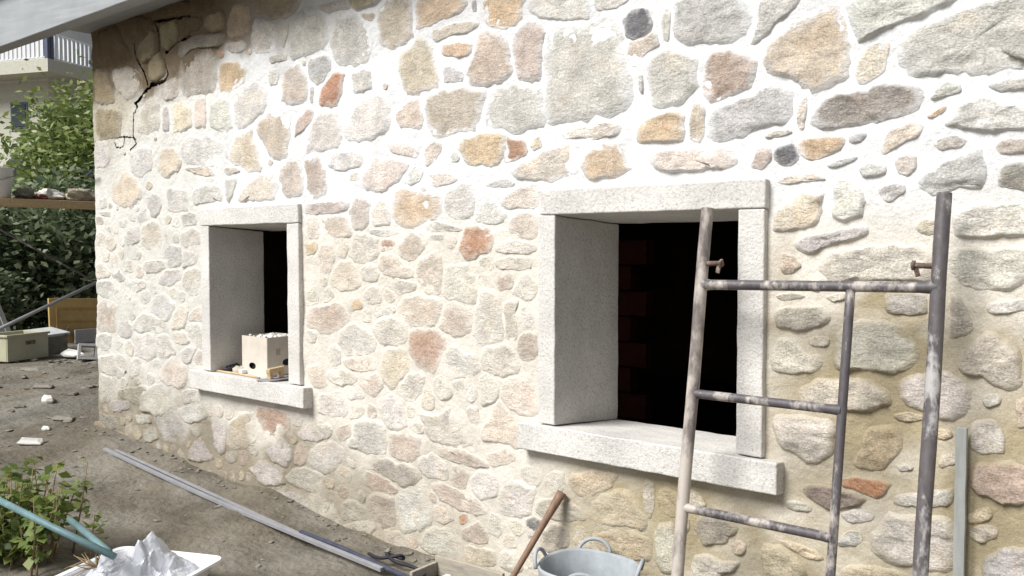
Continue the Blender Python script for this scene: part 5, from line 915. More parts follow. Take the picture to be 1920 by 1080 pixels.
*B -4162 1000 -4185 1027 -4218 1047 -4262 1032 -4297 994 -4279 939 -4244 902 -4196 905 -4164 923 -4162 965
*B -2055 19 -2028 5 -1991 -13 -1945 -2 -1918 16 -1940 46 -1958 74 -1996 84 -2035 78 -2059 50
*G -5114 247 -5089 242 -5053 233 -5026 253 -5015 292 -5033 320 -5072 315 -5101 311 -5121 297 -5128 269
*g -717 3160 -740 3149 -762 3140 -760 3116 -745 3098 -722 3092 -699 3093 -682 3109 -676 3131 -697 3146
*T -6823 1936 -6833 1940 -6843 1942 -6852 1937 -6863 1929 -6863 1916 -6854 1902 -6836 1906 -6824 1913 -6821 1926
*P -3626 3 -3614 -30 -3602 -65 -3565 -57 -3530 -46 -3510 -26 -3523 1 -3538 31 -3568 28 -3596 19
*w -541 2320 -526 2316 -506 2309 -488 2322 -481 2348 -489 2370 -518 2368 -538 2365 -545 2350 -545 2334
*G -1057 1907 -1087 1919 -1118 1926 -1143 1914 -1160 1904 -1152 1885 -1141 1870 -1119 1868 -1088 1865 -1056 1877
*w -6807 1640 -6783 1628 -6760 1623 -6739 1638 -6738 1663 -6739 1684 -6758 1695 -6786 1702 -6819 1694 -6821 1665
*G -3251 904 -3237 879 -3227 852 -3198 859 -3176 873 -3163 886 -3166 907 -3179 925 -3202 922 -3225 916
*T -3990 2045 -4012 2044 -4030 2044 -4050 2043 -4061 2024 -4064 2001 -4037 1999 -4008 1995 -3984 2003 -3980 2029
*t -6947 1976 -6964 1975 -6987 1971 -6996 1951 -6993 1930 -6971 1924 -6954 1923 -6936 1931 -6927 1946 -6937 1962
*T -5431 102 -5417 132 -5415 169 -5457 176 -5495 186 -5519 154 -5533 121 -5508 94 -5483 84 -5458 94
*G -527 366 -554 385 -581 392 -612 380 -621 354 -619 322 -591 308 -561 301 -529 308 -523 336
*B -959 2642 -936 2642 -915 2650 -896 2664 -903 2680 -926 2689 -949 2693 -971 2692 -983 2674 -980 2653
*T -2837 247 -2859 236 -2872 214 -2857 188 -2827 173 -2792 171 -2768 196 -2770 222 -2790 244 -2815 248
*P -3064 1552 -3061 1525 -3051 1494 -3017 1491 -2978 1491 -2956 1510 -2971 1542 -2981 1571 -3014 1568 -3039 1560
*B -6561 1871 -6589 1889 -6624 1903 -6656 1886 -6670 1864 -6664 1839 -6644 1828 -6615 1817 -6576 1809 -6564 1840
*T -5828 232 -5853 232 -5873 232 -5887 223 -5891 203 -5896 176 -5870 176 -5850 183 -5837 193 -5830 211
*p -3055 3288 -3078 3277 -3098 3262 -3098 3240 -3086 3216 -3061 3215 -3035 3219 -3016 3231 -3022 3253 -3035 3276
*p -3005 2888 -2991 2885 -2981 2882 -2971 2886 -2958 2896 -2959 2912 -2969 2929 -2989 2928 -3006 2917 -3011 2901
*G -2268 -84 -2256 -112 -2242 -133 -2211 -145 -2167 -149 -2145 -118 -2144 -78 -2173 -50 -2216 -40 -2249 -63
*T -6693 -25 -6739 -30 -6781 -46 -6775 -91 -6765 -137 -6718 -145 -6672 -151 -6636 -120 -6623 -79 -6651 -44
*G -3888 1186 -3887 1219 -3892 1243 -3911 1259 -3938 1272 -3954 1253 -3964 1227 -3974 1196 -3951 1181 -3919 1183
*w -2433 186 -2387 186 -2351 207 -2356 245 -2368 278 -2405 303 -2446 302 -2463 265 -2472 238 -2459 212
*P -463 431 -441 460 -428 491 -449 518 -484 519 -510 510 -528 497 -534 480 -523 459 -498 442
*w -3786 3170 -3771 3184 -3765 3200 -3775 3213 -3785 3221 -3797 3223 -3812 3220 -3823 3205 -3822 3187 -3804 3177
*B -2606 81 -2563 59 -2522 39 -2485 60 -2446 85 -2460 126 -2476 163 -2521 151 -2555 140 -2587 119
*g -5895 105 -5910 141 -5933 173 -5970 165 -6001 153 -6020 135 -6016 109 -5998 81 -5965 87 -5932 90
*P -3327 124 -3289 143 -3244 172 -3273 212 -3308 235 -3337 245 -3365 230 -3401 205 -3392 169 -3368 132
*p -4212 171 -4188 141 -4164 122 -4134 126 -4112 137 -4095 159 -4097 185 -4127 200 -4154 203 -4182 192
*g -6722 1086 -6693 1060 -6654 1055 -6623 1067 -6597 1076 -6593 1104 -6611 1129 -6645 1138 -6683 1149 -6718 1124
*w -6822 1761 -6824 1797 -6851 1814 -6891 1828 -6929 1809 -6954 1790 -6946 1761 -6925 1741 -6891 1721 -6845 1727
*w -5308 -6 -5302 -31 -5282 -52 -5258 -44 -5239 -32 -5223 -21 -5226 -2 -5237 21 -5264 15 -5285 5
*T -6014 -122 -6001 -146 -5982 -169 -5957 -172 -5930 -158 -5913 -137 -5923 -111 -5942 -90 -5969 -91 -5999 -101
*B -734 19 -753 32 -769 47 -786 42 -800 26 -814 8 -796 -4 -778 -14 -758 -13 -742 1
*T -6507 1898 -6503 1921 -6523 1931 -6543 1930 -6558 1927 -6570 1916 -6574 1901 -6559 1890 -6544 1885 -6527 1891
*t -6060 1789 -6044 1812 -6037 1837 -6062 1856 -6087 1864 -6115 1853 -6139 1840 -6134 1810 -6116 1789 -6088 1783
*T -1769 -150 -1743 -102 -1732 -57 -1772 -25 -1807 3 -1857 -13 -1894 -48 -1899 -100 -1877 -142 -1822 -146
*T -6212 -119 -6185 -108 -6160 -93 -6156 -68 -6172 -49 -6200 -42 -6224 -46 -6246 -56 -6261 -83 -6246 -111
*p -3436 272 -3432 251 -3421 235 -3402 229 -3382 233 -3374 254 -3374 271 -3387 282 -3403 295 -3424 290
*G -3268 2072 -3248 2055 -3223 2052 -3203 2061 -3193 2072 -3201 2088 -3208 2100 -3222 2107 -3240 2110 -3257 2095
*p -6269 2402 -6258 2400 -6246 2398 -6238 2407 -6233 2417 -6240 2425 -6251 2430 -6263 2428 -6273 2423 -6274 2412
*T -5242 122 -5255 96 -5249 76 -5233 57 -5207 47 -5176 56 -5159 73 -5161 101 -5177 123 -5211 127
*B -4578 491 -4547 515 -4534 548 -4564 579 -4607 587 -4640 578 -4661 557 -4665 530 -4655 505 -4622 496
*p -2428 3121 -2456 3122 -2482 3124 -2504 3117 -2511 3096 -2501 3074 -2476 3066 -2451 3063 -2429 3074 -2423 3097
*T -517 1611 -531 1587 -527 1561 -513 1541 -486 1538 -461 1541 -441 1561 -450 1585 -464 1608 -491 1610
*T -871 964 -886 950 -889 933 -868 923 -843 923 -826 935 -813 947 -826 962 -841 966 -855 965
*p -3279 377 -3236 347 -3193 340 -3154 352 -3145 391 -3133 428 -3161 459 -3199 465 -3247 459 -3273 426
*t -582 1181 -581 1170 -578 1160 -567 1159 -552 1159 -532 1162 -526 1182 -540 1195 -559 1191 -573 1187
*G -1687 162 -1709 157 -1724 154 -1739 145 -1748 129 -1736 110 -1715 104 -1692 111 -1675 123 -1674 145
*G -2689 -81 -2667 -79 -2645 -76 -2624 -59 -2633 -40 -2649 -23 -2671 -18 -2702 -21 -2726 -42 -2710 -67
*B -2508 2949 -2494 2970 -2479 2993 -2500 3007 -2523 3018 -2547 3020 -2562 3002 -2574 2978 -2554 2962 -2532 2949
*p -5724 783 -5680 795 -5652 812 -5639 836 -5648 862 -5670 889 -5712 896 -5745 874 -5773 845 -5761 808
*p -5503 -115 -5487 -135 -5463 -157 -5427 -148 -5402 -125 -5409 -94 -5421 -58 -5459 -58 -5490 -70 -5504 -92
*t -6857 221 -6821 221 -6795 221 -6773 232 -6769 259 -6784 276 -6809 288 -6844 306 -6874 293 -6868 252
*g -5555 69 -5603 63 -5632 34 -5624 -11 -5598 -39 -5560 -39 -5522 -40 -5502 -8 -5500 21 -5522 44
*t -4111 3221 -4124 3208 -4139 3194 -4129 3180 -4115 3168 -4097 3166 -4082 3177 -4067 3190 -4080 3204 -4094 3218
*g -1443 125 -1448 154 -1453 180 -1480 181 -1508 174 -1537 168 -1532 140 -1526 114 -1499 111 -1471 117
*p -1491 -98 -1510 -82 -1535 -80 -1555 -91 -1570 -103 -1578 -124 -1562 -139 -1536 -140 -1510 -136 -1489 -122
*G -3467 602 -3457 626 -3466 645 -3484 661 -3508 662 -3541 657 -3566 631 -3553 607 -3521 597 -3493 594
*T -5072 2870 -5057 2861 -5038 2856 -5026 2864 -5023 2879 -5022 2889 -5030 2896 -5043 2902 -5059 2900 -5066 2885
*G -2536 2919 -2553 2936 -2574 2948 -2597 2935 -2618 2921 -2609 2895 -2596 2876 -2571 2870 -2547 2873 -2535 2894
*P -6532 580 -6543 604 -6568 623 -6595 616 -6619 609 -6645 598 -6636 575 -6610 557 -6582 562 -6559 570
*P -5253 38 -5262 67 -5270 92 -5300 105 -5331 95 -5346 67 -5345 44 -5329 22 -5304 12 -5279 23
*T -6693 2354 -6706 2358 -6719 2361 -6729 2352 -6737 2342 -6732 2332 -6720 2325 -6707 2325 -6694 2330 -6690 2341
*T -2207 2923 -2189 2933 -2180 2950 -2178 2972 -2191 2984 -2211 2984 -2232 2980 -2241 2961 -2243 2943 -2225 2932
*B -2884 3109 -2901 3131 -2923 3149 -2949 3133 -2975 3120 -2975 3092 -2964 3070 -2937 3060 -2910 3063 -2890 3083
*T -4133 -108 -4155 -106 -4180 -109 -4190 -129 -4196 -153 -4175 -169 -4143 -176 -4117 -161 -4103 -141 -4117 -122
*P -1361 2696 -1341 2708 -1329 2725 -1339 2744 -1355 2760 -1379 2756 -1403 2754 -1408 2732 -1401 2713 -1382 2700
*G -4809 3256 -4835 3265 -4868 3274 -4896 3264 -4904 3236 -4890 3219 -4865 3218 -4844 3212 -4826 3216 -4813 3233
*B -1821 2847 -1844 2866 -1870 2874 -1895 2860 -1911 2837 -1907 2810 -1891 2787 -1861 2787 -1833 2790 -1826 2819
*G -3745 2486 -3735 2497 -3725 2514 -3743 2521 -3761 2529 -3776 2526 -3777 2510 -3776 2498 -3768 2492 -3758 2488
*P -2816 109 -2827 141 -2840 167 -2863 176 -2889 168 -2906 156 -2907 136 -2905 106 -2877 97 -2848 103
*t -6330 2106 -6355 2108 -6381 2104 -6398 2087 -6405 2061 -6379 2050 -6355 2039 -6331 2048 -6309 2064 -6310 2089
*P -6594 1443 -6587 1408 -6553 1387 -6516 1386 -6483 1388 -6457 1418 -6467 1449 -6494 1475 -6534 1494 -6572 1469
*B -6234 117 -6234 149 -6257 171 -6289 170 -6312 160 -6329 137 -6337 106 -6306 86 -6278 80 -6257 100
*T -3755 1300 -3722 1303 -3692 1317 -3694 1349 -3715 1366 -3738 1378 -3769 1385 -3786 1365 -3788 1340 -3777 1319
*G -1664 2707 -1662 2685 -1657 2666 -1635 2663 -1613 2667 -1593 2678 -1588 2694 -1602 2710 -1621 2721 -1642 2715
"""
PAL = {'n': (0.15, 0.115, 0.07), 'N': (0.27, 0.235, 0.165), 'g': (0.415, 0.405, 0.37), 'G': (0.53, 0.52, 0.485), 'b': (0.41, 0.405, 0.415),  # n: brown stones below the eave, its shade partly in the tone
       'B': (0.555, 0.55, 0.555), 't': (0.42, 0.35, 0.25), 'T': (0.56, 0.49, 0.385), 'p': (0.42, 0.345, 0.30), 'P': (0.575, 0.485, 0.42),
       'r': (0.38, 0.20, 0.115), 'q': (0.40, 0.265, 0.21), 'o': (0.50, 0.36, 0.22), 'd': (0.085, 0.085, 0.10), 'D': (0.20, 0.165, 0.15), 'k': (0.29, 0.275, 0.25), 'w': (0.66, 0.62, 0.57)}

def chaikin(p, it=1):
    for _ in range(it):
        q = []
        for i in range(len(p)):
            a, b = p[i], p[(i + 1) % len(p)]
            q.append((a[0] * .9 + b[0] * .1, a[1] * .9 + b[1] * .1)); q.append((a[0] * .1 + b[0] * .9, a[1] * .1 + b[1] * .9))
        p = q
    return p

def resample(p, n):
    P = np.array(p + [p[0]]); seg = np.hypot(*np.diff(P, axis=0).T); s = np.concatenate([[0], np.cumsum(seg)])
    t = np.linspace(0, s[-1], n, endpoint=False)
    return list(zip(np.interp(t, s, P[:, 0]), np.interp(t, s, P[:, 1])))

def stone_geom(poly, code, seed, pin=False):
    """returns centre, verts (local), faces, tint colours, mortar colours(alpha = smear)"""
    r = random.Random(seed)
    P = np.array(poly); c = P.mean(axis=0)
    size = math.sqrt(max(1e-5, 0.5 * abs(np.dot(P[:, 0], np.roll(P[:, 1], 1)) - np.dot(P[:, 1], np.roll(P[:, 0], 1)))))
    n = 44 if size > 0.16 else 34 if size > 0.12 else (24 if size > 0.06 else 16)
    q = resample(chaikin(poly, 1), n)
    jit = 0.05 * size
    q = [(x + 0.04 * size * mn.noise(Vector((x * 50, seed, z * 50))), z + 0.04 * size * mn.noise(Vector((x * 50, seed + 9, z * 50)))) for x, z in q]
    q = [(x + jit * mn.noise(Vector((x * 22, seed, z * 22))), z + jit * mn.noise(Vector((x * 22, seed + 40, z * 22)))) for x, z in q]
    cx, cz = c
    right = sstep(-3.0, -1.0, cx)
    h = (0.0035 + 0.005 * r.random()) * (0.7 + 0.4 * right) + 0.001
    if code in 'nN': h += 0.010
    tilt = (r.uniform(-.05, .05), r.uniform(-.07, .07))
    base = tuple(a * b for a, b in zip(PAL[code], (1.04, 1.0, 0.93)))
    k = r.uniform(0.9, 1.1)
    base = tuple(min(0.8, b * k * r.uniform(0.97, 1.03)) for b in base)
    # lime film from the pointing, plus a hazy veil mixed into the tint
    mid = sstep(2.15, 1.75, cz) * sstep(-1.6, -2.4, cx)
    film = (0.20 if not pin else 0.36) * mid + 0.28 + r.uniform(-0.08, 0.12)
    if code in 'nNdDrkq': film *= 0.35
    elif code in 'pob': film *= 0.62
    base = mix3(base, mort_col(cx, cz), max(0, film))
    h *= 1 - 0.45 * mid
    rings = [(1.10, 0.03, 0.66), (1.05, 0.003, 0.64), (1.0, -0.3 * h, 0.52), (0.88, -0.85 * h, 0.34), (0.68, -h, 0.16), (0.36, -1.1 * h, 0.06)]
    if size > 0.12: rings[4:4] = [(0.80, -0.95 * h, 0.22)]; rings[6:6] = [(0.53, -1.05 * h, 0.09)]
    v, tint, mo = [], [], []
    rough = 0.003 + 0.005 * right
    for (s, y, sm) in rings:
        for (x, z) in q:
            X, Z = cx + (x - cx) * s, cz + (z - cz) * s
            yy = y - mort_lo(X, Z)
            if s < 0.99:
                yy += -(X - cx) * tilt[0] - (Z - cz) * tilt[1] - rough * fbm(X * 16 + seed, 2, Z * 22) - (0.004 + 0.005 * right) * min(1, size / 0.15) * sstep(1.0, 0.85, s) * (1 + mn.cell(Vector((X * 9 + 3 * mn.noise(Vector((X * 6, seed, Z * 6))), seed, Z * 12))) if size > 0.12 else -1) * 0.5 - 0.002 * right
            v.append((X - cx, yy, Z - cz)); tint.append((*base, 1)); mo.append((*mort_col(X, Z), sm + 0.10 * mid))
    v.append((0, -1.13 * h - mort_lo(cx, cz), 0)); tint.append((*base, 1)); mo.append((*mort_col(cx, cz), -0.05))
    f = []
    for i in range(len(rings) - 1):
        for j in range(n):
            f.append((i * n + j, i * n + (j + 1) % n, (i + 1) * n + (j + 1) % n, (i + 1) * n + j))
    b = (len(rings) - 1) * n
    for j in range(n): f.append((b + j, b + (j + 1) % n, len(v) - 1))
    # wind outwards (towards -Y)
    area = sum(q[i][0] * q[(i + 1) % n][1] - q[(i + 1) % n][0] * q[i][1] for i in range(n))
    if area < 0: f = [t[::-1] for t in f]
    return (cx, cz), v, f, tint, mo, size

def add_attrs(me, tint, mo):
    for nm, d in (('tint', tint), ('mort', mo)):
        a = me.attributes.new(nm, 'FLOAT_COLOR', 'POINT')
        a.data.foreach_set('color', np.array(d, dtype=np.float32).ravel())

def build_stones():
    items = []
    for i, line in enumerate(STONES.strip().splitlines()):
        t = line.split(); nums = [int(k) / 1000 for k in t[1:]]
        items.append((t[0].strip('*'), [(nums[k], nums[k + 1]) for k in range(0, len(nums), 2)], i, t[0][0] == '*'))
    geo = [(stone_geom(p, c, i * 3.17, pin), c) for c, p, i, pin in items]
    order = sorted(range(len(geo)), key=lambda i: (items[i][3], -geo[i][0][5]))
    small = MB(); st, sm = [], []
    for rank, i in enumerate(order):
        (cx, cz), v, f, tint, mo, size = geo[i][0]
        if rank < 296:
            mb = MB(); mb.v = v; mb.f = f
            o = mb.build('stone', M['stone'], wall, smooth=True)
            o.location = (cx, 0, cz)
            add_attrs(o.data, tint, mo)
        else:
            small.add([(x + cx, y, z + cz) for x, y, z in v], f); st += tint; sm += mo
    # rubble beyond the edges of the picture and pin stones between the traced ones
    placed = [(np.array(p).mean(axis=0), max(np.ptp(np.array(p)[:, 0]), np.ptp(np.array(p)[:, 1])) / 2) for c, p, i, pin in items]
    r = random.Random(5)
    def free(x, z, rad):
        if x - rad < XC + 0.02 or in_opening(x, z) : return False
        for (a, b) in WIN:
            if a - 0.30 - rad < x < b + 0.30 + rad and ZB - 0.20 - rad < z < ZT + 0.18 + rad: return False
        return all((x - c[0]) ** 2 + (z - c[1]) ** 2 > (rad * 0.95 + R * 0.88 + 0.004) ** 2 for c, R in placed)
    big = MB(); bt, bm = [], []
    for k in range(1500):
        out = k < 1500
        if out:
            x, z = r.uniform(-7.1, 2.1), r.uniform(-0.2, 3.3)
            if not (x > -0.55 or z > 2.45 - 0.16 * (x + 0.6) + 0.15): continue
            rad = r.uniform(0.07, 0.17)
        else:
            x, z = r.uniform(-7.1, -0.4), r.uniform(-0.1, 3.2); rad = r.uniform(0.022, 0.075)
        if not free(x, z, rad): continue
        n = r.randint(5, 8); a0 = r.random() * 6
        st_ = 1.25 if out else 1.6
        poly = [(x + rad * r.uniform(0.75, 1.1) * math.cos(a0 + 2 * math.pi * j / n) * st_, z + rad * r.uniform(0.6, 1.0) * math.sin(a0 + 2 * math.pi * j / n)) for j in range(n)]
        code = r.choice('gGbBtTpPPGT') 
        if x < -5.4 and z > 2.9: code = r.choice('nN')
        (cx, cz), v, f, tint, mo, size = stone_geom(poly, code, k * 1.7 + 500)
        (big if out else small).add([(X + cx, y, Z + cz) for X, y, Z in v], f)
        if out: bt += tint; bm += mo
        else: st += tint; sm += mo
        placed.append((np.array((x, z)), rad))
    o = small.build('pin_stones', M['stone'], wall, smooth=True); add_attrs(o.data, st, sm); o['kind'] = 'stuff'
    o = big.build('rubble_stones', M['stone'], wall, smooth=True); add_attrs(o.data, bt, bm); o['kind'] = 'stuff'
build_stones()

# granite surrounds
def shaped_block(x0, x1, y0, y1, z0, z1, nx=10, amp=0.0028, zb0=None, zb1=None):
    """a sawn block with slightly uneven arrises: subdivided box, back z can differ"""
    mb = MB()
    L = (x1 - x0, y1 - y0, z1 - z0)
    n = [max(2, int(round(l / 0.035))) for l in L]
    n = [min(k, 44) for k in n]
    idx = {}
    def vid(i, j, k):
        key = (i, j, k)
        if key not in idx:
            tx, ty, tz = i / n[0], j / n[1], k / n[2]
            x = x0 + L[0] * tx; y = y0 + L[1] * ty
            za = z0 + ((zb0 - z0) * ty if zb0 is not None else 0); zb = z1 + ((zb1 - z1) * ty if zb1 is not None else 0)
            z = za + (zb - za) * tz
            d = [amp * mn.noise(Vector((x * 14 + q * 31, y * 14, z * 14 + q * 7))) for q in (1, 2, 3)]
            mb.v.append((x + d[0], y + d[1], z + d[2])); idx[key] = len(mb.v) - 1
        return idx[key]
    for a, b, c in ((0, 1, 2), (1, 2, 0), (2, 0, 1)):
        for side in (0, n[c]):
            for i in range(n[a]):
                for j in range(n[b]):
                    def g(p, q):
                        t = [0, 0, 0]; t[a] = p; t[b] = q; t[c] = side; return vid(*t)
                    qd = (g(i, j), g(i + 1, j), g(i + 1, j + 1), g(i, j + 1))
                    mb.f.append(qd if side else qd[::-1])
    return mb

def window(x0, x1, jl, jr, sl, sr, idx, dep=0.52):
    w = empty('window_surround', (0, 0, 0), house)
    w['label'] = ['granite surround of the small far window with a box on its sill', 'granite surround of the large near window behind the scaffold frame'][idx]
    k = dict(bevel=0.007, seg=3)
    F = -0.032
    hb(shaped_block(x0 - jl + 0.012, x1 + jr, F - 0.004, 0.54, ZT, ZT + 0.118, zb0=ZT - 0.03, zb1=ZT + 0.10), 'lintel', M['granite'], w, **k)
    hb(shaped_block(x0 - jl, x0, F, dep, ZB + 0.001, ZT - 0.002, zb0=ZB - 0.05, zb1=ZT - 0.034), 'jamb', M['granite'], w, **k)
    hb(shaped_block(x1, x1 + jr - 0.004, F, dep, ZB + 0.001, ZT - 0.002, zb0=ZB - 0.05, zb1=ZT - 0.034), 'jamb', M['granite'], w, **k)
    hb(shaped_block(x0 - sl, x1 + sr, -0.068, 0.53, ZB - 0.132, ZB - 0.002, zb0=ZB - 0.19, zb1=ZB - 0.053), 'sill', M['granite'], w, **k)
window(WIN[0][0], WIN[0][1], 0.105, 0.122, 0.213, 0.20, 0, 0.41)
window(WIN[1][0], WIN[1][1], 0.10, 0.117, 0.203, 0.192, 1)

# wall core, room behind the openings, eave and roof
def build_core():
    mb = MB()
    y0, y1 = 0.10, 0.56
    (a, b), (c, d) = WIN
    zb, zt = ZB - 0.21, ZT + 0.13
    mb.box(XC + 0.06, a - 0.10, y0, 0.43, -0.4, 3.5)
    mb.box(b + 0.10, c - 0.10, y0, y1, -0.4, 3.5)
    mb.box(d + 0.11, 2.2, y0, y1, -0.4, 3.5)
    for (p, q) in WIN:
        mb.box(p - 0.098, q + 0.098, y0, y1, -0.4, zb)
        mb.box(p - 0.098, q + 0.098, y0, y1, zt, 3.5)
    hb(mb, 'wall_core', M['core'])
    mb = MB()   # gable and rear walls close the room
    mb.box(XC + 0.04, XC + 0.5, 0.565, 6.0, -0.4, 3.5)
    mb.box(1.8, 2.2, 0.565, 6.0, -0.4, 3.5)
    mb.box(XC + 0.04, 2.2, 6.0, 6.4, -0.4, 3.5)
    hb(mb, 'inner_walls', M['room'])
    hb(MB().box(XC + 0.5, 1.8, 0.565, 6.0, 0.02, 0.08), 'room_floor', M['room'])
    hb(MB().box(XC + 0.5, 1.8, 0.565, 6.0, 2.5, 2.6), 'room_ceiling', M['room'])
    # gable face
    mb = MB(); mb.add([(XC - 0.012, 0.42, -0.35), (XC - 0.012, 6.4, -0.35), (XC - 0.012, 6.4, 3.5), (XC - 0.012, 0.42, 3.5)], [(0, 1, 2, 3)])
    o = hb(mb, 'gable_wall', M['mortar'])
    at = o.data.attributes.new('mort', 'FLOAT_COLOR', 'POINT'); at.data.foreach_set('color', [0.55, 0.5, 0.42, 1.0] * 4)
build_core()

part = empty('brick_partition', (0, 0, 0), house)
part.location = -HO
bme = MB().rbox((0, 0, 0), (0.27, 0.12, 0.185)).mesh('brick', M['brick'])
for r_ in range(8):
    for c_ in range(4):
        o = bpy.data.objects.new('brick', bme); col.objects.link(o); o.parent = part
        o.location = (-4.75 + c_ * 0.285 + (0.14 if r_ % 2 else 0), 2.6, 0.18 + r_ * 0.2)

eave = hb(shaped_block(-9.3, 2.6, -0.36, -0.24, 3.285, 3.70, amp=0.004), 'eave_board', M['fascia'], bevel=0.006)
hb(MB().box(XC - 0.05, 2.6, -0.239, 0.6, 3.34, 3.42), 'soffit', M['fascia'])
mb = MB(); mb.add([(-9.35, -0.42, 3.705), (2.65, -0.42, 3.705), (2.65, 6.6, 5.6), (-9.35, 6.6, 5.6), (-9.35, -0.42, 3.76), (2.65, -0.42, 3.76), (2.65, 6.6, 5.66), (-9.35, 6.6, 5.66)],
    [(0, 3, 2, 1), (4, 5, 6, 7), (0, 1, 5, 4), (1, 2, 6, 5), (2, 3, 7, 6), (3, 0, 4, 7)])
hb(mb, 'roof', M['roof'])
hb(MB().box(XC + 0.1, 2.2, 0.6, 6.3, 3.43, 3.6), 'loft_floor', M['core'])
hb(MB().tube([(XC - 0.02, 0.0, 2.19), (XC + 0.03, -0.05, 2.2), (XC + 0.12, -0.055, 2.225)], 0.011, 8), 'iron_pin', M['darkpipe'])

# ------------------------------------------------------------------ scaffold frame leaning against the wall
def fy(z): return -0.20 - 0.155 * (1.46 - z)
XL, XR, XI = -1.698, -0.822, -1.112
sf = empty('scaffold_frame', (XL, fy(-0.05), -0.05))
tag(sf, 'splashed steel scaffold frame with ladder rungs leaning on the wall', 'scaffold frame')
SO = Vector(sf.location)
def sfp(mb, name, m, parent=None, **k):
    o = mb.build(name, m, parent or sf, smooth=True, **k)
    if parent is None: o.location = -SO
    return o
def fp(x, z): return (x, fy(z), z)
def post(name, x, z0, z1, r, m, ob=0.0):
    mb = MB(); zs = np.linspace(z0, z1, 22)
    mb.tube([(x + 0.0015 * math.sin(z * 7), fy(z), z) for z in zs], [r * (1 + 0.03 * mn.noise(Vector((x, 0, z * 9)))) for z in zs], 20, cap=False)
    # open tube end with wall thickness
    n = 20; b = len(mb.v)
    for rr, dz in ((r, 0), (r - 0.004, 0.0005), (r - 0.004, -0.12)):
        for k in range(n):
            a = 2 * math.pi * k / n
            mb.v.append((x + rr * math.cos(a), fy(z1 + dz) + rr * math.sin(a), z1 + dz))
    for i in range(2):
        for k in range(n): mb.f.append((b + i * n + k, b + i * n + (k + 1) % n, b + (i + 1) * n + (k + 1) % n, b + (i + 1) * n + k))
    mb.f.append(tuple(b + 2 * n + k for k in range(n)))
    return sfp(mb, name, m)
post('post', XL, -0.06, 1.765, 0.0245, M['steel_pale'])
post('post', XR, -0.06, 1.79, 0.0245, M['steel_dark'])
sfp(MB().tube([fp(XI, z) for z in np.linspace(0.10, 1.466, 14)], 0.0165, 16), 'inner_post', M['steel'])
def bar(name, xa, xb, z, r, m, dz=0.0):
    mb = MB(); xs = np.linspace(xa, xb, 16)
    mb.tube([(x, fy(z) , z + dz * (x - xa) / (xb - xa)) for x in xs], [r * (1.0 + 0.22 * (max(0, 1 - i / 0.8) + max(0, 1 - (15 - i) / 0.8))) for i in range(16)], 16, cap=False)
    return sfp(mb, name, m)
bar('crossbar', XL, XR, 1.462, 0.0195, M['steel'], 0.012)
for z in (1.037, 0.600, 0.165):
    bar('rung', XL, XI, z, 0.0175, M['steel'])
bar('base_bar', XL, XR, 0.08, 0.0195, M['steel'])
for x, s, m in ((XL, 1, M['rust']), (XR, -1, M['rust'])):
    z = 1.545; y = fy(z) - 0.004
    p = sfp(MB().tube([(x, y, z), (x + s * 0.078, y - 0.004, z + 0.002)], [0.0105, 0.0095], 12), 'locking_pin', m)
    hd = MB().rbox((x + s * 0.072, y - 0.004, z - 0.014), (0.016, 0.007, 0.046), (0.1, 0.25 * s, 0.2)).rbox((x + s * 0.082, y - 0.004, z + 0.002), (0.012, 0.026, 0.026), (0.5, 0, 0))
    sfp(hd, 'pin_latch', m, bevel=0.002).parent = p
    p.children[0].location = (0, 0, 0)

# ------------------------------------------------------------------ batten, handle, bucket by the wall
mb = shaped_block(-0.795, -0.760, -0.052, -0.030, -0.10, 0.985, amp=0.002)
bt = mb.build('timber_batten', M['batten'], bevel=0.002)
tag(bt, 'slim grey timber batten standing upright against the wall right of the scaffold', 'batten')

hd = MB(); A = Vector((-2.505, -0.035, 0.455)); B = Vector((-2.70, -0.30, -0.075))
pts = [A.lerp(B, t) for t in np.linspace(0, 1, 18)]
hd.tube(pts, [0.018 + 0.005 * sstep(0.25, 0.0, t) - 0.006 * t for t in np.linspace(0, 1, 18)], 14)
ho = hd.build('tool_handle', M['wood'], smooth=True)
tag(ho, 'reddish brown wooden tool handle leaning against the wall beside the grey bucket', 'tool handle')

bc = Vector((-2.165, -0.30, ground_h(-2.165, -0.30) + 0.003))
bk = empty('rubber_bucket', bc)
tag(bk, 'dusty grey rubber bucket with looped handles at the foot of the wall', 'bucket')
prof = [(0.0, 0.012), (0.14, 0.012), (0.155, 0.03), (0.185, 0.19), (0.203, 0.325), (0.212, 0.335), (0.219, 0.33), (0.216, 0.318), (0.203, 0.20), (0.165, 0.0), (0.0, 0.0)]
mb = MB().lathe((0, 0, 0), prof, 56)
mb.v = [(x * (1 + 0.03 * math.sin(2 * math.atan2(y, x) + 0.6) * (z / 0.33)), y * (1 - 0.04 * (z / 0.33)), z + 0.006 * math.sin(3 * math.atan2(y, x)) * (z > 0.25)) for x, y, z in mb.v]
mb.build('body', M['rubber'], bk, smooth=True)
for ang in (118, 200, 298, 22):
    a = math.radians(ang); t = Vector((-math.sin(a), math.cos(a), 0)); r0 = Vector((math.cos(a), math.sin(a), 0))
    pts = []
    for k in range(13):
        q = math.pi * k / 12
        pts.append(r0 * (0.212 + 0.018 * math.sin(q)) + t * (0.072 * math.cos(q)) + Vector((0, 0, 0.315 + 0.06 * math.sin(q))))
    MB().tube(pts, 0.0085, 10).build('handle', M['rubber'], bk, smooth=True)

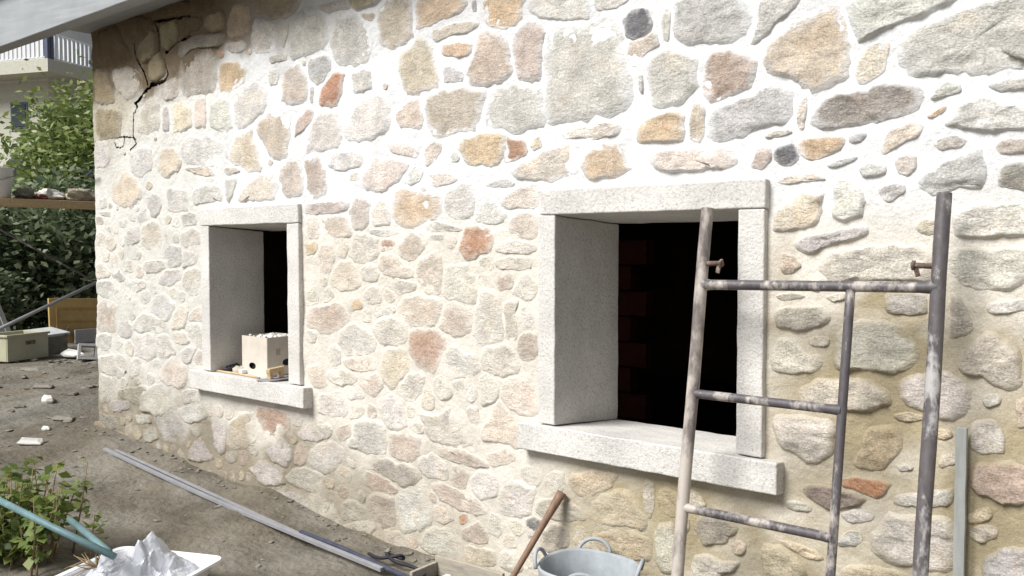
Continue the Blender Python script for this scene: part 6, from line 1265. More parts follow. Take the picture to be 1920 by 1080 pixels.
# ------------------------------------------------------------------ long bars and conduit lying at the wall foot
def lying(name, pts, r, m, label, cat, flat=None, grp=None):
    P = [Vector((x, y, ground_h(x, y) + dz)) for x, y, dz in pts]
    fine = []
    for i in range(len(P) - 1):
        a, b, c, d = P[max(0, i - 1)], P[i], P[i + 1], P[min(len(P) - 1, i + 2)]
        for k in range(6):
            t = k / 6
            fine.append(0.5 * ((2 * b) + (c - a) * t + (2 * a - 5 * b + 4 * c - d) * t * t + (3 * b - a - 3 * c + d) * t ** 3))
    fine.append(P[-1])
    mb = MB()
    if flat:
        w, h = flat
        for i in range(len(fine) - 1):
            pass
        vs = []; n = len(fine)
        for i, p in enumerate(fine):
            t = (fine[min(i + 1, n - 1)] - fine[max(0, i - 1)]).normalized(); s = Vector((-t.y, t.x, 0)).normalized()
            for a, b in ((-1, -1), (1, -1), (1, 1), (-1, 1)): vs.append(p + s * (a * w / 2) + Vector((0, 0, b * h / 2)))
        fs = [(4 * i + a, 4 * i + (a + 1) % 4, 4 * i + 4 + (a + 1) % 4, 4 * i + 4 + a) for i in range(n - 1) for a in range(4)] + [(3, 2, 1, 0), (4 * n - 4, 4 * n - 3, 4 * n - 2, 4 * n - 1)]
        mb.add(vs, fs)
        o = mb.build(name, m, bevel=0.002)
    else:
        mb.tube(fine, r, 10); o = mb.build(name, m, smooth=True)
    return tag(o, label, cat, grp)
lying('metal_bar', [(-6.55, -0.28, 0.02), (-5.0, -0.32, 0.025), (-3.38, -0.385, 0.035)], 0.02, M['galv'], 'long pale grey metal bar lying along the wall foot, nearer the path', 'metal bar', flat=(0.024, 0.022))
lying('metal_strip', [(-6.45, -0.245, 0.02), (-5.0, -0.285, 0.03), (-4.05, -0.315, 0.04)], 0.02, M['galv'], 'long pale metal strip lying between the grey bar and the wall foot', 'metal strip', flat=(0.024, 0.010))
lying('conduit', [(-4.16, -0.30, 0.045), (-3.75, -0.335, 0.045), (-3.30, -0.365, 0.04), (-3.0, -0.40, 0.04)], 0.014, M['darkpipe'], 'dark blue conduit tube lying on top of the pale metal bar end', 'conduit')
lying('cable', [(-3.66, -0.23, 0.02), (-3.52, -0.27, 0.04), (-3.42, -0.22, 0.06), (-3.46, -0.17, 0.03), (-3.54, -0.21, 0.05), (-3.40, -0.28, 0.05), (-3.26, -0.24, 0.03), (-3.14, -0.30, 0.02)], 0.009, M['dark'], 'short tangled black cable beside the end of the bars', 'cable')

wb = empty('wooden_box', (-3.0, -0.2, ground_h(-3.0, -0.2)))
tag(wb, 'shallow pale wooden box lying at the wall foot beside the handle', 'box')
rz = 0.03
for nm, c, sz in (('back_board', (0, 0.055, 0.055), (0.44, 0.02, 0.11)), ('front_board', (0, -0.16, 0.03), (0.44, 0.02, 0.06)), ('end_board', (-0.21, -0.05, 0.04), (0.02, 0.188, 0.08)), ('end_board', (0.21, -0.05, 0.04), (0.02, 0.188, 0.08)), ('bottom_board', (0, -0.05, 0.006), (0.398, 0.188, 0.012))):
    MB().rbox(c, sz, (0, 0, 0)).build(nm, M['greywood'] if nm != 'bottom_board' else M['dark'], wb, bevel=0.003)
wb.rotation_euler = (0, 0, 0.05)
bs = MB()
nx, ny = 18, 8
for i in range(nx + 1):
    for j in range(ny + 1):
        u, v = i / nx, j / ny
        e = min(u, 1 - u, v, 1 - v) * 2
        bs.v.append((-2.98 + (u - 0.5) * 0.30, -0.255 + (v - 0.5) * 0.14, ground_h(-3, -0.25) + 0.02 + 0.02 * math.sqrt(min(1, e * 2)) + 0.008 * fbm(u * 4, v * 4, 2)))
for i in range(nx):
    for j in range(ny): bs.f.append((i * (ny + 1) + j, (i + 1) * (ny + 1) + j, (i + 1) * (ny + 1) + j + 1, i * (ny + 1) + j + 1))
so = bs.build('printed_sack', M['blue'], smooth=True)
sm_ = so.modifiers.new('thick', 'SOLIDIFY'); sm_.thickness = 0.02
tag(so, 'folded blue sack with white print inside the shallow wooden box', 'sack')
for dx, w_ in ((-0.075, 0.03), (-0.03, 0.02), (0.02, 0.035)):
    MB().rbox((-2.98 + dx, -0.255, ground_h(-3, -0.25) + 0.0535), (w_, 0.05, 0.002), (0, 0, 0.2)).build('white_print', M['white'], so)

# ------------------------------------------------------------------ things on the far sill
def sill_z(y): return ZB - 0.002 - 0.051 * (y + 0.068) / 0.6
cb = empty('cardboard_box', (-5.10, 0.14, sill_z(0.14) + 0.001))
tag(cb, 'open pale cardboard box with hand holes standing on the far window sill', 'box')
def panel_hole(w, h, hx, hz, hw, hh):
    """panel in local x,z with a rounded hole"""
    mb = MB(); n = 16
    hole = []
    for k in range(n):
        a = 2 * math.pi * k / n
        hole.append((hx + math.copysign(abs(math.cos(a)) ** 0.9, math.cos(a)) * hw / 2, hz + math.copysign(abs(math.sin(a)) ** 0.9, math.sin(a)) * hh / 2))
    outer = []
    for (x, z) in hole:
        dx, dz = x - hx, z - hz
        s = min(((w - hx) if dx > 0 else hx) / max(abs(dx), 1e-6), ((h - hz) if dz > 0 else hz) / max(abs(dz), 1e-6))
        outer.append((hx + dx * s, hz + dz * s))
    corners = [(0, 0), (w, 0), (w, h), (0, h)]
    vs = [(x, 0, z) for x, z in hole] + [(x, 0, z) for x, z in outer]
    fs = [(k, (k + 1) % n, n + (k + 1) % n, n + k) for k in range(n)]
    for c in corners:   # fill the corner slivers
        best = None
        for k in range(n):
            a, b = outer[k], outer[(k + 1) % n]
            if (abs(a[0] - c[0]) < 1e-6 and abs(b[1] - c[1]) < 1e-6) or (abs(a[1] - c[1]) < 1e-6 and abs(b[0] - c[0]) < 1e-6):
                if math.hypot(a[0] - b[0], a[1] - b[1]) > 1e-5: best = k
        if best is not None:
            vs.append((c[0], 0, c[1])); fs.append((n + best, n + (best + 1) % n, len(vs) - 1))
    mb.add(vs, fs)
    return mb
def card(mb, name, loc, rz):
    o = mb.build(name, M['card'], cb); o.location = loc; o.rotation_euler = (0, 0, rz)
    s = o.modifiers.new('thick', 'SOLIDIFY'); s.thickness = 0.005; s.offset = 0
    return o
W_, D_, H_ = 0.29, 0.27, 0.262
card(panel_hole(W_, H_, 0.12, 0.06, 0.08, 0.046), 'front_panel', (-W_, 0, 0), 0)
card(panel_hole(D_, H_, 0.16, 0.085, 0.08, 0.046), 'side_panel', (0, 0, 0), math.pi / 2)
card(panel_hole(W_, H_, 0.13, 0.07, 0.062, 0.040), 'back_panel', (-W_, D_, 0), 0)
card(panel_hole(D_, H_, 0.19, 0.10, 0.07, 0.045), 'side_panel', (-W_, 0, 0), math.pi / 2)
MB().box(-W_ + 0.004, -0.004, 0.004, D_ - 0.004, 0.0, 0.004).build('bottom_panel', M['cardin'], cb)
MB().box(-W_ + 0.02, -0.02, 0.02, D_ - 0.02, 0.02, H_ - 0.04).build('dark_filler', M['dark'], cb)  # black block added so the hand holes look shaded inside
MB().rbox((0.0035, 0.085, 0.16), (0.001, 0.035, 0.045)).build('printed_mark', M['sack'], cb)
cr_ = MB(); r = random.Random(3)
for k in range(110):
    x, y = r.uniform(-W_ + 0.03, -0.03), r.uniform(0.03, D_ - 0.03); s = r.uniform(0.012, 0.024)
    cr_.rbox((x, y, H_ - 0.03 + r.uniform(0, 0.022)), (s * 1.5, s * 1.3, s * 0.9), (r.random() * 3, r.random() * 3, r.random() * 3))
co = cr_.build('plaster_lumps', M['crumb'], None, bevel=0.004); co.location = cb.location
tag(co, 'broken white plaster lumps filling the cardboard box', 'plaster lumps', kind='stuff')

tr = empty('plaster_trowel', (-4.87, 0.03, sill_z(0.03)))
tag(tr, 'plastering float with a brown wooden handle at the front edge of the far sill', 'trowel')
MB().rbox((0.0, 0.03, 0.010), (0.12, 0.26, 0.006), (0, 0, 0.15)).build('blade', M['galv'], tr, bevel=0.002)
mb = MB().rbox((0.0, -0.03, 0.036), (0.032, 0.03, 0.05), (0.15, 0, 0.15)).rbox((-0.01, 0.06, 0.036), (0.032, 0.03, 0.05), (-0.15, 0, 0.15)).rbox((-0.005, 0.015, 0.068), (0.036, 0.135, 0.032), (0.05, 0, 0.15))
mb.build('handle', M['palewood'], tr, bevel=0.006)
gl = empty('work_glove', (-5.47, 0.13, sill_z(0.13)))
tag(gl, 'crumpled grey and dark work glove at the left end of the far sill', 'glove')
mb = MB()
for k in range(4):
    mb.tube([(0.02, -0.03 + k * 0.022, 0.022), (-0.04, -0.032 + k * 0.024, 0.034 + 0.004 * k), (-0.085, -0.03 + k * 0.026, 0.02)], [0.012, 0.012, 0.009], 10)
mb.tube([(0.03, -0.045, 0.02), (0.0, -0.075, 0.028), (-0.03, -0.085, 0.014)], [0.013, 0.012, 0.008], 10)
mb.build('fingers', M['dark'], gl, smooth=True)
mb = MB().lathe((0.06, 0, 0.0), [(0.0, 0.05), (0.03, 0.046), (0.048, 0.03), (0.05, 0.01), (0.04, 0.0), (0.0, 0.0)], 20, 1.2, 0.95)
mb.v = [(x, y, z * (1 + 0.35 * mn.noise(Vector((x * 40, y * 40, 1))))) for x, y, z in mb.v]
mb.build('palm', M['sack'], gl, smooth=True)
MB().rbox((0.12, 0, 0.018), (0.035, 0.08, 0.03), (0, 0.1, 0.1)).build('cuff', M['white'], gl, bevel=0.008)
st = MB().tube([(-5.52, 0.015, sill_z(0.0) + 0.008), (-5.25, 0.02, sill_z(0.0) + 0.007), (-4.98, -0.005, sill_z(0.0) + 0.008)], 0.007, 8).build('thin_stick', M['palewood'], smooth=True)
tag(st, 'thin pale stick lying along the far sill in front of the box', 'stick')

# ------------------------------------------------------------------ foliage helpers
def leaf_cloud(name, m, parent, centres, size, seed, fold=0.35, aspect=0.5, upbias=0.3):
    r = np.random.default_rng(seed); n = len(centres)
    d = r.normal(size=(n, 3)); d[:, 2] = d[:, 2] * 0.6 - 0.15; d /= np.linalg.norm(d, axis=1)[:, None]
    u = r.normal(size=(n, 3)); u[:, 2] += upbias * 3
    w = np.cross(d, u); w /= np.linalg.norm(w, axis=1)[:, None]; nn = np.cross(w, d)
    s = (size * r.uniform(0.6, 1.3, n))[:, None]
    a = centres; tip = centres + d * s; mid = centres + d * s * 0.45
    l = mid + w * s * aspect * 0.5 + nn * s * fold * 0.2; rr = mid - w * s * aspect * 0.5 + nn * s * fold * 0.2
    v = np.stack([a, l, tip, rr], axis=1).reshape(-1, 3)
    f = np.arange(4 * n).reshape(-1, 4)
    me = bpy.data.meshes.new(name)
    me.vertices.add(4 * n); me.vertices.foreach_set('co', v.astype(np.float32).ravel())
    me.loops.add(4 * n); me.loops.foreach_set('vertex_index', f.astype(np.int32).ravel())
    me.polygons.add(n); me.polygons.foreach_set('loop_start', (np.arange(n) * 4).astype(np.int32)); me.polygons.foreach_set('loop_total', np.full(n, 4, dtype=np.int32))
    me.update(calc_edges=True); me.validate()
    me.materials.append(m)
    o = bpy.data.objects.new(name, me); col.objects.link(o); o.parent = parent
    return o

def tree(name, label, cat, base, cen, rad, nclump, nleaf, lsize, m, seed, shell=0.45, group=None):
    t = empty(name, base); tag(t, label, cat, group)
    r = np.random.default_rng(seed)
    c = r.normal(size=(nclump, 3)); c /= np.linalg.norm(c, axis=1)[:, None]
    c *= (shell + (1 - shell) * r.uniform(0, 1, (nclump, 1)) ** 0.5)
    rel = np.array(cen) - np.array(base)
    c = c * np.array(rad) + rel
    k = r.integers(0, nclump, nleaf)
    spread = np.array(rad).mean() * 0.16 * r.uniform(0.5, 1.4, nclump)
    P = c[k] + r.normal(size=(nleaf, 3)) * spread[k][:, None]
    P = P[P[:, 2] > 0.02]
    leaf_cloud('crown', m, t, P, lsize, seed + 1)
    mb = MB()
    top = Vector(rel) + Vector((0, 0, rad[2] * 0.4))
    mb.tube([(0, 0, -0.1), Vector(rel) * 0.4 + Vector((0.1, 0, 0)), top], [0.13, 0.10, 0.03], 10)
    for j in range(min(14, nclump)):
        s0 = Vector((0, 0, 0)).lerp(top, r.uniform(0.35, 0.85)); e0 = Vector(c[j])
        mb.tube([s0, s0.lerp(e0, 0.5) + Vector((0, 0, 0.08)), e0], [0.05, 0.03, 0.008], 7)
    mb.build('trunk', M['bark'], t, smooth=True)
    return t

g0 = ground_h(-15.4, 3.2)
tree('broadleaf_tree', 'light green leafy tree rising in front of the far apartment block', 'tree', (-17.4, 5.7, 0.1), (-17.4, 5.9, 2.55), (1.8, 2.3, 2.35), 170, 42000, 0.15, M['leafA'], 11, 0.5)
tree('dark_shrub', 'dark green shrub filling the gap behind the scaffold braces', 'shrub', (-15.4, 3.3, 0.05), (-15.4, 3.3, 1.35), (0.9, 1.9, 1.5), 120, 20000, 0.15, M['leafB'], 21, 0.35)
tree('low_shrub', 'low dark shrub at the picture edge behind the plastic crate', 'shrub', (-14.6, 1.2, 0.05), (-14.6, 1.2, 0.75), (0.7, 1.0, 0.75), 60, 9000, 0.11, M['leafB'], 31, 0.3)
tree('grey_green_tree', 'grey-green tree behind the dark shrub, below the balcony', 'tree', (-20.5, 4.2, 0.1), (-20.5, 4.2, 1.6), (1.4, 2.6, 1.7), 110, 16000, 0.16, M['leafB'], 41, 0.4)

# leafy weed in the near corner
wd = empty('leafy_weed', (-4.95, -1.50, ground_h(-4.95, -1.5)))
tag(wd, 'bushy green weed growing in the bottom corner behind the blue-green tube', 'weed')
r = np.random.default_rng(5); P = []; mb = MB()
for k in range(64):
    bx, by = min(0.3, r.normal(-0.10, 0.2)), r.normal(0, 0.14); hgt = r.uniform(0.16, 0.54) * (1 - 0.5 * min(1, abs(bx) / 0.6))
    lx, ly = r.normal(0, 0.07), r.normal(0, 0.07)
    p0, p1 = Vector((bx, by, -0.02)), Vector((bx + lx, by + ly, hgt))
    MB().tube([p0, p0.lerp(p1, 0.5) + Vector((lx * 0.2, 0, 0.01)), p1], [0.005, 0.004, 0.002], 6).build('stem', M['straw'], wd, smooth=True)
    for q in range(22):
        t = r.uniform(0.25, 1.0) ; P.append(p0.lerp(p1, t) + Vector((r.normal(0, 0.022), r.normal(0, 0.022), r.normal(0, 0.015))))
leaf_cloud('foliage', M['leafC'], wd, np.array([tuple(p) for p in P]), 0.062, 9, 0.5, 0.72, 0.8)

# ------------------------------------------------------------------ white tray with film, blue-green tube, dry twigs
ty = empty('white_tray', (-4.10, -1.32, ground_h(-4.1, -1.3)))
ty.rotation_euler = (0, 0, math.radians(24))
tag(ty, 'white plastic tray with rounded corners in the bottom corner, filled with film', 'tray')
def rrect(hx, hy, r_, n=6):
    p = []
    for cx_, cy_, a0 in ((hx - r_, hy - r_, 0), (-hx + r_, hy - r_, 90), (-hx + r_, -hy + r_, 180), (hx - r_, -hy + r_, 270)):
        for k in range(n + 1):
            a = math.radians(a0 + 90 * k / n); p.append((cx_ + r_ * math.cos(a), cy_ + r_ * math.sin(a)))
    return p
mb = MB(); prof2 = [(0.24, 0.0), (0.27, 0.105), (0.295, 0.108), (0.298, 0.098), (0.285, 0.095), (0.26, 0.10), (0.235, 0.012)]
n4 = None
for i, (h_, z_) in enumerate(prof2):
    q = rrect(h_ * 1.05, h_, 0.06)
    n4 = len(q); mb.v += [(x, y, z_) for x, y in q]
for i in range(len(prof2) - 1):
    for k in range(n4): mb.f.append((i * n4 + k, i * n4 + (k + 1) % n4, (i + 1) * n4 + (k + 1) % n4, (i + 1) * n4 + k))
mb.f.append(tuple(range(n4))[::-1]); mb.f.append(tuple((len(prof2) - 1) * n4 + k for k in range(n4)))
mb.build('tray_shell', M['white'], ty, smooth=False)
# crumpled film heaped on the tray
fm = MB(); nx, ny = 64, 58
for i in range(nx + 1):
    for j in range(ny + 1):
        u, v = i / nx - 0.5, j / ny - 0.5
        e = sstep(0.5, 0.33, abs(u)) * sstep(0.5, 0.33, abs(v))
        w1 = u * 6 + 0.9 * mn.noise(Vector((u * 4, v * 4, 9))); w2 = v * 6 + 0.9 * mn.noise(Vector((u * 4, v * 4, 19)))
        rid = 0.5 - abs(mn.noise(Vector((w1, w2, 2)))) + 0.35 * (0.5 - abs(mn.noise(Vector((w1 * 2.7, w2 * 2.7, 4)))))
        z = 0.055 + e * (0.03 + 0.055 * max(0, rid))
        ax = abs(u - 0.10 - 0.25 * (v - 0.1)) / 0.16
        pk = max(0, 1 - ax - 0.25 * ax * math.sin(7 * v + 3)) * sstep(0.42, 0.12, v) * sstep(-0.28, 0.05, v); z += 0.17 * pk
        pk2 = max(0, 1 - math.hypot((u + 0.32) / 0.16, (v - 0.05) / 0.2)); z += 0.05 * pk2
        fm.v.append((u * 0.54 + 0.012 * fbm(u * 9, v * 9, 8), v * 0.5, z))
for i in range(nx):
    for j in range(ny): fm.f.append((i * (ny + 1) + j, (i + 1) * (ny + 1) + j, (i + 1) * (ny + 1) + j + 1, i * (ny + 1) + j + 1))
fo = fm.build('plastic_film', M['film'], None, smooth=False)
fo.location = ty.location; fo.rotation_euler = ty.rotation_euler
tag(fo, 'crumpled pale plastic film peaking up out of the white tray', 'plastic film')

tb = empty('bent_tube', (-3.98, -1.47, 0.20))
tag(tb, 'blue-green painted metal tube folded to a V above the white tray', 'tube')
def rel(p): return Vector(p) - Vector((-3.98, -1.47, 0.20))
MB().tube([rel((-4.68, -1.73, 0.41)), rel((-4.3, -1.60, 0.30)), rel((-3.98, -1.47, 0.20))], 0.016, 14).build('near_arm', M['teal'], tb, smooth=True)
MB().tube([rel((-4.66, -1.37, 0.215)), rel((-4.3, -1.42, 0.205)), rel((-4.03, -1.47, 0.21))], 0.016, 14).build('far_arm', M['teal'], tb, smooth=True)
tw = empty('dry_twigs', (-4.05, -1.52, 0.15))
tag(tw, 'bundle of dry brown twigs sticking out beneath the blue-green tube end', 'twigs')
r = random.Random(8)
for k in range(14):
    a = r.uniform(2.4, 5.2); l = r.uniform(0.08, 0.16)
    MB().tube([(0, 0.0, 0), (math.cos(a) * l * 0.5, math.sin(a) * l * 0.4, r.uniform(0.0, 0.03)), (math.cos(a) * l, math.sin(a) * l, r.uniform(-0.02, 0.05))], [0.004, 0.003, 0.0012], 6).build('twig', M['straw'], tw, smooth=True)

# ------------------------------------------------------------------ rubble by the corner
def shard(size, seed, flat=0.3):
    r = random.Random(seed); mb = MB(); n = 8
    rings = [(0.75, -0.5), (1.0, -0.15), (0.95, 0.25), (0.6, 0.5)]
    rad = [r.uniform(0.65, 1.1) for _ in range(n)]
    for s, z in rings:
        for k in range(n):
            a = 2 * math.pi * k / n
            mb.v.append((size * s * rad[k] * math.cos(a) * r.uniform(.92, 1.08), size * s * rad[k] * math.sin(a) * 0.7 * r.uniform(.92, 1.08), size * flat * (z + r.uniform(-.1, .1))))
    for i in range(3):
        for k in range(n): mb.f.append((i * n + k, i * n + (k + 1) % n, (i + 1) * n + (k + 1) % n, (i + 1) * n + k))
    mb.f.append(tuple(range(n))[::-1]); mb.f.append(tuple(3 * n + k for k in range(n)))
    return mb
rub = MB(); r = random.Random(12)
for k in range(430):
    x = r.uniform(-12.6, -3.2); y = r.uniform(-1.5, 1.8)
    if x > XC - 0.1 and y > -0.12: continue
    if x > -6.8 and r.random() < 0.45: continue
    s = r.uniform(0.012, 0.055) * (1.2 if x < -7.5 else 0.6)
    m_ = shard(s, k, r.uniform(0.25, 0.6)); R_ = Euler((r.uniform(-.25, .25), r.uniform(-.25, .25), r.random() * 6)).to_matrix()
    rub.add([R_ @ Vector(v) + Vector((x, y, ground_h(x, y) + s * 0.15)) for v in m_.v], m_.f)
for k in range(90):
    x = r.uniform(-7.2, -2.4); y = -0.02 - abs(r.gauss(0, 0.10)); s = r.uniform(0.006, 0.024)
    m_ = shard(s, k + 900, r.uniform(0.35, 0.8)); R_ = Euler((r.uniform(-.3, .3), r.uniform(-.3, .3), r.random() * 6)).to_matrix()
    rub.add([R_ @ Vector(v) + Vector((x, y, ground_h(x, y) + s * 0.2)) for v in m_.v], m_.f)
tag(rub.build('rubble', M['slate']), 'broken stone chips scattered over the earth beyond the house corner', 'rubble', kind='stuff')
for nm, lab, loc, s, m_, fl in (('flat_stone', 'flat pale stone slab on the bare earth above the weed', (-7.27, -0.51), 0.16, 'palestone', 0.18),
        ('white_stone', 'rounded whitish stone on the earth left of the house corner', (-8.58, 0.17), 0.09, 'crumb', 0.9),
        ('slate_shard', 'grey slate shard lying nearest the house corner', (-7.75, -0.05), 0.15, 'slate', 0.22),
        ('pale_stone', 'small pale stone just above the flat slab', (-7.55, -0.28), 0.055, 'crumb', 0.6),
        ('brown_slab', 'brown slab of stone lying toward the crate', (-9.6, 0.55), 0.17, 'slate', 0.2),
        ('dark_slab', 'dark thin slab of stone lying before the plastic crate', (-11.1, 1.05), 0.2, 'slate', 0.2)):
    o = shard(s, hash(nm) % 97 if False else len(nm) * 7, fl).build(nm, M[m_], bevel=0.004)
    o.location = (*loc, ground_h(*loc) + s * fl * 0.35); tag(o, lab, 'stone')
cbk = empty('concrete_block', (-11.5, 1.98, ground_h(-11.5, 1.98)))
tag(cbk, 'pale hollow concrete block on the rubble at the house corner', 'concrete block')
mb = MB()
L_b, W_b, H_b = 0.42, 0.2, 0.2
for c, sz in (((0, -0.085, 0.1), (L_b, 0.03, H_b)), ((0, 0.085, 0.1), (L_b, 0.03, H_b)), ((-0.195, 0, 0.1), (0.03, 0.138, H_b)), ((0.195, 0, 0.1), (0.03, 0.138, H_b)), ((0, 0, 0.1), (0.03, 0.138, H_b))):
    mb.rbox(c, sz)
mb.build('shell', M['concrete'], cbk); cbk.rotation_euler = (math.radians(78), 0.1, 1.2); cbk.location.z += 0.1
mk = shard(0.2, 77, 0.35).build('broken_slab', M['crumb'], bevel=0.004); mk.location = (-12.1, 1.95, ground_h(-12.1, 1.95) + 0.06); mk.rotation_euler = (0.15, 0.1, 0.4)
tag(mk, 'broken white plaster slab lying beside the concrete block', 'slab')

# ------------------------------------------------------------------ crate, ochre door panel, boards by the hedge
cx, cy = -12.35, 1.35
pc = empty('plastic_crate', (cx, cy, ground_h(cx, cy)))
tag(pc, 'pale olive plastic crate standing on the earth under the shrubs', 'crate')
pc.rotation_euler = (0, 0, math.radians(20))
for nm, c, sz in (('front_wall', (0.21, 0, 0.17), (0.02, 0.62, 0.34)), ('back_wall', (-0.21, 0, 0.17), (0.02, 0.62, 0.34)), ('end_wall', (0, -0.30, 0.17), (0.398, 0.02, 0.34)), ('end_wall', (0, 0.30, 0.17), (0.398, 0.02, 0.34)), ('floor_panel', (0, 0, 0.01), (0.398, 0.578, 0.02))):
    MB().rbox(c, sz).build(nm, M['crate'], pc, bevel=0.008)
mb = MB()
for c, sz in (((0.222, 0, 0.325), (0.03, 0.66, 0.03)), ((-0.222, 0, 0.325), (0.03, 0.66, 0.03)), ((0, -0.315, 0.325), (0.412, 0.03, 0.03)), ((0, 0.315, 0.325), (0.412, 0.03, 0.03))): mb.rbox(c, sz)
mb.build('rim', M['crate'], pc, bevel=0.006)
MB().rbox((0.2235, 0.03, 0.22), (0.005, 0.14, 0.05)).build('label_plate', M['rust'], pc)
hp = MB().rbox((0, 0, 0.32), (0.5, 0.55, 0.04), (0.05, 0.1, 0.1)).build('grey_basin_lid', M['concrete'], bevel=0.01); hp.location = (-12.9, 1.9, ground_h(-12.9, 1.9) - 0.05)
for dx in (-0.2, 0.2): MB().rbox((dx, 0, 0.15), (0.06, 0.5, 0.31)).build('support', M['slate'], hp)
tag(hp, 'grey slab on two supports between the plastic crate and the ochre door', 'slab')

dr = empty('panel_door', (-13.4, 2.58, ground_h(-13.4, 2.58)))
tag(dr, 'ochre painted panelled wooden door lying on its side against the shrubs', 'door')
dr.rotation_euler = (0.0, math.radians(-8), math.radians(6))
MB().rbox((0, 0.06, 0.34), (0.035, 0.84, 0.66), (math.radians(-3), 0, 0)).build('leaf_panel', M['yellowdoor'], dr, bevel=0.004)
for c, sz in (((0.026, 0.06, 0.52), (0.018, 0.62, 0.03)), ((0.026, 0.06, 0.33), (0.018, 0.62, 0.02)), ((0.026, 0.06, 0.15), (0.018, 0.62, 0.03)), ((0.026, -0.25, 0.34), (0.018, 0.03, 0.352))):
    MB().rbox(c, sz, (math.radians(-3), 0, 0)).build('moulding', M['yellowdark'], dr)
MB().tube([(0.03, -0.12, 0.23), (0.07, -0.12, 0.25), (0.075, -0.16, 0.19), (0.03, -0.13, 0.14)], 0.012, 8).build('handle', M['rust'], dr, smooth=True)
MB().rbox((0.09, 0.2, 0.10), (0.03, 0.5, 0.2), (0, 0.15, 0)).build('lower_board', M['concrete'], dr)
for k, (y0, z0, y1, z1, lab) in enumerate(((1.62, 0.1, 1.28, 1.05, 'weathered grey plank leaning in the shrubs above the crate, the longer one'), (1.50, 0.1, 1.42, 0.70, 'short grey plank standing upright just behind the plastic crate'))):
    d_ = Vector((0, y1 - y0, z1 - z0)); L_p = d_.length
    o = MB().rbox((0, 0, L_p / 2), (0.03, 0.09 if k else 0.06, L_p)).build('leaning_plank', M['batten'], bevel=0.003)
    o.location = (-13.0 - 0.1 * k, y0, ground_h(-13, y0)); o.rotation_euler = (math.atan2(-(y1 - y0), z1 - z0), 0, 0)
    tag(o, lab, 'plank')

# ------------------------------------------------------------------ scaffold on the gable side with things on its plank
sc = empty('gable_scaffold', (-8.5, 0.2, ground_h(-8.5, 0.2)))
tag(sc, 'steel scaffold beside the gable with a plank deck and crossed braces', 'scaffold')
GO = Vector(sc.location)
def gs(mb, name, m, **k):
    o = mb.build(name, m, sc, **k); o.location = -GO; return o
gs(MB().box(-8.52, -8.30, -1.15, 1.6, 1.985, 2.045), 'plank', M['palewood'], bevel=0.004)
gs(MB().box(-8.76, -8.54, -1.15, 1.6, 1.990, 2.05), 'plank', M['palewood'], bevel=0.004)
for x in (-8.48, -8.78):
    for y in (-1.05, 1.5):
        gs(MB().tube([(x, y, 0.0), (x, y, 2.6)], 0.022, 12), 'post', M['steel'], smooth=True)
for y in (-1.05, 1.5):
    gs(MB().tube([(-8.48, y, 1.96), (-8.78, y, 1.96)], 0.02, 10), 'ledger', M['steel'], smooth=True)
gs(MB().tube([(-8.5, -0.95, 0.60), (-8.5, 1.35, 1.62)], 0.016, 10), 'brace', M['galv'], smooth=True)
gs(MB().tube([(-8.54, -0.95, 2.20 - 0.0), (-8.54, 1.35, 0.86)], 0.009, 10), 'brace', M['steel_dark'], smooth=True)
pz = 2.047
b2 = empty('white_bucket', (-8.44, -0.30, pz)); tag(b2, 'cloudy white plastic bucket standing on the scaffold plank', 'bucket')
MB().lathe((0, 0, 0), [(0.0, 0.006), (0.12, 0.006), (0.15, 0.26), (0.16, 0.262), (0.16, 0.25), (0.151, 0.245), (0.125, 0.0), (0.0, 0.0)], 32).build('body', M['white'], b2, smooth=True)
MB().tube([(0.0, -0.16, 0.25), (0.12, -0.14, 0.20), (0.165, 0.0, 0.15), (0.12, 0.14, 0.20), (0.0, 0.16, 0.25)], 0.004, 8).build('wire_handle', M['galv'], b2, smooth=True)
def lump(name, loc, r3, m, lab, cat, seed):
    mb = MB(); n, k = 16, 9
    for i in range(k + 1):
        a = math.pi * i / k
        for j in range(n):
            b = 2 * math.pi * j / n
            d = 1 + 0.30 * fbm(math.sin(a) * math.cos(b) * 1.7 + seed, math.sin(a) * math.sin(b) * 1.7, math.cos(a) * 1.7) + 0.22 * mn.cell(Vector((math.sin(a) * math.cos(b) * 2 + seed, math.sin(a) * math.sin(b) * 2, math.cos(a) * 2)))
            mb.v.append((r3[0] * math.sin(a) * math.cos(b) * d, r3[1] * math.sin(a) * math.sin(b) * d, max(-r3[2] * 0.75, r3[2] * math.cos(a) * d)))
    for i in range(k):
        for j in range(n): mb.f.append((i * n + j, (i + 1) * n + j, (i + 1) * n + (j + 1) % n, i * n + (j + 1) % n))
    o = mb.build(name, m, smooth=False, bevel=0.004); o.location = (loc[0], loc[1], pz + r3[2] * 0.75); return tag(o, lab, cat)
lump('dark_bag', (-8.42, -0.06, 0), (0.08, 0.09, 0.055), M['slate'], 'dark grey crumpled bag next to the white bucket on the plank', 'bag', 2)
lump('pale_sack', (-8.42, 0.16, 0), (0.09, 0.16, 0.055), M['crumb'], 'flat pale sack in the middle of the scaffold plank', 'sack', 5)
lump('red_stone', (-8.37, 0.06, 0), (0.04, 0.06, 0.03), M['brick'], 'small reddish stone before the pale sack on the plank', 'stone', 9)
lump('heaped_sack', (-8.42, 0.42, 0), (0.09, 0.15, 0.075), M['sack'], 'heaped brownish sack at the house end of the scaffold plank', 'sack', 14)

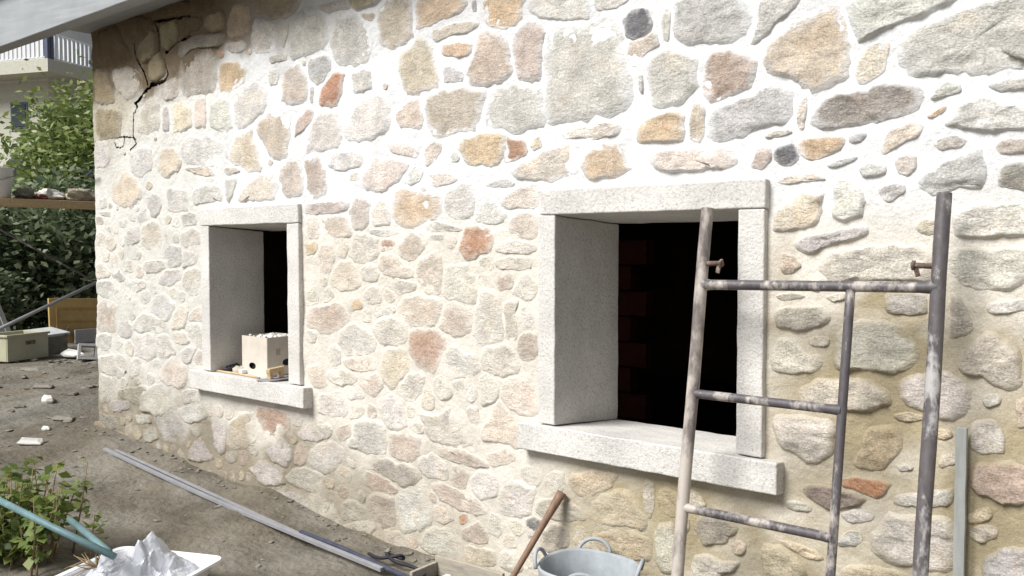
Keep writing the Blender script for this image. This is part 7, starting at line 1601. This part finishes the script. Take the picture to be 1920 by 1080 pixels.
# ------------------------------------------------------------------ apartment block far behind the trees
ab = empty('apartment_block', (-54.3, 19.6, 0.0))
ab.rotation_euler = (0, 0, math.radians(112))
tag(ab, 'cream apartment block with white balcony railings behind the trees', 'building')
ZS = 12.7
def apart(mb, name, m, parent=None, **k): return mb.build(name, m, parent or ab, **k)
apart(MB().box(1.6, 16, 1.6, 16, -1, ZS - 0.9), 'lower_wall', M['cream'])
apart(MB().box(1.6, 16, 1.6, 16, ZS - 0.9, 17.5), 'upper_wall', M['offwhite'])
apart(MB().box(1.0, 16.5, 1.0, 16.5, 17.5, 17.9), 'roof_slab', M['offwhite'])
bal = apart(MB().box(0, 14, 0, 14, ZS - 0.75, ZS), 'balcony', M['cream'])
def seg_rail(p0, p1, n):
    d = Vector(p1) - Vector(p0)
    for zz in (ZS + 0.12, ZS + 1.5):
        MB().tube([Vector(p0) + Vector((0, 0, zz)), Vector(p1) + Vector((0, 0, zz))], 0.045, 6).build('rail', M['rail'], bal)
    for k in range(1, n):
        q = Vector(p0) + d * k / n
        MB().box(q.x - 0.05, q.x + 0.05, q.y - 0.05, q.y + 0.05, ZS + 0.12, ZS + 1.5).build('baluster', M['rail'], bal)
    for q in (Vector(p0) + d * 0.001, Vector(p0) + d * 0.5):
        MB().box(q.x - 0.11, q.x + 0.11, q.y - 0.11, q.y + 0.11, ZS, ZS + 1.65).build('rail_post', M['railpost'], bal)
seg_rail((0.15, 0.15, 0), (0.15, 10, 0), 30)
seg_rail((0.4, 0.15, 0), (9, 0.15, 0), 26)
for (x, z, w, h) in ((3.2, 9.0, 1.3, 1.6), (6.4, 9.0, 1.3, 1.6), (3.4, 5.6, 1.3, 1.6)):
    for ax in (0, 1):
        b = (x, 1.57, z) if ax == 0 else (1.57, x, z)
        wn_ = MB().box(*((x, x + w, 1.54, 1.598) if ax == 0 else (1.54, 1.598, x, x + w)), z, z + h)
        wo = apart(wn_, 'window', M['railpost'])
        g = 0.12
        MB().box(*((x + g, x + w - g, 1.50, 1.537) if ax == 0 else (1.50, 1.537, x + g, x + w - g)), z + g, z + h - g).build('pane', M['glass'], wo)
